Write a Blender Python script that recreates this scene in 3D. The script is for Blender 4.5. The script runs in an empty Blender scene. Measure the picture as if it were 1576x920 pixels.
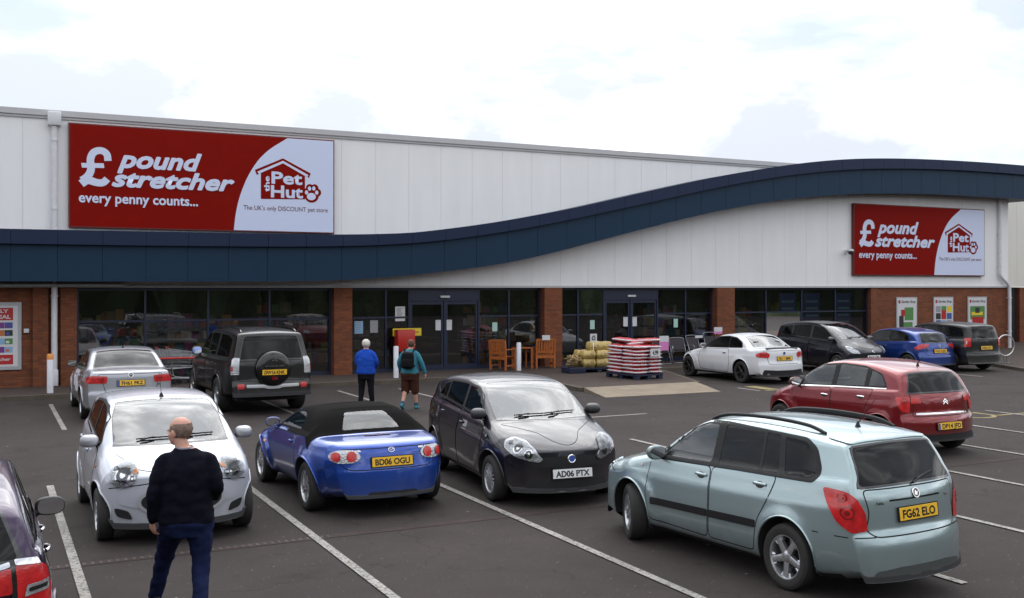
import bpy, bmesh, math, random
import numpy as np
from mathutils import Vector, Matrix
from mathutils.bvhtree import BVHTree
from mathutils.geometry import delaunay_2d_cdt
random.seed(7)
rnd = random.Random(11)
SC = bpy.context.scene
COL = SC.collection
R = math.radians

# ------------------------------------------------------------------ camera, sky, sun, exposure
cam_d = bpy.data.cameras.new('camera')
cam = bpy.data.objects.new('camera', cam_d); COL.objects.link(cam)
cam.location = (0, 0, 2.75)
cam.rotation_euler = (R(90), 0, R(-28.2))
cam_d.sensor_width = 36.0
cam_d.lens = 36.0 * 1655 / 1576
cam_d.shift_y = -18.0 / 1576
cam_d.shift_x = -72.0 / 1576
cam_d.clip_start = 0.1
cam_d.clip_end = 2000
SC.camera = cam

world = bpy.data.worlds.new('World'); SC.world = world; world.use_nodes = True
SUN_EL, SUN_AZ = R(52), R(20)      # azimuth measured clockwise from +Y: behind the shop, a little to the right
wt = world.node_tree; wt.nodes.clear()
def wn(t, **k):
    n = wt.nodes.new(t)
    for a, b in k.items(): setattr(n, a, b)
    return n
w_out = wn('ShaderNodeOutputWorld'); w_add = wn('ShaderNodeMixShader')
w_bg = wn('ShaderNodeBackground'); w_cl = wn('ShaderNodeBackground')
sky = wn('ShaderNodeTexSky', sky_type='NISHITA', sun_disc=False, sun_elevation=SUN_EL, sun_rotation=SUN_AZ)
w_bg.inputs['Strength'].default_value = 0.12
tc = wn('ShaderNodeTexCoord'); sep = wn('ShaderNodeSeparateXYZ')
wt.links.new(sky.outputs[0], w_bg.inputs['Color'])
wt.links.new(tc.outputs['Generated'], sep.inputs[0])
# direction stretched so that the clouds lie flat
cmb = wn('ShaderNodeMapping'); cmb.inputs['Scale'].default_value = (1.0, 1.0, 2.4); cmb.inputs['Location'].default_value = (0.35, 0.1, 0.6); wt.links.new(tc.outputs['Generated'], cmb.inputs[0])
n1 = wn('ShaderNodeTexNoise'); n1.inputs['Scale'].default_value = 4.2; n1.inputs['Detail'].default_value = 7; n1.inputs['Roughness'].default_value = 0.56
n1.inputs['Distortion'].default_value = 0.25
wt.links.new(cmb.outputs[0], n1.inputs['Vector'])
cr = wn('ShaderNodeValToRGB'); wt.links.new(n1.outputs['Fac'], cr.inputs[0])
e = cr.color_ramp.elements
e[0].position = 0.41; e[0].color = (0.31, 0.33, 0.37, 1)
e[1].position = 0.70; e[1].color = (1.06, 1.06, 1.07, 1)
k = cr.color_ramp.elements.new(0.495); k.color = (0.43, 0.445, 0.47, 1)
k = cr.color_ramp.elements.new(0.58); k.color = (0.66, 0.67, 0.69, 1)
wt.links.new(cr.outputs[0], w_cl.inputs['Color'])
zs = wn('ShaderNodeMapRange'); zs.inputs['From Min'].default_value = 0.0; zs.inputs['From Max'].default_value = 1.0; zs.inputs['To Min'].default_value = 1.95; zs.inputs['To Max'].default_value = 2.6
wt.links.new(sep.outputs['Z'], zs.inputs['Value']); 
# thin cloud glows around the hidden sun
dt = wn('ShaderNodeVectorMath', operation='DOT_PRODUCT'); dt.inputs[1].default_value = (math.sin(SUN_AZ) * math.cos(SUN_EL), math.cos(SUN_AZ) * math.cos(SUN_EL), math.sin(SUN_EL))
wt.links.new(tc.outputs['Generated'], dt.inputs[0])
gm = wn('ShaderNodeMath', operation='MAXIMUM'); gm.inputs[1].default_value = 0; wt.links.new(dt.outputs['Value'], gm.inputs[0])
gp = wn('ShaderNodeMath', operation='POWER'); gp.inputs[1].default_value = 7; wt.links.new(gm.outputs[0], gp.inputs[0])
ga = wn('ShaderNodeMath', operation='MULTIPLY_ADD'); ga.inputs[1].default_value = 2.2; wt.links.new(gp.outputs[0], ga.inputs[0]); wt.links.new(zs.outputs[0], ga.inputs[2])
wt.links.new(ga.outputs[0], w_cl.inputs['Strength'])
n2 = wn('ShaderNodeTexNoise'); n2.inputs['Scale'].default_value = 2.4; n2.inputs['Detail'].default_value = 5
mp = wn('ShaderNodeMapping'); mp.inputs['Location'].default_value = (3.3, 1.2, 0); wt.links.new(cmb.outputs[0], mp.inputs[0]); wt.links.new(mp.outputs[0], n2.inputs['Vector'])
cr2 = wn('ShaderNodeValToRGB'); wt.links.new(n2.outputs['Fac'], cr2.inputs[0])
cr2.color_ramp.elements[0].position = 0.34; cr2.color_ramp.elements[0].color = (0.55, 0.55, 0.55, 1)
cr2.color_ramp.elements[1].position = 0.44; cr2.color_ramp.elements[1].color = (1, 1, 1, 1)
wt.links.new(cr2.outputs[0], w_add.inputs[0]); wt.links.new(w_bg.outputs[0], w_add.inputs[1]); wt.links.new(w_cl.outputs[0], w_add.inputs[2])
wt.links.new(w_add.outputs[0], w_out.inputs['Surface'])

sun_d = bpy.data.lights.new('sun', 'SUN'); sun_d.energy = 0.8; sun_d.angle = R(55); sun_d.color = (1.0, 0.965, 0.91)
sun = bpy.data.objects.new('sun', sun_d); COL.objects.link(sun)
_sv = Vector((math.sin(SUN_AZ) * math.cos(SUN_EL), math.cos(SUN_AZ) * math.cos(SUN_EL), math.sin(SUN_EL)))
sun.rotation_euler = _sv.to_track_quat('Z', 'Y').to_euler()
sun.location = (0, 0, 60)
vs = SC.view_settings
vs.view_transform = 'Standard'; vs.look = 'None'; vs.gamma = 1; vs.exposure = 0.33; vs.use_curve_mapping = False
SC.cycles.max_bounces = 8; SC.cycles.transparent_max_bounces = 12; SC.cycles.glossy_bounces = 4
SC.cycles.caustics_reflective = False; SC.cycles.caustics_refractive = False

# ------------------------------------------------------------------ materials
MATS = {}
def bsdf(m): return m.node_tree.nodes['Principled BSDF']
def mat(name, col, rough=0.5, metal=0.0, coat=0.0, spec=0.5, noise=0.0, nscale=8.0, bump=0.0, bscale=60.0, emit=None, coat_r=0.03, sheen=0):
    if name in MATS: return MATS[name]
    m = bpy.data.materials.new(name); m.use_nodes = True; MATS[name] = m
    b = bsdf(m); nt = m.node_tree
    b.inputs['Base Color'].default_value = (*col, 1); b.inputs['Roughness'].default_value = rough
    b.inputs['Metallic'].default_value = metal; b.inputs['Coat Weight'].default_value = coat
    b.inputs['Coat Roughness'].default_value = coat_r; b.inputs['Specular IOR Level'].default_value = spec
    if sheen: b.inputs['Sheen Weight'].default_value = sheen
    if emit: b.inputs['Emission Color'].default_value = (*emit[0], 1); b.inputs['Emission Strength'].default_value = emit[1]
    t = None
    if noise or bump:
        t = nt.nodes.new('ShaderNodeTexCoord')
    if noise:
        n = nt.nodes.new('ShaderNodeTexNoise'); n.inputs['Scale'].default_value = nscale; n.inputs['Detail'].default_value = 6
        nt.links.new(t.outputs['Object'], n.inputs['Vector'])
        mr = nt.nodes.new('ShaderNodeMapRange'); mr.inputs['To Min'].default_value = 1 - noise; mr.inputs['To Max'].default_value = 1 + noise
        mr.inputs['From Min'].default_value = .25; mr.inputs['From Max'].default_value = .75
        nt.links.new(n.outputs['Fac'], mr.inputs['Value'])
        mx = nt.nodes.new('ShaderNodeVectorMath'); mx.operation = 'SCALE'; mx.inputs[0].default_value = col
        nt.links.new(mr.outputs[0], mx.inputs['Scale']); nt.links.new(mx.outputs[0], b.inputs['Base Color'])
        mr2 = nt.nodes.new('ShaderNodeMapRange'); mr2.inputs['To Min'].default_value = max(0, rough - .08); mr2.inputs['To Max'].default_value = min(1, rough + .08)
        nt.links.new(n.outputs['Fac'], mr2.inputs['Value']); nt.links.new(mr2.outputs[0], b.inputs['Roughness'])
    if bump:
        n = nt.nodes.new('ShaderNodeTexNoise'); n.inputs['Scale'].default_value = bscale; n.inputs['Detail'].default_value = 4
        nt.links.new(t.outputs['Object'], n.inputs['Vector'])
        bp = nt.nodes.new('ShaderNodeBump'); bp.inputs['Strength'].default_value = bump; bp.inputs['Distance'].default_value = 0.01
        nt.links.new(n.outputs['Fac'], bp.inputs['Height']); nt.links.new(bp.outputs[0], b.inputs['Normal'])
    return m

def paint(name, col, metal=0.55, rough=0.32, coat=1.0):
    if name in MATS: return MATS[name]
    m = mat(name, col, rough, metal, coat=coat, coat_r=0.02)
    nt = m.node_tree; b = bsdf(m)
    # dust film low down on the body and fine orange peel in the coat
    t = nt.nodes.new('ShaderNodeTexCoord'); sp = nt.nodes.new('ShaderNodeSeparateXYZ'); nt.links.new(t.outputs['Object'], sp.inputs[0])
    n = nt.nodes.new('ShaderNodeTexNoise'); n.inputs['Scale'].default_value = 5; n.inputs['Detail'].default_value = 8; nt.links.new(t.outputs['Object'], n.inputs['Vector'])
    mr = nt.nodes.new('ShaderNodeMapRange'); mr.inputs['From Min'].default_value = .55; mr.inputs['From Max'].default_value = .12
    mr.inputs['To Min'].default_value = 0; mr.inputs['To Max'].default_value = .9; nt.links.new(sp.outputs['Z'], mr.inputs['Value'])
    mu = nt.nodes.new('ShaderNodeMath'); mu.operation = 'MULTIPLY'; nt.links.new(mr.outputs[0], mu.inputs[0]); nt.links.new(n.outputs['Fac'], mu.inputs[1])
    mx = nt.nodes.new('ShaderNodeMix'); mx.data_type = 'RGBA'; mx.inputs['A'].default_value = (*col, 1); mx.inputs['B'].default_value = (.09, .08, .07, 1)
    nt.links.new(mu.outputs[0], mx.inputs['Factor']); nt.links.new(mx.outputs['Result'], b.inputs['Base Color'])
    a2 = nt.nodes.new('ShaderNodeMath'); a2.operation = 'MULTIPLY_ADD'; a2.inputs[1].default_value = .35; a2.inputs[2].default_value = .02
    nt.links.new(mu.outputs[0], a2.inputs[0]); nt.links.new(a2.outputs[0], b.inputs['Coat Roughness'])
    n3 = nt.nodes.new('ShaderNodeTexNoise'); n3.inputs['Scale'].default_value = 3; nt.links.new(t.outputs['Object'], n3.inputs['Vector'])
    bp = nt.nodes.new('ShaderNodeBump'); bp.inputs['Strength'].default_value = .12; bp.inputs['Distance'].default_value = .01
    nt.links.new(n3.outputs['Fac'], bp.inputs['Height']); nt.links.new(bp.outputs[0], b.inputs['Coat Normal'])
    return m

def glass(name, tint, ior=1.75, rough=0.0, dirt=0.012):
    """thin pane: tinted transparency under a mirror reflection that grows with the angle"""
    if name in MATS: return MATS[name]
    m = bpy.data.materials.new(name); m.use_nodes = True; MATS[name] = m
    nt = m.node_tree; nt.nodes.clear()
    o = nt.nodes.new('ShaderNodeOutputMaterial'); tr = nt.nodes.new('ShaderNodeBsdfTransparent'); gl = nt.nodes.new('ShaderNodeBsdfGlossy')
    tr.inputs[0].default_value = (*tint, 1); gl.inputs['Roughness'].default_value = rough; gl.inputs['Color'].default_value = (.97, .985, 1, 1)
    fr = nt.nodes.new('ShaderNodeFresnel'); fr.inputs[0].default_value = ior
    ge = nt.nodes.new('ShaderNodeNewGeometry')   # a pane has the same index on both sides
    mxs = nt.nodes.new('ShaderNodeMixShader'); nt.links.new(fr.outputs[0], mxs.inputs[0])
    df = nt.nodes.new('ShaderNodeBsdfDiffuse'); df.inputs[0].default_value = (.35, .35, .34, 1)
    t = nt.nodes.new('ShaderNodeTexCoord'); n = nt.nodes.new('ShaderNodeTexNoise'); n.inputs['Scale'].default_value = 2.5; n.inputs['Detail'].default_value = 6
    nt.links.new(t.outputs['Object'], n.inputs['Vector'])
    mu = nt.nodes.new('ShaderNodeMath'); mu.operation = 'MULTIPLY'; mu.inputs[1].default_value = dirt * 2; nt.links.new(n.outputs['Fac'], mu.inputs[0])
    m2 = nt.nodes.new('ShaderNodeMixShader'); nt.links.new(mu.outputs[0], m2.inputs[0]); nt.links.new(tr.outputs[0], m2.inputs[1]); nt.links.new(df.outputs[0], m2.inputs[2])
    nt.links.new(m2.outputs[0], mxs.inputs[1]); nt.links.new(gl.outputs[0], mxs.inputs[2]); nt.links.new(mxs.outputs[0], o.inputs[0])
    return m

M_BLACK = mat('black_plastic', (.011, .011, .012), .55, spec=.3, noise=.15, bump=.05)
M_GLOSSBLACK = mat('gloss_black_trim', (.012, .012, .013), .18, coat=.6)
M_UNDER = mat('underbody', (.012, .012, .012), .9)
M_INT = mat('cabin_trim', (.025, .025, .027), .8, noise=.2)
M_SEAT = mat('seat_fabric', (.05, .05, .055), .9, noise=.2, nscale=30)
M_TYRE = mat('tyre_rubber', (.022, .021, .020), .8, noise=.25, nscale=12, bump=.15, bscale=40)
M_CHROME = mat('chrome', (.75, .75, .76), .12, 1.0)
M_ALLOY = mat('alloy_wheel', (.55, .56, .58), .28, .85, coat=.4, noise=.08, nscale=6)
M_HUBCAP = mat('silver_hubcap', (.50, .51, .53), .35, .6, noise=.1, nscale=6)
M_BLKWHEEL = mat('black_wheel', (.02, .02, .02), .35, .3, coat=.3)
M_REDLAMP = mat('red_lamp', (.52, .010, .012), .25, 0, coat=.7, noise=.3, nscale=16)
def ribbed(m, sc=55, st=.5):
    nt = m.node_tree; b = bsdf(m); t = nt.nodes.new('ShaderNodeTexCoord'); v = nt.nodes.new('ShaderNodeTexVoronoi'); v.inputs['Scale'].default_value = sc; nt.links.new(t.outputs['Object'], v.inputs['Vector'])
    bp = nt.nodes.new('ShaderNodeBump'); bp.inputs['Strength'].default_value = st; bp.inputs['Distance'].default_value = .01; nt.links.new(v.outputs['Distance'], bp.inputs['Height']); nt.links.new(bp.outputs[0], b.inputs['Normal']); return m
ribbed(M_REDLAMP, 110, .12)
M_DKREDLAMP = mat('dark_red_lamp', (.20, .006, .008), .1, 0, coat=1.0)
M_CLEARLAMP = mat('clear_lamp', (.50, .51, .53), .22, .65, coat=1.0, noise=.22, nscale=11)
M_AMBERLAMP = mat('amber_lamp', (.85, .30, .06), .15, 0, coat=1)
M_HEADREFL = mat('lamp_reflector', (.26, .27, .30), .10, .9, coat=1.0, noise=.4, nscale=24)
ribbed(M_CLEARLAMP, 45, .3); ribbed(M_HEADREFL, 38, .6)
M_BOWL = mat('lamp_bowl', (.045, .047, .052), .15, .8, coat=1.0)
M_BULB = mat('bulb_ring', (.80, .80, .82), .06, 1.0)
G_LENS = glass('lamp_lens', (.93, .94, .95), ior=1.5)
M_PLATE_Y = mat('yellow_plate', (.86, .50, .03), .35, noise=.05)
M_PLATE_W = mat('white_plate', (.75, .76, .76), .35, noise=.05)
M_PLATETXT = mat('plate_lettering', (.01, .01, .012), .4)
M_PLATEBLUE = mat('plate_blue_band', (.02, .06, .30), .4)
M_GAP = mat('panel_gap', (.006, .006, .006), .9)
M_MIRROR = mat('mirror_glass', (.75, .78, .80), .02, 1.0)
G_CLEAR = glass('car_glass', (.55, .66, .62))
G_DARK = glass('tinted_car_glass', (.07, .075, .085), ior=1.33)
G_MID = glass('green_car_glass', (.40, .50, .48))
G_SCREEN = glass('windscreen_glass', (.45, .55, .53), ior=2.05)

# ------------------------------------------------------------------ object helpers
VIEW_FIT = [Matrix.Identity(4)]      # scales and shears ground and shop about the camera's foot to fit the image
def fitv(p): return VIEW_FIT[0] @ Vector(p)
def link(o, parent=None):
    COL.objects.link(o)
    if parent is not None: o.parent = parent
    return o
def meshobj(name, verts, faces, mats, parent=None, fmat=None, smooth=False, normals=None, loc=None):
    me = bpy.data.meshes.new(name)
    me.from_pydata([tuple(v) for v in verts], [], [tuple(int(i) for i in f) for f in faces])
    if not isinstance(mats, (list, tuple)): mats = [mats]
    for m in mats: me.materials.append(m)
    if fmat is not None: me.polygons.foreach_set('material_index', list(fmat))
    if smooth: me.polygons.foreach_set('use_smooth', [True] * len(me.polygons))
    me.update()
    if normals is not None: me.normals_split_custom_set_from_vertices([tuple(n) for n in normals])
    o = bpy.data.objects.new(name, me); link(o, parent)
    if loc is not None: o.location = loc
    return o
def bobj(name, bm, m, parent=None, smooth=None, loc=None, rot=None):
    me = bpy.data.meshes.new(name)
    bmesh.ops.recalc_face_normals(bm, faces=bm.faces[:])
    bmesh.ops.transform(bm, matrix=VIEW_FIT[0], verts=bm.verts[:])
    if smooth is not None:
        for f in bm.faces: f.smooth = True
        for ed in bm.edges:
            if len(ed.link_faces) == 2 and ed.calc_face_angle(0) > R(smooth): ed.smooth = False
    bm.to_mesh(me); bm.free()
    for mm in (m if isinstance(m, (list, tuple)) else [m]): me.materials.append(mm)
    o = bpy.data.objects.new(name, me); link(o, parent)
    if loc is not None: o.location = fitv(loc)
    if rot is not None: o.rotation_euler = rot
    return o
def empty(name, label=None, cat=None, loc=(0, 0, 0), rz=0.0, group=None, parent=None):
    o = bpy.data.objects.new(name, None); link(o, parent); o.location = fitv(loc); o.rotation_euler = (0, 0, rz)
    o.empty_display_size = .2
    tag(o, label, cat, group); return o
def tag(o, label=None, cat=None, group=None, kind=None):
    if label: o['label'] = label
    if cat: o['category'] = cat
    if group: o['group'] = group
    if kind: o['kind'] = kind
    return o
def box(bm, x0, x1, y0, y1, z0, z1, mi=0, bevel=0.0, M=None):
    vs_ = [bm.verts.new((x, y, z)) for z in (z0, z1) for y in (y0, y1) for x in (x0, x1)]
    fs = []
    for q in ((0, 2, 3, 1), (4, 5, 7, 6), (0, 1, 5, 4), (2, 6, 7, 3), (0, 4, 6, 2), (1, 3, 7, 5)):
        f = bm.faces.new([vs_[i] for i in q]); f.material_index = mi; fs.append(f)
    if bevel:
        es = list({e for f in fs for e in f.edges})
        r = bmesh.ops.bevel(bm, geom=es, offset=bevel, segments=2, affect='EDGES', profile=.5)
        vs_ = list({v for f in r['faces'] for v in f.verts} | {v for v in vs_ if v.is_valid})
        for f in r['faces']: f.material_index = mi
    if M is not None: bmesh.ops.transform(bm, matrix=M, verts=vs_)
    return vs_
def tube(bm, pts, r, n=8, mi=0, closed=False, caps=True):
    pts = [Vector(p) for p in pts]; L = len(pts); rings = []
    rr = r if isinstance(r, (list, tuple)) else [r] * L
    up = None
    for i, p in enumerate(pts):
        if closed: t = pts[(i + 1) % L] - pts[i - 1]
        else: t = pts[min(i + 1, L - 1)] - pts[max(i - 1, 0)]
        t.normalize()
        if up is None:
            up = Vector((0, 0, 1)) if abs(t.z) < .9 else Vector((1, 0, 0))
        a = t.cross(up)
        if a.length < 1e-5: a = t.cross(Vector((0, 1, 0)))
        a.normalize(); b = a.cross(t).normalized(); up = b
        rings.append([bm.verts.new(p + (a * math.cos(k * 2 * math.pi / n) + b * math.sin(k * 2 * math.pi / n)) * rr[i]) for k in range(n)])
    m = L if closed else L - 1
    for i in range(m):
        A, B = rings[i], rings[(i + 1) % L]
        for k in range(n):
            f = bm.faces.new((A[k], A[(k + 1) % n], B[(k + 1) % n], B[k])); f.material_index = mi; f.smooth = True
    if caps and not closed:
        for A in (rings[0][::-1], rings[-1]):
            f = bm.faces.new(A); f.material_index = mi
    return [v for r_ in rings for v in r_]
def lathe(bm, prof, n=32, M=None, mi=0, cap0=False, cap1=False, smooth=True):
    """prof: (radius, height); turned round local Z"""
    rings = []
    for (r, h) in prof:
        rings.append([bm.verts.new((r * math.cos(2 * math.pi * k / n), r * math.sin(2 * math.pi * k / n), h)) for k in range(n)])
    for A, B in zip(rings, rings[1:]):
        for k in range(n):
            f = bm.faces.new((A[k], A[(k + 1) % n], B[(k + 1) % n], B[k])); f.material_index = mi; f.smooth = smooth
    if cap0: bm.faces.new(rings[0][::-1]).material_index = mi
    if cap1: bm.faces.new(rings[-1]).material_index = mi
    vs_ = [v for r_ in rings for v in r_]
    if M is not None: bmesh.ops.transform(bm, matrix=M, verts=vs_)
    return vs_
def prism(bm, poly, y0, y1, axis='y', mi=0, M=None):
    """extrude a 2D outline; axis y: poly is (x, z); axis z: poly is (x, y); axis x: poly is (y, z)"""
    def P(a, b, c):
        return (a, c, b) if axis == 'y' else ((a, b, c) if axis == 'z' else (c, a, b))
    A = [bm.verts.new(P(a, b, y0)) for a, b in poly]; B = [bm.verts.new(P(a, b, y1)) for a, b in poly]
    n = len(poly)
    fs = [bm.faces.new(A), bm.faces.new(B[::-1])]
    for i in range(n): fs.append(bm.faces.new((A[i], B[i], B[(i + 1) % n], A[(i + 1) % n])))
    for f in fs: f.material_index = mi
    if M is not None: bmesh.ops.transform(bm, matrix=M, verts=A + B)
    return A + B
def text_mesh(s, size, bold=0.0, shear=0.0, depth=0.0, space=1.0, align='LEFT', width=None):
    """mesh data of lettering lying in local XY, y up; width forces the overall width"""
    c = bpy.data.curves.new('lettering', 'FONT'); c.body = s; c.size = size; c.offset = bold; c.shear = shear
    c.extrude = depth; c.space_character = space; c.align_x = 'LEFT'; c.resolution_u = 3; c.fill_mode = 'BOTH' if depth else 'FRONT'
    o = bpy.data.objects.new('lettering', c); COL.objects.link(o)
    dg = bpy.context.evaluated_depsgraph_get(); dg.update()
    me = bpy.data.meshes.new_from_object(o.evaluated_get(dg))
    bpy.data.objects.remove(o); bpy.data.curves.remove(c)
    xs = [v.co.x for v in me.vertices] or [0]
    a, b = min(xs), max(xs); k = 1.0
    if width: k = width / max(1e-6, b - a)
    sh = {'LEFT': -a, 'CENTER': -(a + b) / 2, 'RIGHT': -b}[align]
    for v in me.vertices: v.co.x = (v.co.x + sh) * k
    return me
def text_into(bm, s, size, M, mi=0, **k):
    me = text_mesh(s, size, **k)
    b2 = bmesh.new(); b2.from_mesh(me); bmesh.ops.transform(b2, matrix=M, verts=b2.verts)
    for f in b2.faces: f.material_index = mi
    tmp = bpy.data.meshes.new('tmp'); b2.to_mesh(tmp); b2.free(); bm.from_mesh(tmp)
    bpy.data.meshes.remove(tmp); bpy.data.meshes.remove(me)
def inpoly(px, py, poly):
    px = np.asarray(px); py = np.asarray(py); r = np.zeros(px.shape, bool); n = len(poly); j = n - 1
    for i in range(n):
        xi, yi = poly[i]; xj, yj = poly[j]
        if yi != yj:
            c = ((yi > py) != (yj > py)) & (px < (xj - xi) * (py - yi) / (yj - yi) + xi); r ^= c
        j = i
    return r
def chaikin(p, it=3, closed=False):
    p = [tuple(q) for q in p]
    for _ in range(it):
        q = []; n = len(p)
        rng = range(n) if closed else range(n - 1)
        if not closed: q.append(p[0])
        for i in rng:
            a, b = p[i], p[(i + 1) % n]
            q.append(tuple(.75 * s + .25 * t for s, t in zip(a, b))); q.append(tuple(.25 * s + .75 * t for s, t in zip(a, b)))
        if not closed: q.append(p[-1])
        p = q
    return p
def roundpoly(p, r=.03, seg=3):
    out = []; n = len(p)
    for i in range(n):
        a = Vector(p[i - 1]); b = Vector(p[i]); c = Vector(p[(i + 1) % n])
        u = a - b; v = c - b; rr = min(r, u.length * .45, v.length * .45)
        s = b + u.normalized() * rr; e_ = b + v.normalized() * rr
        for k in range(seg + 1):
            t = k / seg; q = s * (1 - t) ** 2 + b * 2 * t * (1 - t) + e_ * t * t; out.append((q.x, q.y))
    return out
def resample(p, step, closed=True):
    out = []; n = len(p)
    for i in range(n if closed else n - 1):
        a = Vector(p[i]); b = Vector(p[(i + 1) % n]); L = (b - a).length
        if L < 1e-7: continue
        k = max(1, int(round(L / step)))
        for j in range(k):
            q = a.lerp(b, j / k); out.append(tuple(q))
    if not closed: out.append(tuple(p[-1]))
    return out
def offset_poly(p, d):
    """grow (d > 0) a roughly convex polygon about itself"""
    n = len(p); ar = sum(p[i][0] * p[(i + 1) % n][1] - p[(i + 1) % n][0] * p[i][1] for i in range(n)); sg = 1 if ar > 0 else -1
    out = []
    for i in range(n):
        a = Vector(p[i - 1]); b = Vector(p[i]); c = Vector(p[(i + 1) % n])
        e1 = (b - a).normalized(); e2 = (c - b).normalized()
        n1_ = Vector((e1.y, -e1.x)) * sg; n2_ = Vector((e2.y, -e2.x)) * sg
        m = n1_ + n2_
        if m.length < 1e-6: m = n1_.copy()
        m.normalize(); k = d / max(.5, m.dot(n1_)); out.append((b.x + m.x * k, b.y + m.y * k))
    return out
def triangulate(outer, holes, step):
    """points and triangles filling outer minus holes; returns pts, tris, boundary edges"""
    loops = [resample(outer, step)] + [resample(h, step) for h in holes]
    pts = []; edges = []
    for lp in loops:
        b = len(pts); pts += lp; edges += [(b + i, b + (i + 1) % len(lp)) for i in range(len(lp))]
    xs = [p[0] for p in outer]; ys = [p[1] for p in outer]
    gx = np.arange(min(xs) + step * .5, max(xs), step); gy = np.arange(min(ys) + step * .5, max(ys), step)
    if len(gx) and len(gy):
        GX, GY = np.meshgrid(gx, gy); GX = GX.ravel(); GY = GY.ravel()
        ok = inpoly(GX, GY, outer)
        for h in holes: ok &= ~inpoly(GX, GY, h)
        bp = np.array(pts)
        for x, y in zip(GX[ok], GY[ok]):
            if np.min((bp[:, 0] - x) ** 2 + (bp[:, 1] - y) ** 2) > (step * .45) ** 2: pts.append((float(x), float(y)))
    v, e_, f, *_ = delaunay_2d_cdt([Vector(p) for p in pts], edges, [], 0, 1e-5)
    v = [(q.x, q.y) for q in v]
    cx = np.array([sum(v[i][0] for i in t) / len(t) for t in f]); cy = np.array([sum(v[i][1] for i in t) / len(t) for t in f])
    ok = inpoly(cx, cy, outer)
    for h in holes: ok &= ~inpoly(cx, cy, h)
    tris = [tuple(t) for t, k_ in zip(f, ok) if k_]
    cnt = {}
    for t in tris:
        for i in range(3):
            a, b = t[i], t[(i + 1) % 3]; cnt.setdefault((min(a, b), max(a, b)), []).append((a, b))
    bd = [x[0] for x in cnt.values() if len(x) == 1]
    return v, tris, bd
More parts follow.
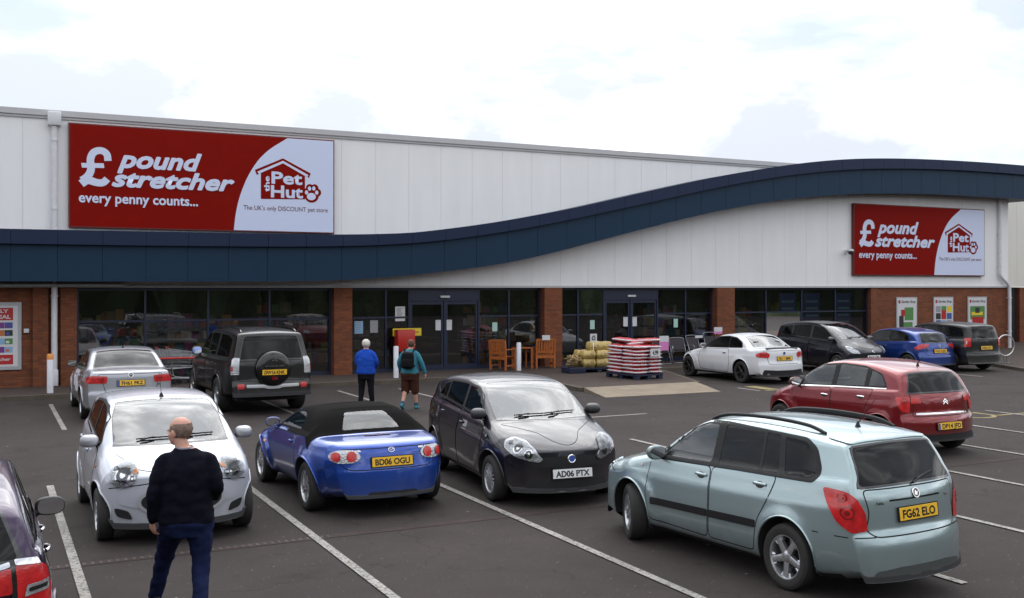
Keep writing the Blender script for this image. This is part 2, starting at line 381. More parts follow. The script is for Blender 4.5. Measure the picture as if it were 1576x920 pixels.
# ------------------------------------------------------------------ cars
NB, NC = 5, 5          # ring samples: floor and corner
class Car:
    """Body shell swept along the side silhouette; x forward, origin between the axles on the ground."""
    def __init__(s, root, sp, paint_m):
        s.root = root; s.sp = sp; s.paint = paint_m
        s.build_grid()
    def Wf(s, x, z):
        sp = s.sp; w = np.interp(x, s.plx, s.plw)
        zb = np.interp(x, s.bx, s.bz); be = np.interp(x, *s.belt)
        lo = np.interp((z - .18) / (be - .18), s.slx, s.sly)
        up = sp['shoulder'] * np.clip((z - be) / .05, 0, 1) + np.maximum(0, z - be - .02) * sp['tumble']
        r = w - np.where(z <= be, lo, s.sly[-1] + up)
        for xa in (sp['xfa'], sp['xra']):
            rho = np.hypot(x - xa, z - sp['R']) - (sp['R'] + .06)
            r = r + sp.get('flare', .018) * np.exp(-(np.maximum(rho, 0) / .07) ** 2) * (z < be - .02)
        return r
    def build_grid(s):
        sp = s.sp
        sm = lambda p, it=3: list(zip(*chaikin(p, it)))
        s.plx, s.plw = [np.array(q[::-1]) for q in sm(sp['plan'])]
        s.bx, s.bz = [np.array(q[::-1]) for q in zip(*sp['bot'])]
        s.belt = [np.array(q[::-1]) for q in zip(*sp['beltz'])]
        sl = sm(sp.get('side', [(-.1, .095), (.0, .078), (.12, .034), (.3, .010), (.48, .0), (.66, .006), (.775, .010), (.815, .026), (.95, .048), (1.0, .060)]), 2)
        s.slx, s.sly = np.array(sl[0]), np.array(sl[1])
        tp = resample(chaikin(sp['top'], 3), .028, closed=False)
        X = np.array([p[0] for p in tp]); Z = np.array([p[1] for p in tp])
        for i in range(1, len(X)): X[i] = min(X[i], X[i - 1] - .0015)
        s.X0, s.Z0 = X, Z
        s.S = np.concatenate([[0], np.cumsum(np.hypot(np.diff(X), np.diff(Z)))])
        N = len(X); n1, n2, nt = 24, sp.get('n2', 18), 18
        s.nt = nt; W0 = max(s.plw); s.W0 = W0
        cro_x, cro_v = [np.array(q[::-1]) for q in zip(*sp['crown'])]; cr_x, cr_v = [np.array(q[::-1]) for q in zip(*sp['corner'])]
        rows = []
        xm = sp['bow_mid']
        for i in range(N):
            x, zt = X[i], Z[i]; zb = float(np.interp(x, s.bx, s.bz)); zb = min(zb, zt - .02)
            crown = float(np.interp(x, cro_x, cro_v)) * min(1, (zt - zb) / .3)
            rc = min(float(np.interp(x, cr_x, cr_v)), .4 * (zt - zb - crown))
            zc = zt - crown; rb = min(.05, .2 * (zc - zb)); be = float(np.interp(x, *s.belt))
            zl = min(be, zb + rb + (zc - rc - zb - rb) * .93)
            zs = np.concatenate([np.linspace(zb + rb, zl, n1), np.linspace(zl, zc - rc, n2 + 1)[1:]])
            ys = s.Wf(np.full_like(zs, x), zs)
            wtop = float(s.Wf(np.array([x]), np.array([zc]))[0]); wb = float(s.Wf(np.array([x]), np.array([zb]))[0])
            pts = [(0, zb), (wb * .40, zb), (wb * .60, zb), (wb * .80, zb), (wb - .05, zb)]
            pts += list(zip(ys, zs))
            f = lambda y: zt - crown * (abs(y) / wtop) ** 2.3
            a = np.array([ys[-1], zs[-1]]); c = np.array([wtop - rc * 1.3, f(wtop - rc * 1.3)]); b = np.array([wtop, f(wtop - rc * .4)])
            for k_ in range(1, NC + 1):
                t = k_ / (NC + 1); q = a * (1 - t) ** 2 + b * 2 * t * (1 - t) + c * t * t; pts.append(tuple(q))
            for k_ in range(nt + 1):
                y = c[0] * (1 - k_ / nt); pts.append((y, f(y)))
            row = []
            kf = sp['bow_f']; kr = sp['bow_r']
            for (y, z) in pts:
                q = min(1.1, abs(y) / W0)
                if x > xm:
                    t = np.interp(x, [xm, sp['cowl_x'], sp['cowl_x'] + .45, X[0]], [0, kf[0], kf[0] * 1.1, kf[1]]); xx = x - t * q ** sp.get('bowp', 2.6)
                else:
                    t = np.interp(x, [X[-1], X[-1] + .32, sp['rearglass_x'], xm], [kr[1], kr[0] * 1.15, kr[0], 0]); xx = x + t * q ** sp.get('bowp', 2.6)
                row.append((xx, y, z))
            rows.append(row)
        G = np.array(rows)                      # N x m x 3, right... y >= 0 half
        s.G = G; s.N = N; s.m = G.shape[1]; s.jc = s.m - nt - 1; s.jb = NB + n1 - 1   # jc: outer end of the top, jb: belt row
        # normals of the half grid
        du = np.gradient(G, axis=0); dv = np.gradient(G, axis=1); n = np.cross(du, dv); n /= np.maximum(1e-9, np.linalg.norm(n, axis=2, keepdims=True))
        n[:, -1, 1] = 0; n[:, -1] /= np.maximum(1e-9, np.linalg.norm(n[:, -1], axis=1, keepdims=True))
        if n[N // 2, -1, 2] < 0: n = -n
        s.Nn = n
        # full ring: left half (y>0) then the mirrored right half
        m = s.m
        s.V = np.concatenate([G, G[:, 1:-1][:, ::-1] * [1, -1, 1]], axis=1); s.VN = np.concatenate([n, n[:, 1:-1][:, ::-1] * [1, -1, 1]], axis=1)
        s.M2 = s.V.shape[1]
        s.verts = s.V.reshape(-1, 3); s.vn = s.VN.reshape(-1, 3)
        F = []
        for i in range(N - 1):
            for j in range(s.M2):
                j2 = (j + 1) % s.M2; F.append((i * s.M2 + j, i * s.M2 + j2, (i + 1) * s.M2 + j2, (i + 1) * s.M2 + j))
        F = np.array(F); a = s.verts[F[:, 0]]; fn = np.cross(s.verts[F[:, 2]] - a, s.verts[F[:, 3]] - s.verts[F[:, 1]])
        if fn[(N // 2) * s.M2 + m - 2, 2] < 0: F = F[:, ::-1]
        s.F = F; s.alive = np.ones(len(F), bool); s.fi = np.repeat(np.arange(N - 1), s.M2); s.fj = np.tile(np.arange(s.M2), N - 1)
        s.bvh = BVHTree.FromPolygons([tuple(v) for v in s.verts], [tuple(int(q) for q in f) for f in F])
    # ---- points on the top surface: s along the silhouette, q across (-1..1)
    def top_pt(s, ss, q, off=0.0):
        fi = np.interp(ss, s.S, np.arange(s.N)); i = int(min(s.N - 2, fi)); t = fi - i
        fj = s.m - 1 - min(1, abs(q)) * s.nt; j = int(min(s.m - 2, fj)); u = fj - j
        def bl(A): return (A[i, j] * (1 - t) * (1 - u) + A[i + 1, j] * t * (1 - u) + A[i, j + 1] * (1 - t) * u + A[i + 1, j + 1] * t * u)
        p = bl(s.G); n = bl(s.Nn); sg = -1 if q < 0 else 1
        p = Vector((p[0], p[1] * sg, p[2])); n = Vector((n[0], n[1] * sg, n[2])).normalized()
        return p + n * off, n
    def s_of(s, x=None, z=None, front=True):
        """silhouette position with the given x, or with the given z on the front / rear branch"""
        if x is not None: return float(np.interp(-x, -s.X0, s.S))
        k = int(np.argmax(s.Z0))
        if front: return float(np.interp(z, s.Z0[:k + 1], s.S[:k + 1]))
        return float(np.interp(-z, -s.Z0[k:], s.S[k:]))
    def ray(s, o, d):
        h = s.bvh.ray_cast(Vector(o), Vector(d), 20)
        if h[0] is None: return None
        f = s.F[h[2]]; P = s.verts[f]; w = np.array([1 / (1e-4 + np.linalg.norm(p - np.array(h[0]))) ** 2 for p in P]); w /= w.sum()
        n = Vector((s.vn[f] * w[:, None]).sum(0)).normalized()
        if n.dot(Vector(d)) > 0: n = -n
        return h[0], n
    def hit(s, proj, u, v):
        k = proj[0]
        if k == 'top_s': return s.top_pt(u, v)
        if k == 'side': o, d = (u, 3 * proj[1], v), (0, -proj[1], 0)
        elif k == 'front': o, d = (6, u, v), (-1, 0, 0)
        elif k == 'rear': o, d = (-6, u, v), (1, 0, 0)
        elif k == 'top': o, d = (u, v, 4), (0, 0, -1)
        elif k == 'az':
            ph, (ax, ay) = proj[1], proj[2]; c, si = math.cos(ph), math.sin(ph)
            o, d = (ax - si * u + 5 * c, ay + c * u + 5 * si, v), (-c, -si, 0)
        r = s.ray(o, d)
        if r is None:
            q = s.bvh.find_nearest(Vector(o) + Vector(d) * (3 if k == 'side' else 5 if k == 'az' else 6 + 0))
            f = s.F[q[2]]; return q[0], Vector(s.vn[f].mean(0)).normalized()
        return r
    def patch(s, name, outer, proj, m, off=.003, holes=(), skirt=.006, step=.035, parent=None, rnd_=None, mats=None):
        if rnd_: outer = roundpoly(outer, rnd_)
        pts, tris, bd = triangulate(outer, list(holes), step)
        V = []; Nn = []
        for (u, v) in pts:
            p, n = s.hit(proj, u, v); V.append(p + n * off); Nn.append(n)
        F = []
        for t in tris:
            a, b, c = (V[i] for i in t); n = (b - a).cross(c - a)
            F.append(t if n.dot(Nn[t[0]]) > 0 else t[::-1])
        if skirt:
            mp_ = {}
            for a, b in bd:
                for q in (a, b):
                    if q not in mp_: mp_[q] = len(V); V.append(V[q] - Nn[q] * (off + skirt)); Nn.append(Nn[q])
            for a, b in bd: F.append((a, b, mp_[b], mp_[a]))
        return meshobj(name, V, F, m, parent or s.root, smooth=True, normals=Nn)
    def strip(s, name, line, proj, w, m, off=.002, parent=None, closed=False, step=.03, height=0.0, merge=None):
        line = resample(line, step, closed=closed)
        n = len(line); V = []; F = []; Ns = []
        for i in range(n):
            a = Vector(line[i - 1] if (closed or i) else line[0]); b = Vector(line[(i + 1) % n] if (closed or i < n - 1) else line[-1])
            t = (b - a).normalized(); p = Vector((-t.y, t.x)) * w / 2; c = Vector(line[i])
            (pa, na), (pb, nb), (pc, nc) = s.hit(proj, c.x + p.x, c.y + p.y), s.hit(proj, c.x - p.x, c.y - p.y), s.hit(proj, c.x, c.y)
            if proj[0] != 'top_s' and (pa - pb).length > w * 3: pa = pc; pb = pc + (pb - pc).normalized() * .001
            V += [pa + na * off, pc + nc * (off + height), pb + nb * off]; Ns += [na, nc, nb]
        for i in range(n if closed else n - 1):
            j = (i + 1) % n
            F += [(3 * i, 3 * j, 3 * j + 1, 3 * i + 1), (3 * i + 1, 3 * j + 1, 3 * j + 2, 3 * i + 2)]
        if merge is not None:
            b = len(merge[0]); merge[0].extend(V); merge[1].extend([tuple(q + b for q in f) for f in F]); merge[2].extend(Ns); return None
        return meshobj(name, V, F, m, parent or s.root, smooth=True, normals=Ns)
    def cut(s, proj, poly):
        """open the shell where a pane goes"""
        fl = np.where(s.alive)[0]; F = s.F[fl]
        if proj[0] == 'top_s':
            j = s.fj[fl]; jj = np.where(j < s.m - 1, j + .5, (s.M2 - j - .5)); q = (s.m - 1 - jj) / s.nt; q = np.where(j < s.m - 1, q, -q)
            u = s.S[s.fi[fl]] * .5 + s.S[s.fi[fl] + 1] * .5
            k = inpoly(u, q, poly) & (jj > s.jc)
        else:
            sg = proj[1]; P = s.verts[F]; k = np.zeros(len(fl), bool)
            ok = (P[:, :, 1].mean(1) * sg > .2) & (s.vn[F][:, :, 1].mean(1) * sg > .3)
            for c in range(4): k |= inpoly(P[:, c, 0], P[:, c, 2], poly)
            k &= ok
        s.alive[fl[k]] = False
    def arches(s):
        sp = s.sp; V = s.verts
        for xa in (sp['xfa'], sp['xra']):
            Ra = sp['R'] + sp.get('archgap', .055); zc = sp['R'] + .01
            c = V[s.F].mean(1)
            rho = np.hypot(c[:, 0] - xa, c[:, 2] - zc)
            half = np.abs(c[:, 1])
            k = (rho < Ra) & (half > s.W0 * .5)
            dead = np.unique(s.F[k & s.alive]); s.alive[k] = False
            live = np.unique(s.F[s.alive]); bnd = np.intersect1d(dead, live)
            for v in bnd:
                p = V[v]
                if abs(p[1]) < s.W0 * .62: continue
                d = math.hypot(p[0] - xa, p[2] - zc)
                if d > 1e-4 and p[2] > .2: p[0] = xa + (p[0] - xa) * Ra / d; p[2] = zc + (p[2] - zc) * Ra / d
            for sg in (1, -1):
                bm = bmesh.new(); n = 22; rows = []
                for i in range(n + 1):
                    a = R(-14) + (R(208)) * i / n
                    x = xa + (Ra - .002) * math.cos(a); z = zc + (Ra - .002) * math.sin(a)
                    h = s.ray((x, 3 * sg, max(z, .22)), (0, -sg, 0)); y = abs(h[0].y) - .004 if h else s.W0 * .9
                    rows.append([bm.verts.new((x, sg * y, z)), bm.verts.new((x, sg * s.W0 * .48, z))])
                for A, B in zip(rows, rows[1:]): bm.faces.new((A[0], A[1], B[1], B[0])).smooth = True
                cc = bm.verts.new((xa, sg * s.W0 * .48, zc))
                for A, B in zip(rows, rows[1:]): bm.faces.new((A[1], B[1], cc))
                bobj('wheel_arch_liner', bm, M_UNDER, s.root)
                lip = []
                for i in range(31):
                    a = R(-4) + R(188) * i / 30; x = xa + (Ra + .006) * math.cos(a); z = zc + (Ra + .006) * math.sin(a)
                    h = s.ray((x, 3 * sg, z), (0, -sg, 0)) if z > .24 else None
                    if h and abs(h[0].y) > s.W0 * .62: lip.append(h[0] + h[1] * .001)
                if len(lip) > 6:
                    bm = bmesh.new(); tube(bm, lip, .0105, 6); bobj('wheel_arch_lip', bm, s.paint, s.root, smooth=60)
    def finish(s, GV=(), GF=(), GN=()):
        F = s.F[s.alive]; nv = len(s.verts)
        fn = np.cross(s.verts[F[:, 2]] - s.verts[F[:, 0]], s.verts[F[:, 3]] - s.verts[F[:, 1]]); fn /= np.maximum(1e-9, np.linalg.norm(fn, axis=1, keepdims=True))
        z = s.verts[F][:, :, 2].mean(1)
        fm = ((fn[:, 2] < -.75) & (z < .42)).astype(int)
        if s.sp.get('blacksill'): fm |= (z < s.sp['blacksill'])
        inner = s.verts - s.vn * .014
        allF = np.concatenate([F, F[:, ::-1] + nv]); fm = np.concatenate([fm, np.full(len(F), 2)])
        # caps at the nose and tail
        V_ = [tuple(v) for v in s.verts] + [tuple(v) for v in inner] + [tuple(v) for v in GV]; b0 = 2 * nv
        F_ = [tuple(f) for f in allF] + [tuple(q + b0 for q in f) for f in GF]
        N_ = [tuple(n) for n in s.vn] + [tuple(-n) for n in s.vn] + [tuple(n) for n in GN]
        body = meshobj('body', V_, F_, [s.paint, M_UNDER, M_INT, M_GAP], s.root, fmat=list(fm) + [3] * len(GF), smooth=True, normals=N_)
        return body

def wheel(root, x, y, Rr, rim, wid, style, m, steer=0.0, camber=0):
    """wheel > tyre, rim; y sign tells the side it faces"""
    sg = 1 if y > 0 else -1
    e_ = empty('wheel', parent=root, loc=(x, y, Rr)); e_.rotation_euler = (R(-90) * sg, 0, 0)
    e_.rotation_euler = (Matrix.Rotation(steer, 3, 'Z') @ Matrix.Rotation(R(-90) * sg, 3, 'X')).to_euler()
    bm = bmesh.new(); h = wid / 2
    prof = [(rim, -h * .9), (rim + .012, -h), (Rr - .035, -h * 1.02), (Rr - .010, -h * .86), (Rr, -h * .55), (Rr, h * .55), (Rr - .010, h * .86), (Rr - .035, h * 1.02), (rim + .05, h * 1.03), (rim + .012, h), (rim - .004, h * .93), (rim - .012, h * .7)]
    lathe(bm, prof, 40)
    for k in range(4): pass
    bobj('tyre', bm, M_TYRE, e_, smooth=35)
    bm = bmesh.new()
    lathe(bm, [(rim - .002, h * .92), (rim - .014, h * .90), (rim - .020, h * .70), (rim - .03, h * .2), (rim - .03, -h * .8)], 40)
    zf = h * .72
    def spoke(a, w0, w1, r0, r1, z0, z1, th=.018):
        c, s_ = math.cos(a), math.sin(a)
        def P(r, w, z): return (r * c - w * s_, r * s_ + w * c, z)
        A = [bm.verts.new(P(r0, -w0, z0)), bm.verts.new(P(r0, w0, z0)), bm.verts.new(P(r1, w1, z1)), bm.verts.new(P(r1, -w1, z1))]
        mid0 = bm.verts.new(P(r0, 0, z0 + .008)); mid1 = bm.verts.new(P(r1, 0, z1 + .006))
        B = [bm.verts.new(P(r0, -w0 * 1.1, z0 - th * 2)), bm.verts.new(P(r0, w0 * 1.1, z0 - th * 2)), bm.verts.new(P(r1, w1 * 1.1, z1 - th * 2)), bm.verts.new(P(r1, -w1 * 1.1, z1 - th * 2))]
        for f in ((A[0], mid0, mid1, A[3]), (mid0, A[1], A[2], mid1), (A[1], B[1], B[2], A[2]), (A[0], A[3], B[3], B[0])): bm.faces.new(f)
    if style == 'five':
        for i in range(5): spoke(2 * math.pi * i / 5 + .3, .034, .027, .035, rim - .012, zf - .004, zf + .004)
        for i in range(5):
            spoke(2 * math.pi * i / 5 + .3 + .25, .010, .024, rim * .72, rim - .012, zf - .006, zf)
            spoke(2 * math.pi * i / 5 + .3 - .25, .010, .024, rim * .72, rim - .012, zf - .006, zf)
        lathe(bm, [(.002, zf + .010), (.03, zf + .010), (.055, zf), (.06, zf - .03)], 20)
    elif style == 'ten':
        for i in range(10): spoke(2 * math.pi * i / 10, .013, .016, .04, rim - .012, zf - .01, zf + .004)
        lathe(bm, [(.002, zf + .006), (.04, zf + .006), (.055, zf - .01), (.06, zf - .03)], 20)
    elif style == 'vee':
        for i in range(5):
            for d in (-.13, .13): spoke(2 * math.pi * i / 5 + d + .2, .014, .015, .04, rim - .012, zf - .01, zf + .004)
        lathe(bm, [(.002, zf + .008), (.045, zf + .008), (.065, zf - .01), (.07, zf - .03)], 20)
    elif style == 'cap':          # plastic trim with many slots
        lathe(bm, [(.002, zf + .022), (.05, zf + .020), (.075, zf + .010), (.09, zf + .004)], 26)
        for i in range(14): spoke(2 * math.pi * i / 14, .008, .017, .08, rim - .02, zf + .002, zf - .002, .008)
        lathe(bm, [(rim - .035, zf - .002), (rim - .012, zf + .004), (rim + .004, zf + .006), (rim + .008, zf - .004)], 40)
    elif style == 'six':
        for i in range(6): spoke(2 * math.pi * i / 6 + .2, .022, .034, .05, rim - .012, zf - .012, zf + .004)
        lathe(bm, [(.002, zf + .012), (.05, zf + .012), (.07, zf - .01), (.075, zf - .03)], 20)
    bobj('rim', bm, m, e_, smooth=30)
    bm = bmesh.new(); lathe(bm, [(.002, -.01), (rim * .62, -.01), (rim * .64, -.02), (rim - .02, -.05)], 28)
    bobj('brake_disc', bm, mat('brake_disc', (.10, .09, .085), .5, .7), e_, smooth=40)
    return e_

def rbox(name, parent, c, d, m, rot=(0, 0, 0), bev=.03):
    bm = bmesh.new(); box(bm, -d[0] / 2, d[0] / 2, -d[1] / 2, d[1] / 2, -d[2] / 2, d[2] / 2, bevel=bev)
    return bobj(name, bm, m, parent, smooth=50, loc=c, rot=rot)

def seat(parent, x, y, z0, w, h, name='seat', head=True):
    bm = bmesh.new()
    box(bm, -.26, .26, -w / 2, w / 2, -.10, .08, bevel=.05)
    box(bm, -.07, .07, -w / 2, w / 2, 0, h, bevel=.05, M=Matrix.Translation((-.27, 0, .0)) @ Matrix.Rotation(R(-16), 4, 'Y'))
    if head:
        for hy in ([0] if w < .8 else [-w * .3, w * .3]):
            box(bm, -.05, .05, -.12, .12, h + .03, h + .20, bevel=.04, M=Matrix.Translation((-.27, hy, .0)) @ Matrix.Rotation(R(-14), 4, 'Y'))
    return bobj(name, bm, M_SEAT, parent, smooth=50, loc=(x, y, z0))

def plate(car, rear, txt, z, y=0.0, w=.52, h=.111, tilt=None, blue=False, frame=False):
    sg = -1 if rear else 1
    p, n = car.hit(('rear' if rear else 'front',), y, z)
    pl = car.hit(('rear' if rear else 'front',), y + w / 2, z)[0]; pr = car.hit(('rear' if rear else 'front',), y - w / 2, z)[0]
    n = Vector((n.x, 0, n.z)); n.normalize()
    zax = Vector((sg * math.cos(R(8)), 0, math.sin(R(8)))) if tilt is None else Vector((sg * math.cos(tilt), 0, math.sin(tilt)))
    # local frame: X to the reader's right, Y up, Z out of the plate
    xax = Vector((0, 1, 0)) if sg > 0 else Vector((0, -1, 0))
    yax = zax.cross(xax).normalized()
    pt = car.hit(('rear' if rear else 'front',), y, z + h / 2)[0]; pb = car.hit(('rear' if rear else 'front',), y, z - h / 2)[0]
    out = max(q.x * sg for q in (p, pt, pb)) * sg
    M = Matrix.Translation((out + sg * .012, y, z)) @ Matrix((xax, yax, zax)).transposed().to_4x4()
    bm = bmesh.new()
    box(bm, -w / 2, w / 2, -h / 2, h / 2, -.006, .004, 0, bevel=.002, M=M)
    o = bobj('number_plate', bm, [M_PLATE_Y if rear else M_PLATE_W, M_BLACK], car.root)
    bm = bmesh.new(); box(bm, -w / 2 - .012, w / 2 + .012, -h / 2 - .010, h / 2 + .010, -.012, .001, 0, M=M)
    bobj('plate_holder', bm, M_BLACK, car.root)
    bm = bmesh.new()
    x0 = .03 if blue else 0
    text_into(bm, txt, h * .90, M @ Matrix.Translation((x0, -h * .33, .0052)), bold=.0035 * h / .111, width=w * (.80 if blue else .86), align='CENTER')
    bobj('plate_lettering', bm, M_PLATETXT, o)
    if blue:
        bm = bmesh.new(); box(bm, -w / 2 + .003, -w / 2 + .045, -h / 2 + .004, h / 2 - .004, .003, .0046, M=M); bobj('blue_band', bm, M_PLATEBLUE, o)
    return o

def mirror(car, x, z, side, m, w=.20, h=.13, d=.11, out=.10):
    """wing mirror: housing, glass, arm"""
    p, n = car.hit(('side', side), x, z - .02)
    y = abs(p.y) + out
    root = car.root
    bm = bmesh.new(); bmesh.ops.create_uvsphere(bm, u_segments=20, v_segments=14, radius=1)
    for v in bm.verts:
        c = v.co
        if c.x < 0: c.x *= .25
        sx = math.copysign(abs(c.y) ** .75, c.y); sz = math.copysign(abs(c.z) ** .75, c.z)
        c.y = sx * w / 2; c.z = sz * h / 2; c.x *= d
        c.z *= 1 - .18 * (c.y * side / (w / 2)) * -1 if False else 1
    o = bobj('wing_mirror', bm, m, root, smooth=60, loc=(x + .02, side * (y), z + .03), rot=(0, 0, -side * R(8)))
    bm = bmesh.new(); n_ = 24; vs_ = []
    for k in range(n_):
        a = 2 * math.pi * k / n_; cy = math.copysign(abs(math.cos(a)) ** .7, math.cos(a)); cz = math.copysign(abs(math.sin(a)) ** .7, math.sin(a))
        vs_.append(bm.verts.new((-d * .262, cy * w * .43, cz * h * .41)))
    bm.faces.new(vs_[::-1]); bobj('mirror_glass', bm, M_MIRROR, o)
    bm = bmesh.new(); tube(bm, [(x + .0, side * (abs(p.y) - .03), z - .03), (x + .02, side * (y - w * .25), z + .0)], [.035, .022], 10)
    bobj('mirror_arm', bm, M_BLACK, root)
    return o

def handle(car, x, z, side, m, parent, L=.17):
    p1, n1_ = car.hit(('side', side), x - L / 2, z); p2, n2_ = car.hit(('side', side), x, z); p3, n3_ = car.hit(('side', side), x + L / 2, z)
    car.patch('handle_recess', [(x + L * .36 * math.cos(a), z - .006 + .032 * math.sin(a)) for a in [k * math.pi / 7 for k in range(14)]], ('side', side), M_GAP if False else mat('handle_recess', (.02, .02, .02), .5), off=.0045, skirt=0, step=.02, parent=parent)
    bm = bmesh.new()
    pts = [p1 + n1_ * .006, p1.lerp(p2, .3) + n1_ * .026, p2 + n2_ * .030, p3.lerp(p2, .3) + n3_ * .026, p3 + n3_ * .006]
    vs_ = tube(bm, [Vector(p) for p in chaikin([tuple(q) for q in pts], 1)], .011, 8)
    for v in vs_: v.co.z = z + (v.co.z - z) * 1.35
    return bobj('door_handle', bm, m, parent, smooth=50)
def build_car(name, label, loc, heading, sp, group='cars in the shop car park'):
    root = empty(name, label, 'car', (loc[0], loc[1], loc[2] if len(loc) > 2 else 0.0), R(heading - 0), group)
    # the front is local +x
    P = sp['paint']
    car = Car(root, sp, P)
    car.arches()
    g_side, g_rear, g_front = sp.get('g_side', G_MID), sp.get('g_rear', G_DARK), sp.get('g_front', G_SCREEN)
    S1 = car.s_of
    # ---- side windows
    if sp.get('panes'):
        for sd in (1, -1):
            for pn in sp['panes']:
                pp = roundpoly(pn['p'], pn.get('r', .035)); car.cut(('side', sd), pp)
            for pn in sp['panes']:
                car.patch('side_window', roundpoly(pn['p'], pn.get('r', .035)), ('side', sd), pn.get('g', g_side), off=.0005, skirt=0, step=.05)
            fr = car.patch('window_frame', roundpoly(sp['dlo'], .05), ('side', sd), sp.get('m_frame', M_BLACK), off=.004, holes=[roundpoly(pn['p'], pn.get('r', .035)) for pn in sp['panes']], skirt=.01, step=.045)
            if sp.get('chrome_belt'):
                b = sp['chrome_belt']; car.strip('chrome_trim', b, ('side', sd), .018, M_CHROME, off=.006, height=.004)
    # ---- windscreen and rear window, laid out on the top surface
    def glasspane(nm, s0, s1, w0, w1, g, ring=.045, r=.06, frm=M_GLOSSBLACK, arc=0.0, sag=0.0):
        def outl(d):
            a0, a1 = s0 - d, s1 + d
            if s0 > s1: a0, a1 = s0 + d, s1 - d
            kq = d * 1.25
            L = []
            n = 8
            for i in range(n + 1):
                t = -1 + 2 * i / n; L.append((a0 - arc * (1 - t * t), t * (w0 + kq)))
            for i in range(n + 1):
                t = 1 - 2 * i / n; L.append((a1 - sag * (1 - t * t), t * (w1 + kq)))
            return L
        inner = roundpoly_s(outl(0), r); outer = roundpoly_s(outl(ring), r)
        mid = outl(ring * .5)
        car.cut(('top_s',), mid)
        car.patch(nm, inner, ('top_s',), g, off=.001, skirt=0, step=.06)
        car.patch(nm + '_surround', outer, ('top_s',), frm, off=.0035, holes=[inner], skirt=.008, step=.06)
    def roundpoly_s(p, r): return roundpoly(p, r)
    w = sp['ws']
    s_w0, s_w1 = S1(z=w['z0'], front=True), S1(z=w['z1'], front=True)
    glasspane('windscreen', s_w0, s_w1, w.get('w0', .93), w.get('w1', .90), g_front, ring=.03, arc=w.get('arc', .0), sag=w.get('sag', .0))
    if sp.get('rw'):
        w = sp['rw']; s_r1, s_r0 = S1(z=w['z1'], front=False), S1(z=w['z0'], front=False)
        glasspane('rear_window', s_r1, s_r0, w.get('w1', .88), w.get('w0', .86), g_rear, ring=w.get('ring', .03), arc=w.get('arc', .0), r=w.get('r', .06), frm=w.get('frm', M_GLOSSBLACK), sag=w.get('sag', 0))
    # ---- doors with the dark line of their gap, handle inside
    GV, GF, GN = [], [], []; GM = (GV, GF, GN)
    for sd in (1, -1):
        for k, dr in enumerate(sp['doors']):
            pl = roundpoly(dr['p'], .06)
            car.strip('', pl, ('side', sd), .015, M_GAP, off=.0012, closed=True, merge=GM)
            d = car.patch('door', offset_poly(pl, -.005), ('side', sd), P, off=.0022, skirt=.004, step=.05)
            if 'h' in dr: handle(car, dr['h'][0], dr['h'][1], sd, sp.get('m_handle', P), d, dr.get('hl', .17))
            if sp.get('moulding'):
                x0, z0, x1, z1 = sp['moulding']
                a, b = max(min(q[0] for q in dr['p']) + .02, min(x0, x1)), min(max(q[0] for q in dr['p']) - .02, max(x0, x1))
                if b > a + .05:
                    f = lambda x: z0 + (z1 - z0) * (x - x0) / (x1 - x0)
                    car.patch('side_moulding', roundpoly([(a, f(a) - .035), (b, f(b) - .035), (b, f(b) + .035), (a, f(a) + .035)], .012), ('side', sd), M_BLACK, off=.016, skirt=.016, step=.05, parent=d)
        for ln in sp.get('lines_side', []):
            car.strip('', ln, ('side', sd), .010, M_GAP, off=.0012, merge=GM)
        if sp.get('fuel') and sd == sp['fuel'][2]:
            fx, fz, _ = sp['fuel']; c = [(fx + .085 * math.cos(a), fz + .085 * math.sin(a)) for a in [k * math.pi / 12 for k in range(24)]]
            car.strip('', c, ('side', sd), .007, M_GAP, off=.0012, closed=True, merge=GM)
    # ---- bonnet and boot
    if sp.get('bonnet'):
        b = sp['bonnet']; sa, sb = S1(x=b['x1']), S1(x=b['x0'])
        n = 10; L = [(sa + .10 * (abs(-1 + 2 * i / n)) ** 2 * b.get('curve', 1), (-1 + 2 * i / n) * b.get('w1', .8)) for i in range(n + 1)] + [(sb, (1 - 2 * i / n) * b.get('w0', .93)) for i in range(n + 1)]
        L = roundpoly(L, .05); car.strip('', L, ('top_s',), .011, M_GAP, off=.0012, closed=True, merge=GM)
        car.patch('bonnet', offset_poly(L, -.005), ('top_s',), P, off=.0022, skirt=.004, step=.06)
    if sp.get('boot'):
        L = roundpoly(sp['boot'], .05)
        car.strip('', L, ('rear',), .012, M_GAP, off=.0012, closed=True, merge=GM)
        car.patch(sp.get('boot_name', 'tailgate'), offset_poly(L, -.005), ('rear',), P, off=.0022, skirt=.004, step=.05, holes=sp.get('boot_holes', []))
    for ln in sp.get('lines_rear', []): car.strip('', ln, ('rear',), .010, M_GAP, off=.0012, merge=GM)
    for ln in sp.get('lines_front', []): car.strip('', ln, ('front',), .010, M_GAP, off=.0012, merge=GM)
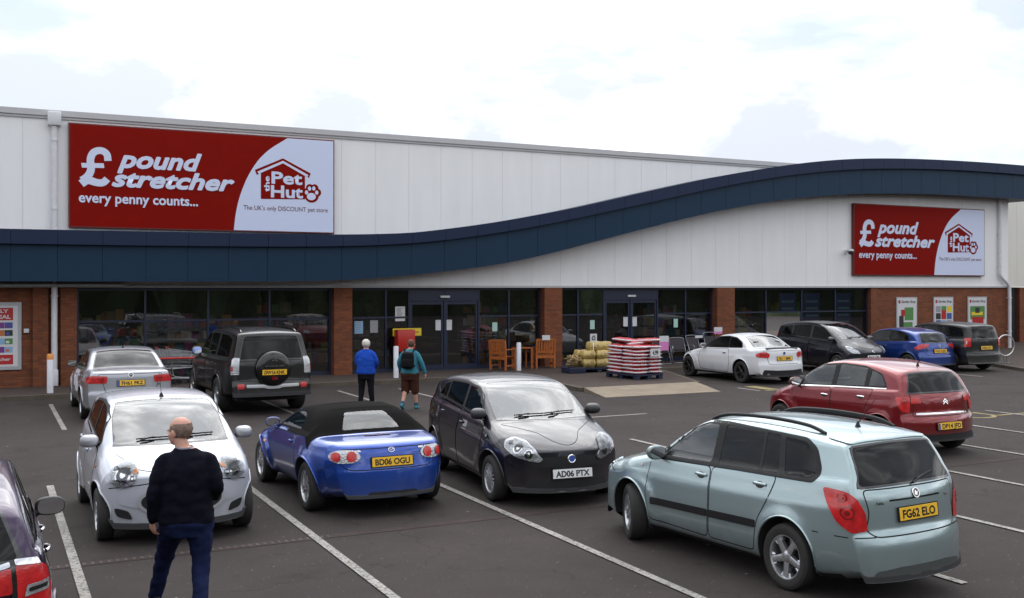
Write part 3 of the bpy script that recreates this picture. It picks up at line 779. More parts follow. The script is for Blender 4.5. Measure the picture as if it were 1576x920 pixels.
    # ---- lamps and other panels: name, projection, outline, material, lift, children
    for it in sp.get('panels', []):
        sides = it.get('sides', (0,))
        for sd in sides:
            pr = it['proj']
            if pr == 'side': proj = ('side', sd); poly = it['p']
            elif pr == 'az':     # corner seen from the given azimuth, mirrored for the right side
                ph = it['phi']; ax, ay = it['at']
                if sd == 1: proj = ('az', ph, (ax, ay)); poly = it['p']
                else: proj = ('az', -ph, (ax, -ay)); poly = [(-a, b) for a, b in it['p']][::-1]
            else:
                proj = (pr,); poly = it['p'] if sd in (0, 1) else [(-a, b) if pr != 'top' else (a, -b) for a, b in it['p']][::-1]
            o = car.patch(it['name'], roundpoly(poly, it.get('r', .02)), proj, it['m'], off=it.get('off', .006), skirt=it.get('skirt', .010), step=it.get('step', .03))
            for (cx_, cz_, r_) in it.get('bulbs', []):
                if sd == -1 and pr != 'side': cx_ = -cx_
                C_ = lambda k_: [(cx_ + k_ * r_ * math.cos(2 * math.pi * i / 18), cz_ + k_ * r_ * math.sin(2 * math.pi * i / 18)) for i in range(18)]
                ri = it.get('ringm', M_BULB)
                car.patch('reflector_ring', C_(1), proj, ri, off=it.get('off', .006) + .004, holes=[C_(.80)], skirt=0, step=.02, parent=o)
                car.patch('reflector_bowl', C_(.80), proj, it.get('bowlm', M_BOWL), off=it.get('off', .006) + .002, skirt=0, step=.03, parent=o)
                car.patch('bulb', C_(.36), proj, ri, off=it.get('off', .006) + .005, skirt=.002, step=.02, parent=o)
            if it.get('lens'):
                car.patch('lamp_lens', roundpoly(poly, it.get('r', .02)), proj, G_LENS, off=it.get('off', .006) + .014, skirt=.014, step=it.get('step', .03), parent=o)
            for ch in it.get('ch', []):
                q = ch['p']
                if sd == -1: q = [(-a, b) for a, b in q][::-1] if pr != 'side' and pr != 'top' else (q if pr == 'side' else [(a, -b) for a, b in q][::-1])
                car.patch(ch['name'], roundpoly(q, ch.get('r', .01)), proj, ch['m'], off=ch.get('off', .009), skirt=ch.get('skirt', .004), step=.025, parent=o)
    car.body = car.finish(GV, GF, GN)
    # ---- wheels
    Rr = sp['R']; tw = sp.get('tw', .2); yw = sp['track'] / 2
    for xa, st in ((sp['xfa'], sp.get('steer', 0)), (sp['xra'], 0)):
        for sd in (1, -1): wheel(root, xa, sd * yw, Rr, sp['rim'], tw, sp['wstyle'], sp['wmat'], steer=R(st))
    # ---- cabin
    be = float(np.interp(0, *car.belt)); H = max(car.Z0); W = car.W0; cx = sp['seat_x']
    it = empty('interior', parent=root)
    fl = rbox('cabin_floor', root, ((sp['cabin'][0] + sp['cabin'][1]) / 2, 0, .38), (sp['cabin'][0] - sp['cabin'][1], W * 1.5, .2), M_INT)
    bpy.data.objects.remove(it)
    for sd in (1, -1): seat(root, cx, sd * W * .42, .52, W * .56, H - .98 + .12)
    if sp.get('rearseat'): seat(root, sp['rearseat'], 0, .54, W * 1.42, H - 1.02 + .08, name='rear_seat')
    dz = sp.get('dash_z', be)
    d = rbox('dashboard', root, (sp['dash_x'], 0, dz - .12), (.42, W * 1.5, .26), M_INT, rot=(0, R(4), 0), bev=.06)
    bm = bmesh.new(); n = 20; tube(bm, [(0, .19 * math.cos(2 * math.pi * k / n), .19 * math.sin(2 * math.pi * k / n)) for k in range(n)], .016, 8, closed=True)
    tube(bm, [(0, -.18, 0), (0, .18, 0)], .02, 6); tube(bm, [(0, 0, 0), (.1, 0, -.0)], .04, 8)
    bobj('steering_wheel', bm, M_INT, root, smooth=60, loc=(sp['dash_x'] - .33, -W * .42, dz - .06), rot=(0, R(-22), 0))
    bm = bmesh.new(); box(bm, -.02, .02, -.11, .11, -.03, .03, bevel=.015)
    p, n_ = car.top_pt(s_w1 - .16 if s_w1 > s_w0 else s_w1, 0); bobj('rear_view_mirror', bm, M_BLACK, root, smooth=50, loc=p + Vector((-.09, 0, -.07)))
    # ---- mirrors, wipers, aerial
    if sp.get('mirror'):
        for sd in (1, -1): mirror(car, sp['mirror'][0], sp['mirror'][1], sd, sp.get('m_mirror', P), *sp['mirror'][2:])
    def wiper(nm, s0, q0, s1, q1, s2, q2):
        # arm from the pivot (s0, q0) to the middle of the blade that runs from (s1, q1) to (s2, q2)
        bm = bmesh.new(); mid = ((s1 + s2) / 2, (q1 + q2) / 2)
        a = car.top_pt(s0, q0, .02)[0]; b = car.top_pt(mid[0], mid[1], .030)[0]; tube(bm, [a, a.lerp(b, .5) + Vector((0, 0, .006)), b], [.011, .009, .006], 6)
        tube(bm, [car.top_pt(s1 + (s2 - s1) * k / 8, q1 + (q2 - q1) * k / 8, .018)[0] for k in range(9)], .0085, 6); bobj(nm, bm, M_BLACK, root, smooth=60)
    if sp.get('wipers', True):
        ds = s_w1 - s_w0; b = s_w0 - .02; ar = w_arc = sp['ws'].get('arc', 0)
        wiper('wiper', b, .10, b + .05, .02, b + ds * .10 + .02, .74)
        wiper('wiper', b + .01, -.55, b + .05, -.62, b + .05, .0)
    if sp.get('rwiper'):
        sr0, sr1, q0, q1 = sp['rwiper']; a = S1(z=sr0, front=False); b = S1(z=sr1, front=False)
        wiper('rear_wiper', a, q0, a + (b - a) * .35, q0 + (q1 - q0) * .25, a + (b - a) * .8, q1)
    if sp.get('aerial'):
        x, q, L = sp['aerial'][:3]; p, n_ = car.top_pt(S1(x=x), q)
        bm = bmesh.new(); lathe(bm, [(.030, 0), (.022, .015), (.010, .045), (.004, .05)], 12, M=Matrix.Translation(p))
        if L > .06: tube(bm, [p + Vector((0, 0, .03)), p + Vector((sp['aerial'][3] * L, 0, .03 + L * .8))], [.004, .0025], 6)
        bobj('aerial', bm, M_BLACK, root, smooth=50)
    for pt in sp.get('plates', []): plate(car, *pt[:3], **pt[3])
    for x, y, z, r in sp.get('exhaust', []):
        bm = bmesh.new(); lathe(bm, [(r - .008, -.12), (r - .008, .0), (r, .0), (r, -.25)], 18, M=Matrix.Translation((x, y, z)) @ Matrix.Rotation(R(-90), 4, 'Y'))
        bobj('exhaust_pipe', bm, mat('exhaust_steel', (.25, .24, .23), .35, 1.0), root)
    return car

def badge(car, rear, y, z, r=.045, kind='ring', side=None):
    sg = -1 if rear else 1
    p, n = car.hit(('rear' if rear else 'front',), y, z)
    zax = n.normalized(); xax = Vector((0, 0, 1)).cross(zax).normalized(); yax = zax.cross(xax)
    M = Matrix.Translation(p + n * .006) @ Matrix((xax, yax, zax)).transposed().to_4x4()
    bm = bmesh.new()
    if kind in ('ring', 'w', 'arrow'):
        lathe(bm, [(r * .78, 0), (r * .82, .008), (r * .95, .008), (r, 0)], 28, M=M)
        lathe(bm, [(.001, .002), (r * .8, .002)], 28, M=M, mi=1)
        if kind == 'w':
            for pts in ([(-.5, .62), (0, -.02), (.5, .62)], [(-.72, .2), (-.36, -.66), (0, -.05), (.36, -.66), (.72, .2)]):
                tube(bm, [M @ Vector((a * r, b * r, .006)) for a, b in pts], r * .09, 6)
        if kind == 'arrow':
            prism(bm, [(-.5 * r, -.3 * r), (.1 * r, -.5 * r), (.55 * r, .35 * r), (.1 * r, .1 * r), (-.2 * r, .55 * r)], .002, .008, 'z', M=M)
    elif kind == 'chevrons':
        for dz_ in (0, -.75):
            prism(bm, [(-r, (-.45 + dz_) * r), (0, (.45 + dz_) * r), (r, (-.45 + dz_) * r), (r, (-.05 + dz_) * r), (0, (.9 + dz_) * r), (-r, (-.05 + dz_) * r)], .0, .008, 'z', M=M)
    elif kind == 'oval':
        lathe(bm, [(r * .75, 0), (r * .82, .008), (r * .95, .008), (r, 0)], 28, M=M @ Matrix.Scale(.78, 4, (0, 1, 0)))
        tube(bm, [M @ Vector((a * r, b * r, .006)) for a, b in [(-.72, .2), (-.3, .15), (0, -.15), (.3, .15), (.72, .2)]], r * .09, 6)
    elif kind == 'diamonds':
        for a in (90, 210, 330):
            c, s_ = math.cos(R(a)), math.sin(R(a)); L = [(0, 0), (.5, .29), (1, 0), (.5, -.29)]
            prism(bm, [((u * c - v * s_) * r, (u * s_ + v * c) * r) for u, v in L], 0, .008, 'z', M=M)
    elif kind == 'roundel':
        lathe(bm, [(.001, .004), (r * .5, .004)], 24, M=M, mi=2); lathe(bm, [(r * .5, .004), (r, .006), (r, 0)], 24, M=M, mi=1)
        lathe(bm, [(r * .9, .0065), (r, .0075)], 24, M=M)
    elif kind == 'disc':
        lathe(bm, [(.001, .006), (r * .7, .006)], 24, M=M, mi=2); lathe(bm, [(r * .7, .006), (r * .85, .009), (r, 0)], 24, M=M)
    return bobj('badge', bm, [M_CHROME, M_GLOSSBLACK, mat('badge_blue', (.03, .08, .35), .3)], car.root, smooth=40)

def rearword(car, s, y, z, h=.035, w=None, rear=True):
    p, n = car.hit(('rear' if rear else 'front',), y, z)
    zax = n.normalized(); xax = Vector((0, 0, 1)).cross(zax).normalized(); yax = zax.cross(xax)
    M = Matrix.Translation(p + n * .006) @ Matrix((xax, yax, zax)).transposed().to_4x4()
    bm = bmesh.new(); text_into(bm, s, h, M, bold=.001, align='CENTER', width=w, depth=.002)
    return bobj('chrome_lettering', bm, M_CHROME, car.root)
# ================= estate car (nearest, pale green-blue)
def spec_estate():
    P = paint('pale_green_metallic', (.33, .42, .435), .60, .28)
    sp = dict(paint=P, R=.302, rim=.205, tw=.195, track=1.44, xfa=1.231, xra=-1.231, wstyle='five', wmat=M_ALLOY, steer=-26)
    sp['top'] = [(2.03, .20), (2.07, .30), (2.09, .44), (2.08, .58), (2.03, .70), (1.92, .79), (1.70, .86), (1.35, .935), (1.08, .985), (.94, 1.02), (.80, 1.09), (.45, 1.285), (.24, 1.395), (.02, 1.455), (-.45, 1.485), (-1.1, 1.475), (-1.55, 1.435), (-1.74, 1.40), (-1.80, 1.36), (-1.84, 1.28), (-1.99, 1.085), (-2.055, .985), (-2.085, .93), (-2.105, .80), (-2.11, .66), (-2.15, .60), (-2.185, .50), (-2.18, .36), (-2.14, .24)]
    sp['plan'] = [(2.1, .70), (1.9, .765), (1.5, .812), (.9, .822), (0, .824), (-.9, .824), (-1.5, .812), (-1.9, .775), (-2.2, .71)]
    sp['bot'] = [(2.1, .24), (1.7, .18), (-1.7, .19), (-2.2, .27)]
    sp['beltz'] = [(2.1, .93), (.8, .955), (-.5, .985), (-1.7, 1.03), (-2.2, 1.04)]
    sp['crown'] = [(2.1, .04), (1.6, .055), (1.0, .04), (.3, .03), (-.4, .05), (-1.65, .045), (-1.85, .01), (-2.2, .01)]
    sp['corner'] = [(2.1, .05), (1.6, .12), (1.0, .07), (.6, .04), (.2, .06), (-1.5, .08), (-1.8, .035), (-2.2, .05)]
    sp.update(shoulder=.030, tumble=.36, bow_f=(.13, .34), bow_r=(.05, .25), bow_mid=-.3, cowl_x=.95, rearglass_x=-1.70)
    sp['ws'] = dict(z0=1.045, z1=1.415, arc=.05); sp['rw'] = dict(z0=1.03, z1=1.345, w0=.97, w1=.96, ring=.022)
    b = lambda x: np.interp(x, [-2, -.5, .8], [1.055, 1.02, .985])
    sp['panes'] = [dict(p=[(.70, b(.7)), (-.10, b(-.1)), (-.08, 1.375), (.10, 1.372), (.28, 1.315)]),
                   dict(p=[(-.21, b(-.2)), (-.80, b(-.8)), (-.76, 1.375), (-.19, 1.385)], g=G_DARK),
                   dict(p=[(-.84, b(-.8)), (-1.07, b(-1)), (-.98, 1.37), (-.80, 1.375)], g=G_DARK, r=.02),
                   dict(p=[(-1.15, b(-1.1)), (-1.50, b(-1.5)), (-1.545, 1.13), (-1.45, 1.27), (-1.32, 1.345), (-1.05, 1.36)], g=G_DARK)]
    sp['dlo'] = [(.80, b(.8) - .035), (-1.54, b(-1.6) - .035), (-1.59, 1.12), (-1.48, 1.305), (-1.33, 1.38), (-.2, 1.415), (.12, 1.403), (.32, 1.335), (.72, 1.04)]
    sp['doors'] = [dict(p=[(.86, .30), (.90, .60), (.86, .94), (-.13, .975), (-.14, .60), (-.10, .28)], h=(-.0, .88)),
                   dict(p=[(-.15, .975), (-1.08, 1.01), (-1.0, .80), (-.86, .58), (-.80, .28), (-.12, .28), (-.16, .60)], h=(-.87, .91))]
    sp['moulding'] = (.80, .50, -.84, .54)
    sp['boot'] = [(-.60, .66), (-.56, .80), (-.60, .995), (.60, .995), (.56, .80), (.60, .66), (.52, .60), (-.52, .60)]
    sp['lines_side'] = [[(-1.90, .70), (-2.2, .70)], [(1.55, .70), (1.75, .76), (2.0, .70)]]
    sp['lines_rear'] = [[(-.80, .60), (-.52, .60)], [(.52, .60), (.80, .60)]]
    # tail lamp wrapping the corner; a: across, seen from 155 degrees (left rear)
    ph = R(148)
    sp['panels'] = [
        dict(name='tail_light', proj='az', phi=ph, at=(-2.03, .72), sides=(1, -1), m=M_REDLAMP, off=.010, r=.03,
             p=[(-.22, 1.0), (-.06, .985), (.02, .93), (.10, .80), (.115, .655), (-.03, .64), (-.14, .72), (-.20, .86)], bulbs=[(-.09, .93, .035), (-.06, .81, .055)], ringm=M_DKREDLAMP, bowlm=M_REDLAMP,
             ch=[dict(name='reversing_light', p=[(-.02, .70), (.10, .69), (.10, .77), (.00, .78)], m=M_CLEARLAMP), dict(name='indicator_light', p=[(-.16, .90), (-.04, .89), (.0, .84), (-.13, .84)], m=M_DKREDLAMP)]),
        dict(name='headlight', proj='az', phi=R(40), at=(1.92, .62), sides=(1, -1), m=M_CLEARLAMP, bulbs=[(0, .715, .06)], lens=True, off=.006, r=.04, p=[(-.20, .62), (.16, .68), (.18, .76), (.0, .80), (-.18, .76)]),
        dict(name='radiator_grille', proj='front', sides=(0,), m=M_GLOSSBLACK, off=.006, p=[(-.36, .60), (.36, .60), (.42, .74), (-.42, .74)]),
        dict(name='bumper_intake', proj='front', sides=(0,), m=M_BLACK, off=.005, p=[(-.55, .30), (.55, .30), (.50, .44), (-.50, .44)]),
        dict(name='bumper_valance', proj='rear', sides=(0,), m=mat('dark_grey_valance', (.05, .055, .055), .5), off=.008, p=[(-.60, .26), (.60, .26), (.54, .315), (.3, .34), (-.3, .34), (-.54, .315)]),
        dict(name='boot_handle', proj='rear', sides=(0,), m=M_GLOSSBLACK, off=.006, p=[(-.34, .89), (.34, .89), (.34, .905), (-.34, .905)], r=.005),
        dict(name='side_indicator', proj='side', sides=(1, -1), m=M_CLEARLAMP, off=.01, p=[(1.00, .83), (1.05, .83), (1.05, .86), (1.0, .86)], r=.01),
        dict(name='spoiler_lip', proj='top', sides=(0,), m=P, off=.012, p=[(-1.50, -.54), (-1.765, -.54), (-1.785, 0), (-1.765, .54), (-1.50, .54), (-1.48, 0)], r=.06),
    ]
    sp.update(seat_x=.05, rearseat=-.85, dash_x=.72, cabin=(.9, -1.8), mirror=(.66, .99, .21, .15, .11, .09), aerial=(-1.40, 0, .32, -.7), plates=[(True, 'FG62 ELO', .775, {})], rwiper=(1.01, 1.10, .0, -.55), fuel=(-1.42, .84, -1), exhaust=[(-2.14, -.45, .25, .028)])
    return sp
def make_estate():
    car = build_car('estate_car', 'pale green metallic estate car nearest the camera with black roof rails, front wheel turned', (7.10, 8.87), 94.9, spec_estate())
    for sd in (1, -1):
        bm = bmesh.new(); pts = []
        for x, h in [(.15, .0), (.05, .022), (-.15, .040), (-.7, .045), (-1.2, .042), (-1.35, .022), (-1.45, .0)]:
            q = .985; p, n = car.top_pt(car.s_of(x=x), q * sd); pts.append(tuple(p + Vector((0, 0, h)) + n * .006))
        vs_ = tube(bm, chaikin(pts, 2), [.018] * len(chaikin(pts, 2)), 8)
        bobj('roof_rail', bm, M_BLACK, car.root, smooth=60)
    badge(car, True, 0, .935 + .0, .047, 'arrow'); rearword(car, 'TDi', -.46, .87, .04); rearword(car, 'Fabia', .45, .87, .04)
    bm = bmesh.new(); p, n = car.top_pt(car.s_of(z=1.07, front=False), .45, -.01)
    bx_ = car.patch('window_sticker', [(0, 0)] and [(car.s_of(z=1.14, front=False), .22), (car.s_of(z=1.14, front=False), .58), (car.s_of(z=1.08, front=False), .58), (car.s_of(z=1.08, front=False), .22)], ('top_s',), mat('blue_sticker', (.03, .13, .19), .5), off=-.004, skirt=0, step=.05)
    bm.free()
    return car
def base_spec(P, half, ov_f, ov_r, wb, H, R_, top, **k):
    xf, xr = wb / 2 + ov_f, -(wb / 2 + ov_r)
    sp = dict(paint=P, R=R_, rim=R_ - .1, tw=.2, track=2 * half - .20, xfa=wb / 2, xra=-wb / 2, wstyle='five', wmat=M_ALLOY, top=top)
    sp['plan'] = [(xf, half * .86), (xf - .2, half * .93), (xf - .6, half * .985), (.9, half), (-.9, half), (xr + .6, half * .99), (xr + .25, half * .965), (xr, half * .91)]
    sp['bot'] = [(xf, .25), (xf - .4, .19), (xr + .5, .20), (xr, .27)]
    sp['crown'] = [(xf, .04), (1.6, .055), (1.0, .045), (.3, .03), (-.4, .05), (xr + .4, .045), (xr + .15, .01), (xr, .01)]
    sp['corner'] = [(xf, .06), (1.6, .13), (1.0, .08), (.6, .04), (.2, .06), (xr + .5, .08), (xr + .2, .05), (xr, .05)]
    sp['beltz'] = [(xf, .90), (.8, .94), (-.5, .98), (xr, 1.02)]
    sp.update(shoulder=.03, tumble=.34, bow_f=(.13, .36), bow_r=(.06, .20), bow_mid=-.2, cowl_x=1.0, rearglass_x=xr + .35, seat_x=.05, rearseat=-.75, dash_x=.75, cabin=(.95, xr + .4))
    sp.update(k); return sp
def side_windows(sp, curve, cuts, lift=.035, g=None, inset=.028):
    """curve: the window line from the foot of the A pillar over the top to the foot of the rear pillar; cuts: (front x, rear x[, lean]) per pane"""
    dlo = [tuple(p) for p in curve]
    sp['dlo'] = dlo
    inn = offset_poly(dlo, -inset)
    b = lambda x: np.interp(x, sorted([inn[0][0], inn[-1][0]]), [z for _, z in sorted([inn[0], inn[-1]])])
    top = [p for p in inn]
    tx = np.array([p[0] for p in top][::-1]); tz = np.array([p[1] for p in top][::-1])
    o = np.argsort(tx); tx, tz = tx[o], tz[o]
    sp['panes'] = []
    for c in cuts:
        x1, x0 = c[0], c[1]; ln = c[2] if len(c) > 2 else 0
        L = max(x0, inn[-1][0]); U = min(x1, inn[0][0])
        xs = np.linspace(U, L, 12)
        pl = [(L, float(b(L)))] + [(U, float(b(U)))] + [(float(x + ln * (min(1, max(0, (np.interp(x, tx, tz) - b(x)) / .4)))), float(np.interp(x, tx, tz))) for x in xs]
        q = [pl[0]]
        for p in pl[1:]:
            if (Vector(p) - Vector(q[-1])).length > .025: q.append(p)
        if (Vector(q[0]) - Vector(q[-1])).length < .025: q.pop()
        d = dict(p=q, r=.02)
        if len(c) > 3: d['g'] = c[3]
        sp['panes'].append(d)
    return sp

# ================= small silver-white hatchback facing the camera
def make_city():
    P = paint('silver_white_paint', (.50, .52, .58), .30, .36)
    top = [(1.78, .20), (1.84, .30), (1.865, .44), (1.85, .58), (1.78, .69), (1.66, .77), (1.48, .85), (1.30, .92), (1.16, .965), (1.05, 1.01), (.78, 1.17), (.50, 1.32), (.32, 1.395), (.12, 1.435), (-.3, 1.465), (-.8, 1.455), (-1.22, 1.40), (-1.36, 1.33), (-1.45, 1.18), (-1.52, .98), (-1.55, .8), (-1.57, .6), (-1.58, .45), (-1.55, .3)]
    sp = base_spec(P, .815, .695, .40, 2.34, 1.465, .285, top, rim=.185, wstyle='ten', wmat=M_HUBCAP, tw=.17, cowl_x=1.1, bow_f=(.15, .42), dash_x=.85, rearseat=-.7)
    sp['ws'] = dict(z0=1.02, z1=1.40, arc=.07, w0=.995, w1=.97); sp['rw'] = dict(z0=.98, z1=1.33)
    side_windows(sp, [(.86, .965), (.56, 1.24), (.30, 1.36), (-.10, 1.395), (-.60, 1.37), (-.95, 1.27), (-1.05, 1.10)], [(.9, -.02), (-.10, -1.2)])
    sp['doors'] = [dict(p=[(.93, .30), (.96, .60), (.90, .93), (-.10, 1.0), (-.12, .60), (-.08, .28)], h=(.05, .84)), dict(p=[(-.12, 1.0), (-.98, 1.06), (-.88, .72), (-.76, .42), (-.72, .28), (-.10, .28), (-.14, .60)], h=(-.72, .90))]
    sp['bonnet'] = dict(x0=1.20, x1=1.70, w0=.99, w1=.72, curve=1.2)
    oval = lambda cx, cz, a, b, n=20, t=0: [(cx + a * math.cos(2 * math.pi * i / n) * math.cos(t) - b * math.sin(2 * math.pi * i / n) * math.sin(t), cz + a * math.cos(2 * math.pi * i / n) * math.sin(t) + b * math.sin(2 * math.pi * i / n) * math.cos(t)) for i in range(n)]
    M_DKINT = M_BLACK
    sp['panels'] = [
        dict(name='headlight', proj='az', phi=R(26), at=(1.60, .56), sides=(1, -1), m=M_CLEARLAMP, off=.010, r=.01, p=oval(.03, .735, .155, .125, t=R(14)),
             bulbs=[(.025, .735, .085), (-.085, .70, .032), (.12, .79, .03)], lens=True, ch=[dict(name='indicator_light', p=oval(-.095, .765, .028, .024), m=M_AMBERLAMP, off=.016)]),
        dict(name='bumper_panel', proj='front', sides=(0,), m=P, off=.010, p=[(-.62, .44), (-.58, .61), (.58, .61), (.62, .44), (.45, .40), (-.45, .40)], r=.06),
        dict(name='grille_surround', proj='front', sides=(0,), m=mat('light_grille_trim', (.5, .5, .52), .3, .5), off=.022, p=oval(0, .46, .44, .175, 28)),
        dict(name='radiator_grille', proj='front', sides=(0,), m=M_BLACK, off=.026, p=oval(0, .46, .40, .145, 28)),
        dict(name='bumper_intake', proj='front', sides=(1, -1), m=M_DKINT, off=.014, p=[(.48, .28), (.62, .31), (.65, .40), (.52, .37)], r=.03),
        dict(name='side_indicator', proj='side', sides=(1, -1), m=M_AMBERLAMP, off=.01, p=[(1.02, .76), (1.07, .76), (1.07, .79), (1.02, .79)], r=.01)]
    sp['lines_front'] = [[(-.70, .60), (-.30, .655), (.30, .655), (.70, .60)]]
    sp.update(mirror=(.74, .99, .20, .145, .10, .10), aerial=(.18, 0, .30, -.55), plates=[(False, 'LC08 VWN', .46, {})] and [])
    return build_car('city_hatchback', 'small silver white hatchback facing the camera behind the walking bald man', (1.90, 13.85), 270, sp)

# ================= blue roadster with black soft top
def make_roadster():
    P = paint('bright_blue_metallic', (.007, .055, .34), .50, .28)
    top = [(1.92, .20), (1.955, .30), (1.965, .42), (1.93, .54), (1.82, .63), (1.5, .74), (1.1, .825), (.85, .862), (.72, .885), (.60, .94), (.30, 1.085), (.10, 1.165), (-.05, 1.205), (-.35, 1.235), (-.70, 1.225), (-.92, 1.165), (-1.08, 1.07), (-1.22, .965), (-1.29, .925), (-1.42, .915), (-1.65, .905), (-1.82, .885), (-1.90, .855), (-1.945, .80), (-1.965, .72), (-1.985, .62), (-2.01, .54), (-2.0, .44), (-1.93, .33), (-1.84, .25)]
    sp = base_spec(P, .862, .80, .85, 2.33, 1.245, .305, top, rim=.205, wstyle='five', tw=.205, cowl_x=.8, rearglass_x=-1.25, flare=.042, seat_x=-.35, rearseat=None, dash_x=.42, cabin=(.6, -1.0), tumble=.52, shoulder=.06, bow_f=(.14, .40), bow_r=(.06, .34), archgap=.05)
    sp['beltz'] = [(2, .80), (.8, .845), (-.5, .875), (-1.2, .90), (-2, .88)]
    sp['corner'] = [(2, .06), (1.5, .14), (1.0, .09), (.6, .04), (.2, .05), (-.6, .15), (-1.2, .12), (-1.5, .10), (-1.85, .06), (-2, .05)]
    sp['crown'] = [(2, .03), (1.5, .02), (.9, .03), (.3, .03), (-.5, .045), (-1.1, .03), (-1.4, .02), (-2, .02)]
    sp['side'] = [(-.1, .14), (0, .12), (.14, .075), (.32, .028), (.5, .004), (.64, .0), (.76, .006), (.82, .022), (.93, .04), (1, .055)]
    sp['plan'] = [(2.0, .66), (1.75, .76), (1.4, .85), (1.1, .862), (0, .835), (-1.1, .862), (-1.45, .850), (-1.75, .755), (-2.05, .64)]
    sp['ws'] = dict(z0=.91, z1=1.165, arc=.05)
    sp['rw'] = dict(z0=.972, z1=1.165, w0=.68, w1=.60, ring=.018, r=.07, frm=mat('black_canvas', (.0055, .005, .005), .95, spec=.1, bump=.2, bscale=300))
    sp['g_rear'] = G_CLEAR
    canvas = MATS['black_canvas']
    side_windows(sp, [(.52, .885), (.10, 1.10), (-.12, 1.155), (-.38, 1.155), (-.50, 1.10), (-.56, .90)], [(.6, -.6)])
    sp['m_frame'] = canvas
    sp['doors'] = [dict(p=[(.52, .30), (.60, .58), (.56, .84), (-.58, .865), (-.63, .60), (-.55, .28)], h=(-.38, .77), hl=.12)]
    sp['boot'] = [(-.60, .62), (-.62, .74), (-.60, .82), (.60, .82), (.62, .74), (.60, .62), (.50, .575), (-.50, .575)]; sp['boot_name'] = 'boot_lid'
    circ = lambda cx, cz, r, n=16: [(cx + r * math.cos(2 * math.pi * i / n), cz + r * math.sin(2 * math.pi * i / n)) for i in range(n)]
    ov = lambda cx, cz, a, b, n=24: [(cx + math.copysign(abs(math.cos(2 * math.pi * i / n)) ** .8, math.cos(2 * math.pi * i / n)) * a, cz + b * math.sin(2 * math.pi * i / n)) for i in range(n)]
    sp['panels'] = [
        dict(name='tail_light', proj='az', phi=R(166), at=(-1.93, .54), sides=(1, -1), m=M_CLEARLAMP, off=.012, r=.01, p=ov(-.035, .735, .185, .078),
             ch=[dict(name='brake_light', p=circ(.045, .735, .062), m=M_REDLAMP, off=.022, skirt=.008), dict(name='outer_light', p=circ(-.135, .735, .054), m=M_REDLAMP, off=.022, skirt=.008)]),
        dict(name='high_brake_light', proj='top', sides=(0,), m=M_DKREDLAMP, off=.010, p=[(-1.40, -.17), (-1.44, -.17), (-1.455, 0), (-1.44, .17), (-1.40, .17), (-1.415, 0)][::1], r=.01),
        dict(name='headlight', proj='az', phi=R(45), at=(1.66, .62), sides=(1, -1), m=M_HEADREFL, off=.008, r=.03, p=ov(0, .60, .16, .055)),
        dict(name='side_indicator', proj='side', sides=(1, -1), m=M_AMBERLAMP, off=.01, p=ov(.78, .64, .03, .014)),
        dict(name='bumper_valance', proj='rear', sides=(0,), m=M_BLACK, off=.006, p=[(-.35, .24), (.35, .24), (.30, .31), (-.30, .31)], r=.03)]
    sp['lines_side'] = [[(-1.80, .66), (-1.66, .58), (-1.50, .52)]]
    sp.update(mirror=(.46, .90, .20, .13, .10, .09), wipers=True, plates=[(True, 'BD06 OGU', .665, {})], exhaust=[(-1.97, -.42, .27, .036), (-1.97, .42, .27, .036)])
    car = build_car('roadster_car', 'bright blue two seat roadster with its black soft top up', (4.33, 14.3), 90.8, sp)
    # soft top: the canvas skin over the hoops
    N, m, M2 = car.N, car.m, car.M2
    i0 = int(np.searchsorted(-car.X0, .02)); i1 = int(np.searchsorted(-car.X0, 1.27))
    sel = car.alive & (car.fi >= i0) & (car.fi < i1)
    jj = np.where(car.fj < m - 1, car.fj, M2 - car.fj - 1)
    sel &= jj >= car.jb
    # the side glass keeps its place
    F = car.F[sel]; off = car.verts + car.vn * .0035
    used = np.unique(F); mp_ = -np.ones(len(off), int); mp_[used] = np.arange(len(used))
    meshobj('soft_top', off[used], mp_[F], canvas, car.root, smooth=True, normals=car.vn[used])
    # seams over the hoops
    for xx in (-.45, -.80):
        car.strip('canvas_seam', [(car.s_of(x=xx), q / 10) for q in range(-10, 11)], ('top_s',), .02, canvas, off=.004, height=.006, step=.05)
    badge(car, True, 0, .795, .042, 'oval'); rearword(car, 'Mazda', .44, .79, .035, w=.13); rearword(car, 'MX-5', -.42, .79, .035, w=.11)
    return car

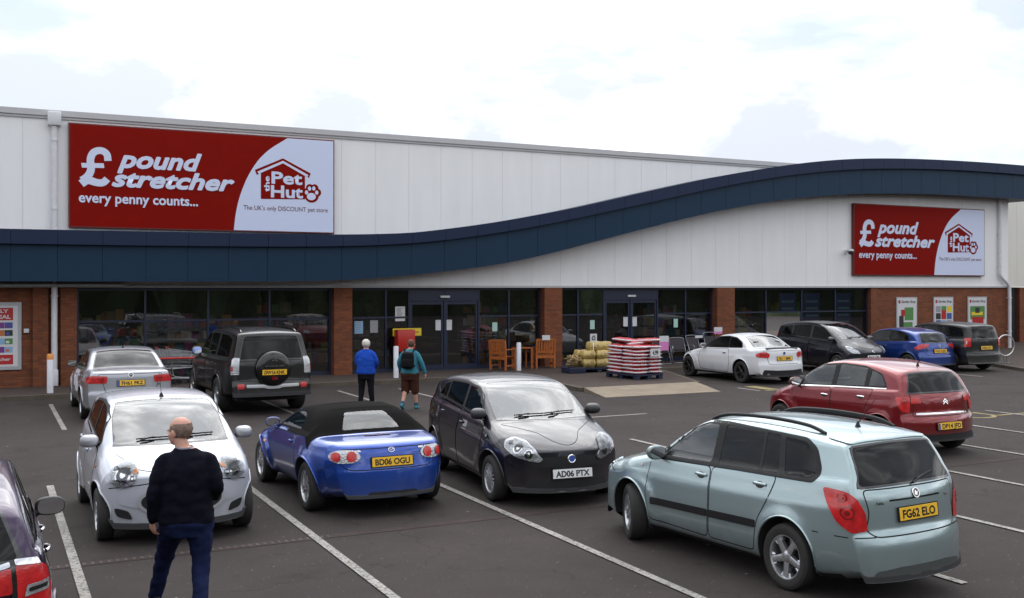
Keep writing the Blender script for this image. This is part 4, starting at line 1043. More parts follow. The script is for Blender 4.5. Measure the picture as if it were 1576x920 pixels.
# ================= black five-door hatchback facing the camera
def make_black_hatch():
    P = paint('black_paint', (.006, .0045, .011), .35, .3, .7)
    top = [(2.01, .20), (2.06, .30), (2.085, .42), (2.07, .56), (2.01, .66), (1.88, .75), (1.66, .84), (1.40, .925), (1.20, .98), (1.08, 1.015), (.98, 1.06), (.62, 1.26), (.38, 1.38), (.18, 1.44), (-.3, 1.485), (-.9, 1.475), (-1.4, 1.42), (-1.60, 1.37), (-1.68, 1.30), (-1.78, 1.10), (-1.84, .96), (-1.86, .8), (-1.88, .62), (-1.93, .52), (-1.93, .38), (-1.88, .25)]
    sp = base_spec(P, .843, .83, .68, 2.51, 1.49, .295, top, rim=.195, wstyle='cap', wmat=M_HUBCAP, tw=.18, cowl_x=1.1, bow_f=(.15, .46), dash_x=.85, rearseat=-.85, bowp=2.2)
    sp['ws'] = dict(z0=1.035, z1=1.43, arc=.08, w0=.995, w1=.97); sp['rw'] = dict(z0=.98, z1=1.34)
    side_windows(sp, [(.82, 1.00), (.50, 1.27), (.25, 1.375), (-.3, 1.405), (-.9, 1.385), (-1.20, 1.32), (-1.38, 1.12)], [(.9, -.06), (-.15, -.92), (-.97, -1.5)])
    sp['doors'] = [dict(p=[(.90, .30), (.94, .60), (.90, .97), (-.10, 1.02), (-.12, .60), (-.08, .28)], h=(.04, .87), hl=.14), dict(p=[(-.12, 1.02), (-1.10, 1.08), (-1.0, .82), (-.84, .52), (-.80, .28), (-.10, .28), (-.14, .60)], h=(-.86, .93), hl=.14)]
    sp['bonnet'] = dict(x0=1.18, x1=1.86, w0=.97, w1=.45, curve=3.6)
    sp['panels'] = [
        dict(name='headlight', proj='az', phi=R(42), at=(1.74, .56), sides=(1, -1), m=M_CLEARLAMP, off=.010, r=.035, p=[(-.27, .59), (-.20, .56), (.05, .615), (.24, .72), (.27, .80), (.18, .84), (.0, .80), (-.18, .70)],
             bulbs=[(-.09, .655, .055), (.06, .725, .060), (.18, .785, .028)], lens=True),
        dict(name='radiator_grille', proj='front', sides=(0,), m=M_BLACK, off=.006, p=[(-.46, .50), (.46, .50), (.50, .60), (.30, .63), (-.30, .63), (-.50, .60)], r=.03),
        dict(name='bumper_intake', proj='front', sides=(0,), m=M_BLACK, off=.006, p=[(-.55, .25), (.55, .25), (.48, .34), (-.48, .34)], r=.03),
        dict(name='side_indicator', proj='side', sides=(1, -1), m=M_CLEARLAMP, off=.012, p=[(1.06, .80), (1.12, .80), (1.12, .835), (1.06, .835)], r=.014),
        dict(name='tail_light', proj='az', phi=R(140), at=(-1.68, .66), sides=(1, -1), m=M_REDLAMP, off=.008, r=.03, p=[(-.08, .90), (.05, .90), (.06, 1.24), (-.03, 1.28)])]
    sp['lines_side'] = [[(.9, .32), (0, .28), (-.8, .32)]]
    sp.update(mirror=(.76, 1.04, .21, .15, .11, .09), m_mirror=mat('satin_black', (.03, .03, .032), .4), plates=[(False, 'AD06 PTX', .425, {})])
    car = build_car('black_hatchback', 'black hatchback with silver wheel trims facing the camera, right of the blue roadster', (6.73, 13.85), 264, sp)
    badge(car, False, 0, .60, .055, 'disc')
    return car

# ================= dark purple hatchback cut off by the left edge
def make_purple():
    P = paint('deep_purple_metallic', (.022, .006, .038), .5, .28, .7)
    top = [(2.05, .20), (2.10, .35), (2.11, .5), (2.03, .66), (1.8, .80), (1.5, .90), (1.2, .98), (1.08, 1.02), (.95, 1.08), (.55, 1.30), (.28, 1.42), (0, 1.48), (-.5, 1.50), (-1.1, 1.46), (-1.45, 1.39), (-1.58, 1.34), (-1.66, 1.24), (-1.82, 1.03), (-1.86, .95), (-1.88, .8), (-1.90, .62), (-1.95, .52), (-1.95, .38), (-1.9, .25)]
    sp = base_spec(P, .87, .85, .70, 2.50, 1.50, .31, top, cowl_x=1.1, bow_f=(.13, .36), bow_r=(.08, .34), bowp=2.2, wstyle='five', dash_x=.85, rearseat=-.85)
    sp['ws'] = dict(z0=1.045, z1=1.42, arc=.06); sp['rw'] = dict(z0=1.04, z1=1.34, w0=.95, w1=.92)
    side_windows(sp, [(.84, 1.00), (.50, 1.27), (.25, 1.385), (-.3, 1.41), (-.9, 1.375), (-1.25, 1.28), (-1.42, 1.10)], [(.9, -.06), (-.15, -.92), (-.97, -1.5)])
    sp['chrome_belt'] = [(.84, .975), (-.3, 1.02), (-1.42, 1.075)]
    sp['doors'] = [dict(p=[(.90, .30), (.94, .60), (.90, .95), (-.10, 1.0), (-.12, .60), (-.08, .28)], h=(.04, .86)), dict(p=[(-.12, 1.0), (-1.10, 1.055), (-1.0, .82), (-.84, .52), (-.80, .28), (-.10, .28), (-.14, .60)], h=(-.86, .90))]
    sp['m_handle'] = M_CHROME
    sp['boot'] = [(-.60, .60), (-.56, .80), (-.64, 1.01), (.64, 1.01), (.56, .80), (.60, .60)]
    sp['panels'] = [
        dict(name='tail_light', proj='az', phi=R(150), at=(-1.82, .72), sides=(1, -1), m=M_REDLAMP, off=.012, r=.02, p=[(0.3, 0.95), (0.07, 0.99), (0.07, 0.83), (0.32, 0.84)],
             ch=[dict(name='chrome_trim', p=[(0.33, 0.98), (0.07, 1.025), (0.07, 0.995), (0.33, 0.955)], m=M_CHROME, off=.016)]),
        dict(name='tail_light', proj='az', phi=R(150), at=(-1.82, .72), sides=(1, -1), m=M_REDLAMP, off=.012, r=.025, p=[(0.04, 1.0), (-0.12, 0.99), (-0.22, 0.93), (-0.2, 0.74), (0.04, 0.72)],
             ch=[dict(name='chrome_trim', p=[(0.04, 1.035), (-0.1, 1.025), (-0.12, 0.985), (0.04, 1.0)], m=M_CHROME, off=.016),
                 dict(name='reversing_light', p=[(-0.02, 0.87), (-0.18, 0.88), (-0.17, 0.82), (0.0, 0.8)], m=M_CLEARLAMP, off=.018), dict(name='light_bar', p=[(-0.03, 0.85), (-0.15, 0.86), (-0.15, 0.838), (-0.03, 0.825)], m=M_GLOSSBLACK, off=.021)]),
        dict(name='light_divider', proj='az', phi=R(150), at=(-1.82, .72), sides=(1, -1), m=M_GLOSSBLACK, off=.010, r=.008, p=[(0.075, 1.03), (0.035, 1.035), (0.035, 0.7), (0.075, 0.7)])]
    sp.update(mirror=(.42, .93, .23, .15, .12, .11), m_mirror=mat('satin_black', (.03, .03, .032), .4), plates=[(True, 'YK13 PXA', .5, {})] and [], fuel=(-1.25, .85, -1))
    return build_car('purple_hatchback', 'dark purple hatchback with chrome trimmed lamps, only its rear right corner in view', (-.44, 9.30), 90, sp)

# ================= silver saloon parked nose in
def make_saloon():
    P = paint('silver_saloon_paint', (.37, .38, .42), .55, .32)
    top = [(2.18, .20), (2.23, .35), (2.24, .5), (2.18, .66), (1.95, .79), (1.55, .90), (1.2, .96), (1.03, .99), (.88, 1.05), (.45, 1.27), (.2, 1.38), (-.05, 1.44), (-.5, 1.475), (-.95, 1.455), (-1.2, 1.39), (-1.42, 1.28), (-1.70, 1.12), (-1.80, 1.075), (-1.95, 1.06), (-2.2, 1.055), (-2.34, 1.03), (-2.385, .96), (-2.39, .8), (-2.40, .66), (-2.44, .58), (-2.44, .42), (-2.38, .25)]
    sp = base_spec(P, .875, .90, 1.09, 2.65, 1.48, .315, top, cowl_x=1.05, rearglass_x=-1.75, wstyle='five', dash_x=.8, rearseat=-.9, bow_f=(.13, .4), bow_r=(.09, .22))
    sp['ws'] = dict(z0=1.02, z1=1.40, arc=.06); sp['rw'] = dict(z0=1.10, z1=1.40, w0=.97, w1=.95, arc=.02, ring=.03)
    sp['corner'] = [(2.2, .05), (1.6, .13), (1.0, .08), (.6, .04), (.2, .06), (-1.0, .08), (-1.7, .08), (-2.1, .10), (-2.4, .05)]
    side_windows(sp, [(.84, .975), (.46, 1.235), (.20, 1.355), (-.4, 1.385), (-.95, 1.355), (-1.28, 1.23), (-1.45, 1.08)], [(.9, -.1), (-.19, -1.0), (-1.05, -1.5)])
    sp['doors'] = [dict(p=[(.90, .30), (.94, .60), (.88, .95), (-.14, .985), (-.16, .60), (-.12, .28)], h=(0, .85)), dict(p=[(-.16, .985), (-1.18, 1.03), (-1.06, .80), (-.90, .52), (-.86, .28), (-.14, .28), (-.18, .60)], h=(-.92, .88))]
    sp['boot'] = [(-.48, .62), (-.52, .80), (-.62, .98), (.62, .98), (.52, .80), (.48, .62)]; sp['boot_name'] = 'boot_lid'
    sp['panels'] = [dict(name='tail_light', proj='az', phi=R(158), at=(-2.32, .66), sides=(1, -1), m=M_REDLAMP, off=.010, r=.03, p=[(-.26, .86), (-.18, .80), (.20, .795), (.22, .94), (-.08, .955), (-.22, .91)], bulbs=[(.10, .875, .055)], ringm=M_DKREDLAMP, bowlm=M_REDLAMP,
                         ch=[dict(name='reversing_light', p=[(-.06, .85), (.03, .85), (.03, .88), (-.06, .88)], m=M_CLEARLAMP)])]
    sp.update(mirror=(.72, 1.0, .21, .14, .10, .10), m_mirror=mat('satin_black', (.03, .03, .032), .4), aerial=(-.95, 0, .05), plates=[(True, 'FH61 FKZ', .80, dict(blue=True))])
    car = build_car('saloon_car', 'silver saloon parked nose in at the shop window beside the trolleys', (2.68, 25.9), 90, sp)
    badge(car, True, 0, .955, .055, 'w'); rearword(car, 'Jetta', -.55, .74, .04)
    return car

# ================= big dark four-wheel drive
def make_suv():
    P = paint('dark_brown_black_metallic', (.006, .005, .005), .2, .32, .55)
    top = [(2.20, .36), (2.24, .55), (2.25, .8), (2.18, .98), (2.0, 1.06), (1.6, 1.13), (1.25, 1.17), (1.1, 1.20), (.98, 1.26), (.65, 1.50), (.45, 1.66), (.28, 1.76), (.05, 1.81), (-.6, 1.84), (-1.5, 1.84), (-2.1, 1.82), (-2.34, 1.78), (-2.40, 1.70), (-2.46, 1.45), (-2.52, 1.22), (-2.55, 1.10), (-2.56, .9), (-2.57, .74), (-2.62, .66), (-2.62, .52), (-2.58, .42)]
    sp = base_spec(P, .925, .86, 1.22, 2.78, 1.87, .385, top, tw=.26, rim=.24, wstyle='six', cowl_x=1.1, tumble=.26, shoulder=.03, bow_f=(.12, .28), bow_r=(.04, .14), seat_x=.1, rearseat=-.8, dash_x=.85, flare=.035)
    sp['bot'] = [(2.3, .46), (1.9, .38), (-2.0, .40), (-2.7, .48)]
    sp['beltz'] = [(2.3, 1.08), (.8, 1.13), (-2.5, 1.17)]
    sp['side'] = [(-.1, .05), (0, .04), (.12, .012), (.3, .002), (.5, 0), (.7, .002), (.85, .004), (.95, .018), (1, .03)]
    sp['ws'] = dict(z0=1.24, z1=1.74, arc=.04); sp['rw'] = dict(z0=1.21, z1=1.70, w0=.92, w1=.90, ring=.03)
    side_windows(sp, [(.86, 1.17), (.55, 1.50), (.32, 1.70), (-.4, 1.735), (-1.6, 1.725), (-2.10, 1.66), (-2.20, 1.22)], [(.9, .02), (-.06, -.85), (-1.0, -2.3, 0, G_DARK)])
    sp['doors'] = [dict(p=[(.92, .5), (.95, .8), (.88, 1.15), (0, 1.17), (-.02, .8), (0, .46)], h=(.12, 1.04)), dict(p=[(-.02, 1.17), (-.98, 1.18), (-.95, .9), (-.86, .7), (-.84, .46), (-.02, .46), (-.04, .8)], h=(-.82, 1.06))]
    sp['boot'] = [(-.72, .74), (-.70, 1.17), (.70, 1.17), (.72, .74)]
    sp['panels'] = [
        dict(name='tail_light', proj='az', phi=R(152), at=(-2.46, .80), sides=(1, -1), m=M_CLEARLAMP, off=.010, r=.02, p=[(-.06, .88), (.11, .88), (.11, 1.24), (-.04, 1.24)], ch=[dict(name='brake_light', p=[(-.05, .96), (.10, .96), (.10, 1.06), (-.05, 1.06)], m=M_REDLAMP)]),
        dict(name='bumper_trim', proj='rear', sides=(0,), m=mat('brushed_steel_trim', (.42, .42, .43), .35, .8), off=.02, skirt=.02, r=.02, p=[(-.56, .60), (-.2, .595), (-.12, .57), (.12, .57), (.2, .595), (.56, .60), (.56, .665), (.2, .66), (.12, .63), (-.12, .63), (-.2, .66), (-.56, .665)]),
        dict(name='rear_reflector', proj='rear', sides=(1, -1), m=M_REDLAMP, off=.016, p=[(.60, .58), (.74, .58), (.74, .68), (.60, .68)])]
    sp.update(mirror=(.75, 1.22, .24, .20, .11, .10), aerial=(-1.9, .3, .05), plates=[], rwiper=(1.22, 1.30, .1, -.5))
    car = build_car('off_road_car', 'big dark four wheel drive with a covered spare wheel on its tailgate', (5.48, 25.93), 91, sp)
    bm = bmesh.new(); lathe(bm, [(.001, .15), (.22, .15), (.33, .13), (.375, .08), (.385, .0), (.385, -.10)], 40, M=Matrix.Translation((-2.57, 0, 1.0)) @ Matrix.Rotation(R(-90), 4, 'Y'))
    cv = bobj('spare_wheel_cover', bm, P, car.root, smooth=40)
    # plate and emblem sit on the spare wheel cover
    def flat(nm, bmf, m, par): return bobj(nm, bmf, m, par)
    M = Matrix.Translation((-2.735, 0, .93)) @ Matrix(((0, 0, -1), (-1, 0, 0), (0, 1, 0))).to_4x4()
    bm = bmesh.new(); box(bm, -.26, .26, -.056, .056, -.01, .006, M=M); o = flat('number_plate', bm, M_PLATE_Y, cv)
    bm = bmesh.new(); text_into(bm, 'DW16 KNK', .10, M @ Matrix.Translation((0, -.037, .0075)), bold=.0035, width=.44, align='CENTER'); flat('plate_lettering', bm, M_PLATETXT, o)
    bm = bmesh.new(); M2_ = Matrix.Translation((-2.725, 0, 1.20)) @ Matrix(((0, 0, -1), (-1, 0, 0), (0, 1, 0))).to_4x4()
    for a in (90, 210, 330):
        c, s_ = math.cos(R(a)), math.sin(R(a)); prism(bm, [((u * c - v * s_) * .075, (u * s_ + v * c) * .075) for u, v in [(0, 0), (.5, .29), (1, 0), (.5, -.29)]], 0, .012, 'z', M=M2_)
    bobj('badge', bm, M_CHROME, cv)
    bm = bmesh.new(); text_into(bm, 'BARBARIAN', .045, Matrix.Translation((-2.738, 0, 1.05)) @ Matrix(((0, 0, -1), (-1, 0, 0), (0, 1, 0))).to_4x4(), bold=.001, width=.40, align='CENTER'); bobj('chrome_lettering', bm, M_CHROME, cv)
    bm = bmesh.new(); box(bm, -.06, .06, -.03, .03, 0, .01, M=Matrix.Translation((-2.732, 0, .80)) @ Matrix(((0, 0, -1), (-1, 0, 0), (0, 1, 0))).to_4x4()); bobj('rear_reflector', bm, M_DKREDLAMP, cv)
    for sd in (1, -1):
        pts = [tuple(car.top_pt(car.s_of(x=x), .98 * sd)[0] + Vector((0, 0, h))) for x, h in [(-.1, 0), (-.3, .05), (-1.2, .06), (-2.1, .05), (-2.25, 0)]]
        bm = bmesh.new(); tube(bm, chaikin(pts, 2), .018, 8); bobj('roof_rail', bm, M_GLOSSBLACK, car.root, smooth=60)
    return car

# ================= red hatchback on the right
def make_red():
    P = paint('dark_red_metallic', (.19, .004, .008), .45, .30)
    top = [(1.97, .20), (2.02, .32), (2.04, .46), (2.0, .62), (1.9, .73), (1.7, .83), (1.45, .92), (1.25, .98), (1.13, 1.03), (.98, 1.11), (.62, 1.31), (.35, 1.42), (.05, 1.49), (-.4, 1.52), (-.9, 1.495), (-1.35, 1.42), (-1.50, 1.37), (-1.58, 1.29), (-1.74, 1.06), (-1.80, .98), (-1.83, .88), (-1.85, .68), (-1.92, .60), (-1.93, .44), (-1.88, .27)]
    sp = base_spec(P, .864, .80, .70, 2.466, 1.52, .30, top, cowl_x=1.15, bow_f=(.15, .42), bow_r=(.10, .30), bowp=2.3, wstyle='five', dash_x=.9, rearseat=-.8)
    sp['beltz'] = [(2, .92), (.8, .95), (-.5, .99), (-1.9, 1.04)]
    sp['ws'] = dict(z0=1.06, z1=1.44, arc=.06); sp['rw'] = dict(z0=1.045, z1=1.345, w0=.93, w1=.86, ring=.025, r=.08)
    side_windows(sp, [(1.0, .985), (.60, 1.27), (.35, 1.385), (-.2, 1.435), (-.75, 1.415), (-1.15, 1.31), (-1.32, 1.10)], [(.72, -.02), (1.1, .76), (-.13, -.80), (-.90, -1.5)], inset=.022)
    sp['panes'] = [q for q in sp['panes']]; sp['g_side'] = G_CLEAR
    sp['chrome_belt'] = [(1.0, .965), (-.2, 1.035), (-1.32, 1.08)]
    sp['doors'] = [dict(p=[(.90, .30), (.96, .60), (.92, .94), (-.05, 1.0), (-.08, .60), (-.04, .28)], h=(.08, .87)), dict(p=[(-.08, 1.0), (-1.05, 1.05), (-.95, .82), (-.82, .52), (-.78, .28), (-.06, .28), (-.10, .60)], h=(-.80, .91))]
    sp['moulding'] = (.86, .52, -.84, .57); sp['m_handle'] = M_CHROME
    sp['boot'] = [(-.62, .66), (-.58, .84), (-.64, 1.02), (.64, 1.02), (.58, .84), (.62, .66)]
    sp['panels'] = [
        dict(name='tail_light', proj='az', phi=R(148), at=(-1.76, .72), sides=(1, -1), m=M_REDLAMP, off=.012, r=.02, p=[(0.04, 0.97), (-0.17, 0.97), (-0.16, 0.88), (-0.11, 0.74), (0.03, 0.72)], bulbs=[(-.06, .91, .045)], ringm=M_DKREDLAMP, bowlm=M_REDLAMP, ch=[dict(name='reversing_light', p=[(-0.0, 0.84), (-0.13, 0.85), (-0.1, 0.75), (0.0, 0.74)], m=M_CLEARLAMP)]),
        dict(name='tail_light', proj='az', phi=R(148), at=(-1.76, .72), sides=(1, -1), m=M_REDLAMP, off=.012, r=.015, p=[(0.2, 0.955), (0.05, 0.97), (0.05, 0.86), (0.22, 0.87)]),
        dict(name='chrome_strip', proj='rear', sides=(0,), m=M_CHROME, off=.014, skirt=.014, r=.008, p=[(-.56, .685), (.56, .685), (.56, .715), (-.56, .715)]),
        dict(name='bumper_valance', proj='rear', sides=(0,), m=M_BLACK, off=.010, p=[(-.70, .28), (.70, .28), (.68, .37), (-.68, .37)], r=.02),
        dict(name='headlight', proj='az', phi=R(50), at=(1.72, .62), sides=(1, -1), m=M_HEADREFL, off=.006, r=.04, p=[(-.18, .64), (.10, .68), (.20, .80), (.05, .82), (-.14, .74)])]
    sp.update(mirror=(.78, 1.02, .22, .15, .11, .10), aerial=(-1.25, 0, .16, -.7), plates=[(True, 'DP14 JFD', .50, dict(blue=True))])
    car = build_car('red_hatchback', 'dark red hatchback with a chrome strip across its tailgate, behind the estate', (13.88, 14.35), 90, sp)
    badge(car, True, 0, .89, .05, 'chevrons')
    return car

# ================= white coupe
def make_coupe():
    P = paint('white_paint', (.70, .71, .74), .0, .38)
    top = [(2.05, .20), (2.10, .35), (2.11, .5), (2.05, .64), (1.85, .75), (1.45, .85), (1.0, .92), (.80, .95), (.66, 1.0), (.25, 1.22), (0, 1.33), (-.25, 1.385), (-.6, 1.41), (-.95, 1.385), (-1.2, 1.31), (-1.45, 1.18), (-1.65, 1.07), (-1.74, 1.03), (-1.9, 1.02), (-2.1, 1.02), (-2.19, 1.0), (-2.22, .92), (-2.235, .78), (-2.25, .64), (-2.29, .56), (-2.29, .40), (-2.22, .24)]
    sp = base_spec(P, .872, .78, .93, 2.66, 1.42, .315, top, cowl_x=.85, rearglass_x=-1.7, wstyle='vee', wmat=M_BLKWHEEL, seat_x=-.2, rearseat=-1.0, dash_x=.6, bow_f=(.13, .42), bow_r=(.10, .28), flare=.026)
    sp['beltz'] = [(2, .84), (.7, .90), (-.5, .93), (-2.2, 1.0)]
    sp['corner'] = [(2.2, .05), (1.6, .13), (1.0, .08), (.5, .04), (0, .06), (-1.0, .08), (-1.7, .08), (-2.0, .09), (-2.3, .05)]
    sp['ws'] = dict(z0=.98, z1=1.34, arc=.06); sp['rw'] = dict(z0=1.06, z1=1.33, w0=.92, w1=.88)
    sp['g_rear'] = G_SCREEN; sp['g_side'] = G_DARK
    side_windows(sp, [(.60, .935), (.20, 1.19), (-.05, 1.29), (-.5, 1.325), (-.95, 1.285), (-1.25, 1.16), (-1.32, 1.0)], [(.7, -.62), (-.66, -1.4)])
    sp['doors'] = [dict(p=[(.70, .30), (.76, .60), (.70, .90), (-.70, .955), (-.78, .60), (-.70, .28)], h=(-.52, .84))]
    sp['boot'] = [(-.52, .58), (-.55, .78), (-.66, .95), (.66, .95), (.55, .78), (.52, .58)]; sp['boot_name'] = 'boot_lid'
    sp['lines_side'] = [[(.78, .52), (0, .50), (-.8, .52)]]
    sp['panels'] = [
        dict(name='tail_light', proj='az', phi=R(155), at=(-2.15, .68), sides=(1, -1), m=M_REDLAMP, off=.010, r=.03, p=[(-.20, .84), (-.16, .77), (.17, .75), (.20, .86), (.10, .92), (-.10, .91)], bulbs=[(.05, .85, .04), (-.06, .855, .035)], ringm=M_DKREDLAMP, bowlm=M_REDLAMP, ch=[dict(name='indicator_light', p=[(-.13, .785), (.12, .77), (.13, .80), (-.12, .815)], m=M_CLEARLAMP)]),
        dict(name='bumper_valance', proj='rear', sides=(0,), m=M_BLACK, off=.010, p=[(-.72, .26), (.72, .26), (.66, .42), (.3, .40), (-.3, .40), (-.66, .42)], r=.03),
        dict(name='boot_spoiler', proj='top', sides=(0,), m=M_BLACK, off=.022, skirt=.02, p=[(-2.06, -.55), (-2.13, -.55), (-2.17, 0), (-2.13, .55), (-2.06, .55), (-2.10, 0)], r=.02)]
    sp.update(mirror=(.50, .97, .20, .13, .10, .09), plates=[(True, 'FD11 BMK', .735, {})], exhaust=[(-2.25, .45, .28, .035), (-2.25, .55, .28, .035)])
    car = build_car('coupe_car', 'white two door coupe with black wheels and black boot lip', (20.1, 26.1), 89, sp)
    badge(car, True, 0, .87, .045, 'roundel')
    return car

# ================= black people carrier facing out
def make_mpv():
    P = paint('blue_black_metallic', (.004, .0045, .010), .1, .3, .6)
    top = [(2.05, .20), (2.10, .35), (2.11, .5), (2.06, .66), (1.92, .80), (1.68, .93), (1.48, 1.02), (1.35, 1.09), (1.15, 1.20), (.75, 1.41), (.45, 1.54), (.15, 1.61), (-.4, 1.65), (-1.2, 1.62), (-1.6, 1.56), (-1.74, 1.48), (-1.84, 1.25), (-1.90, 1.05), (-1.93, .8), (-1.97, .6), (-1.98, .42), (-1.93, .28)]
    sp = base_spec(P, .87, .80, .68, 2.60, 1.65, .31, top, cowl_x=1.35, wstyle='ten', dash_x=1.1, rearseat=-.8, bow_f=(.17, .42), tumble=.28)
    sp['ws'] = dict(z0=1.13, z1=1.57, arc=.06); sp['rw'] = dict(z0=1.08, z1=1.48); sp['m_frame'] = M_GLOSSBLACK
    side_windows(sp, [(1.12, 1.04), (.75, 1.30), (.45, 1.46), (-.2, 1.545), (-1.0, 1.525), (-1.4, 1.44), (-1.55, 1.16)], [(1.2, .0), (-.08, -.95), (-1.02, -1.6)], g=G_DARK)
    sp['g_side'] = G_DARK
    sp['chrome_belt'] = None
    sp['doors'] = [dict(p=[(.95, .30), (1.0, .60), (1.0, .98), (-.05, 1.05), (-.07, .60), (-.03, .28)], h=(.08, .92)), dict(p=[(-.07, 1.05), (-1.12, 1.10), (-1.02, .86), (-.86, .55), (-.82, .28), (-.05, .28), (-.09, .60)], h=(-.84, .96))]
    sp['bonnet'] = dict(x0=1.45, x1=1.90, w0=.95, w1=.55, curve=2)
    sp['panels'] = [
        dict(name='headlight', proj='az', phi=R(42), at=(1.76, .62), sides=(1, -1), m=M_CLEARLAMP, off=.008, r=.03, p=[(-.24, .66), (.02, .68), (.20, .80), (.24, .90), (.08, .87), (-.16, .75)], bulbs=[(-.05, .725, .042), (.10, .80, .035)], lens=True),
        dict(name='bumper_intake', proj='front', sides=(0,), m=M_BLACK, off=.006, p=[(-.55, .27), (.55, .27), (.50, .42), (-.50, .42)], r=.03),
        dict(name='fog_light', proj='az', phi=R(35), at=(1.8, .62), sides=(1, -1), m=M_HEADREFL, off=.008, r=.02, p=[(-.05, .36), (.05, .36), (.06, .44), (-.05, .44)]),
        dict(name='tail_light', proj='az', phi=R(140), at=(-1.8, .7), sides=(1, -1), m=M_REDLAMP, off=.008, r=.03, p=[(-.06, .9), (.06, .9), (.06, 1.2), (-.05, 1.2)])]
    sp.update(mirror=(.95, 1.07, .21, .15, .11, .09), plates=[(False, 'FN10 ZRE', .56, {})])
    car = build_car('people_carrier', 'tall black car parked nose out beside the white coupe', (24.67, 27.1), 270, sp)
    badge(car, False, 0, .72, .045, 'disc')
    p, n = car.hit(('front',), 0, .655)
    return car

# ================= blue hatchback
def make_blue_hatch():
    P = paint('royal_blue_metallic', (.012, .045, .24), .5, .30)
    top = [(1.95, .20), (2.0, .32), (2.01, .46), (1.95, .6), (1.75, .72), (1.4, .84), (1.15, .91), (1.02, .95), (.9, 1.01), (.5, 1.22), (.25, 1.34), (0, 1.39), (-.45, 1.425), (-.9, 1.395), (-1.25, 1.32), (-1.4, 1.26), (-1.5, 1.15), (-1.68, .98), (-1.73, .92), (-1.76, .8), (-1.78, .62), (-1.84, .55), (-1.85, .4), (-1.8, .26)]
    sp = base_spec(P, .83, .79, .64, 2.44, 1.43, .295, top, cowl_x=1.0, wstyle='ten', dash_x=.75, rearseat=-.75, bow_f=(.14, .42), bow_r=(.08, .24))
    sp['beltz'] = [(2, .84), (.8, .89), (-.5, .93), (-1.8, .97)]
    sp['ws'] = dict(z0=.98, z1=1.35, arc=.06); sp['rw'] = dict(z0=.975, z1=1.25, w0=.92, w1=.88)
    side_windows(sp, [(.80, .92), (.42, 1.19), (.15, 1.30), (-.35, 1.34), (-.85, 1.30), (-1.15, 1.18), (-1.22, 1.0)], [(.9, -.35), (-.42, -1.4)])
    sp['doors'] = [dict(p=[(.85, .30), (.90, .60), (.84, .88), (-.40, .945), (-.45, .60), (-.38, .28)], h=(-.22, .82))]
    sp['boot'] = [(-.54, .58), (-.50, .78), (-.60, .95), (.60, .95), (.50, .78), (.54, .58)]
    sp['panels'] = [dict(name='tail_light', proj='az', phi=R(145), at=(-1.66, .68), sides=(1, -1), m=M_REDLAMP, off=.010, r=.03, p=[(-.20, .80), (-.12, .73), (.22, .84), (.26, .92), (-.05, .92)])]
    sp.update(mirror=(.68, .95, .20, .13, .10, .09), plates=[(True, 'FV02 KZD', .70, {})], rwiper=(.975, 1.05, 0, .5))
    car = build_car('blue_hatchback', 'royal blue three door hatchback between two black cars by the brick wall', (27.1, 26.45), 89, sp)
    badge(car, True, 0, .86, .04, 'ring')
    return car

# ================= black tall estate at the right end of the row
def make_tall_estate():
    P = paint('plain_black_paint', (.003, .003, .0035), .0, .35, .4)
    top = [(2.05, .20), (2.10, .35), (2.10, .5), (2.04, .66), (1.85, .78), (1.5, .90), (1.25, .98), (1.12, 1.03), (.98, 1.11), (.6, 1.34), (.35, 1.47), (.1, 1.55), (-.4, 1.60), (-1.3, 1.59), (-1.75, 1.55), (-1.92, 1.49), (-1.98, 1.38), (-2.05, 1.12), (-2.08, 1.0), (-2.09, .8), (-2.11, .62), (-2.15, .55), (-2.15, .4), (-2.08, .28)]
    sp = base_spec(P, .875, .82, .86, 2.60, 1.6, .31, top, cowl_x=1.15, wstyle='ten', dash_x=.85, rearseat=-.8, tumble=.28)
    sp['ws'] = dict(z0=1.06, z1=1.51, arc=.06); sp['rw'] = dict(z0=1.09, z1=1.49, w0=.90, w1=.90)
    side_windows(sp, [(.90, 1.01), (.55, 1.27), (.30, 1.43), (-.3, 1.50), (-1.3, 1.485), (-1.72, 1.42), (-1.85, 1.12)], [(1, .0), (-.08, -.92), (-1.0, -2)])
    sp['doors'] = [dict(p=[(.90, .30), (.96, .60), (.92, .96), (-.05, 1.02), (-.07, .60), (-.03, .28)], h=(.08, .90)), dict(p=[(-.07, 1.02), (-1.10, 1.07), (-1.0, .84), (-.84, .55), (-.80, .28), (-.05, .28), (-.09, .60)], h=(-.82, .94))]
    sp['boot'] = [(-.62, .60), (-.60, 1.05), (.60, 1.05), (.62, .60)]
    sp['panels'] = [dict(name='tail_light', proj='az', phi=R(150), at=(-2.0, .74), sides=(1, -1), m=M_REDLAMP, off=.010, r=.02, p=[(-.10, .82), (.10, .82), (.10, 1.12), (-.07, 1.10)], ch=[dict(name='reversing_light', p=[(-.05, .90), (.06, .90), (.06, .99), (-.05, .99)], m=M_CLEARLAMP)])]
    sp.update(mirror=(.76, 1.04, .21, .15, .11, .09), plates=[(True, 'FX06 LNT', .78, {})], rwiper=(1.09, 1.18, 0, .5))
    car = build_car('tall_estate_car', 'tall black estate car at the right end of the row', (28.85, 26.4), 90, sp)
    badge(car, True, 0, .98, .04, 'ring')
    return car
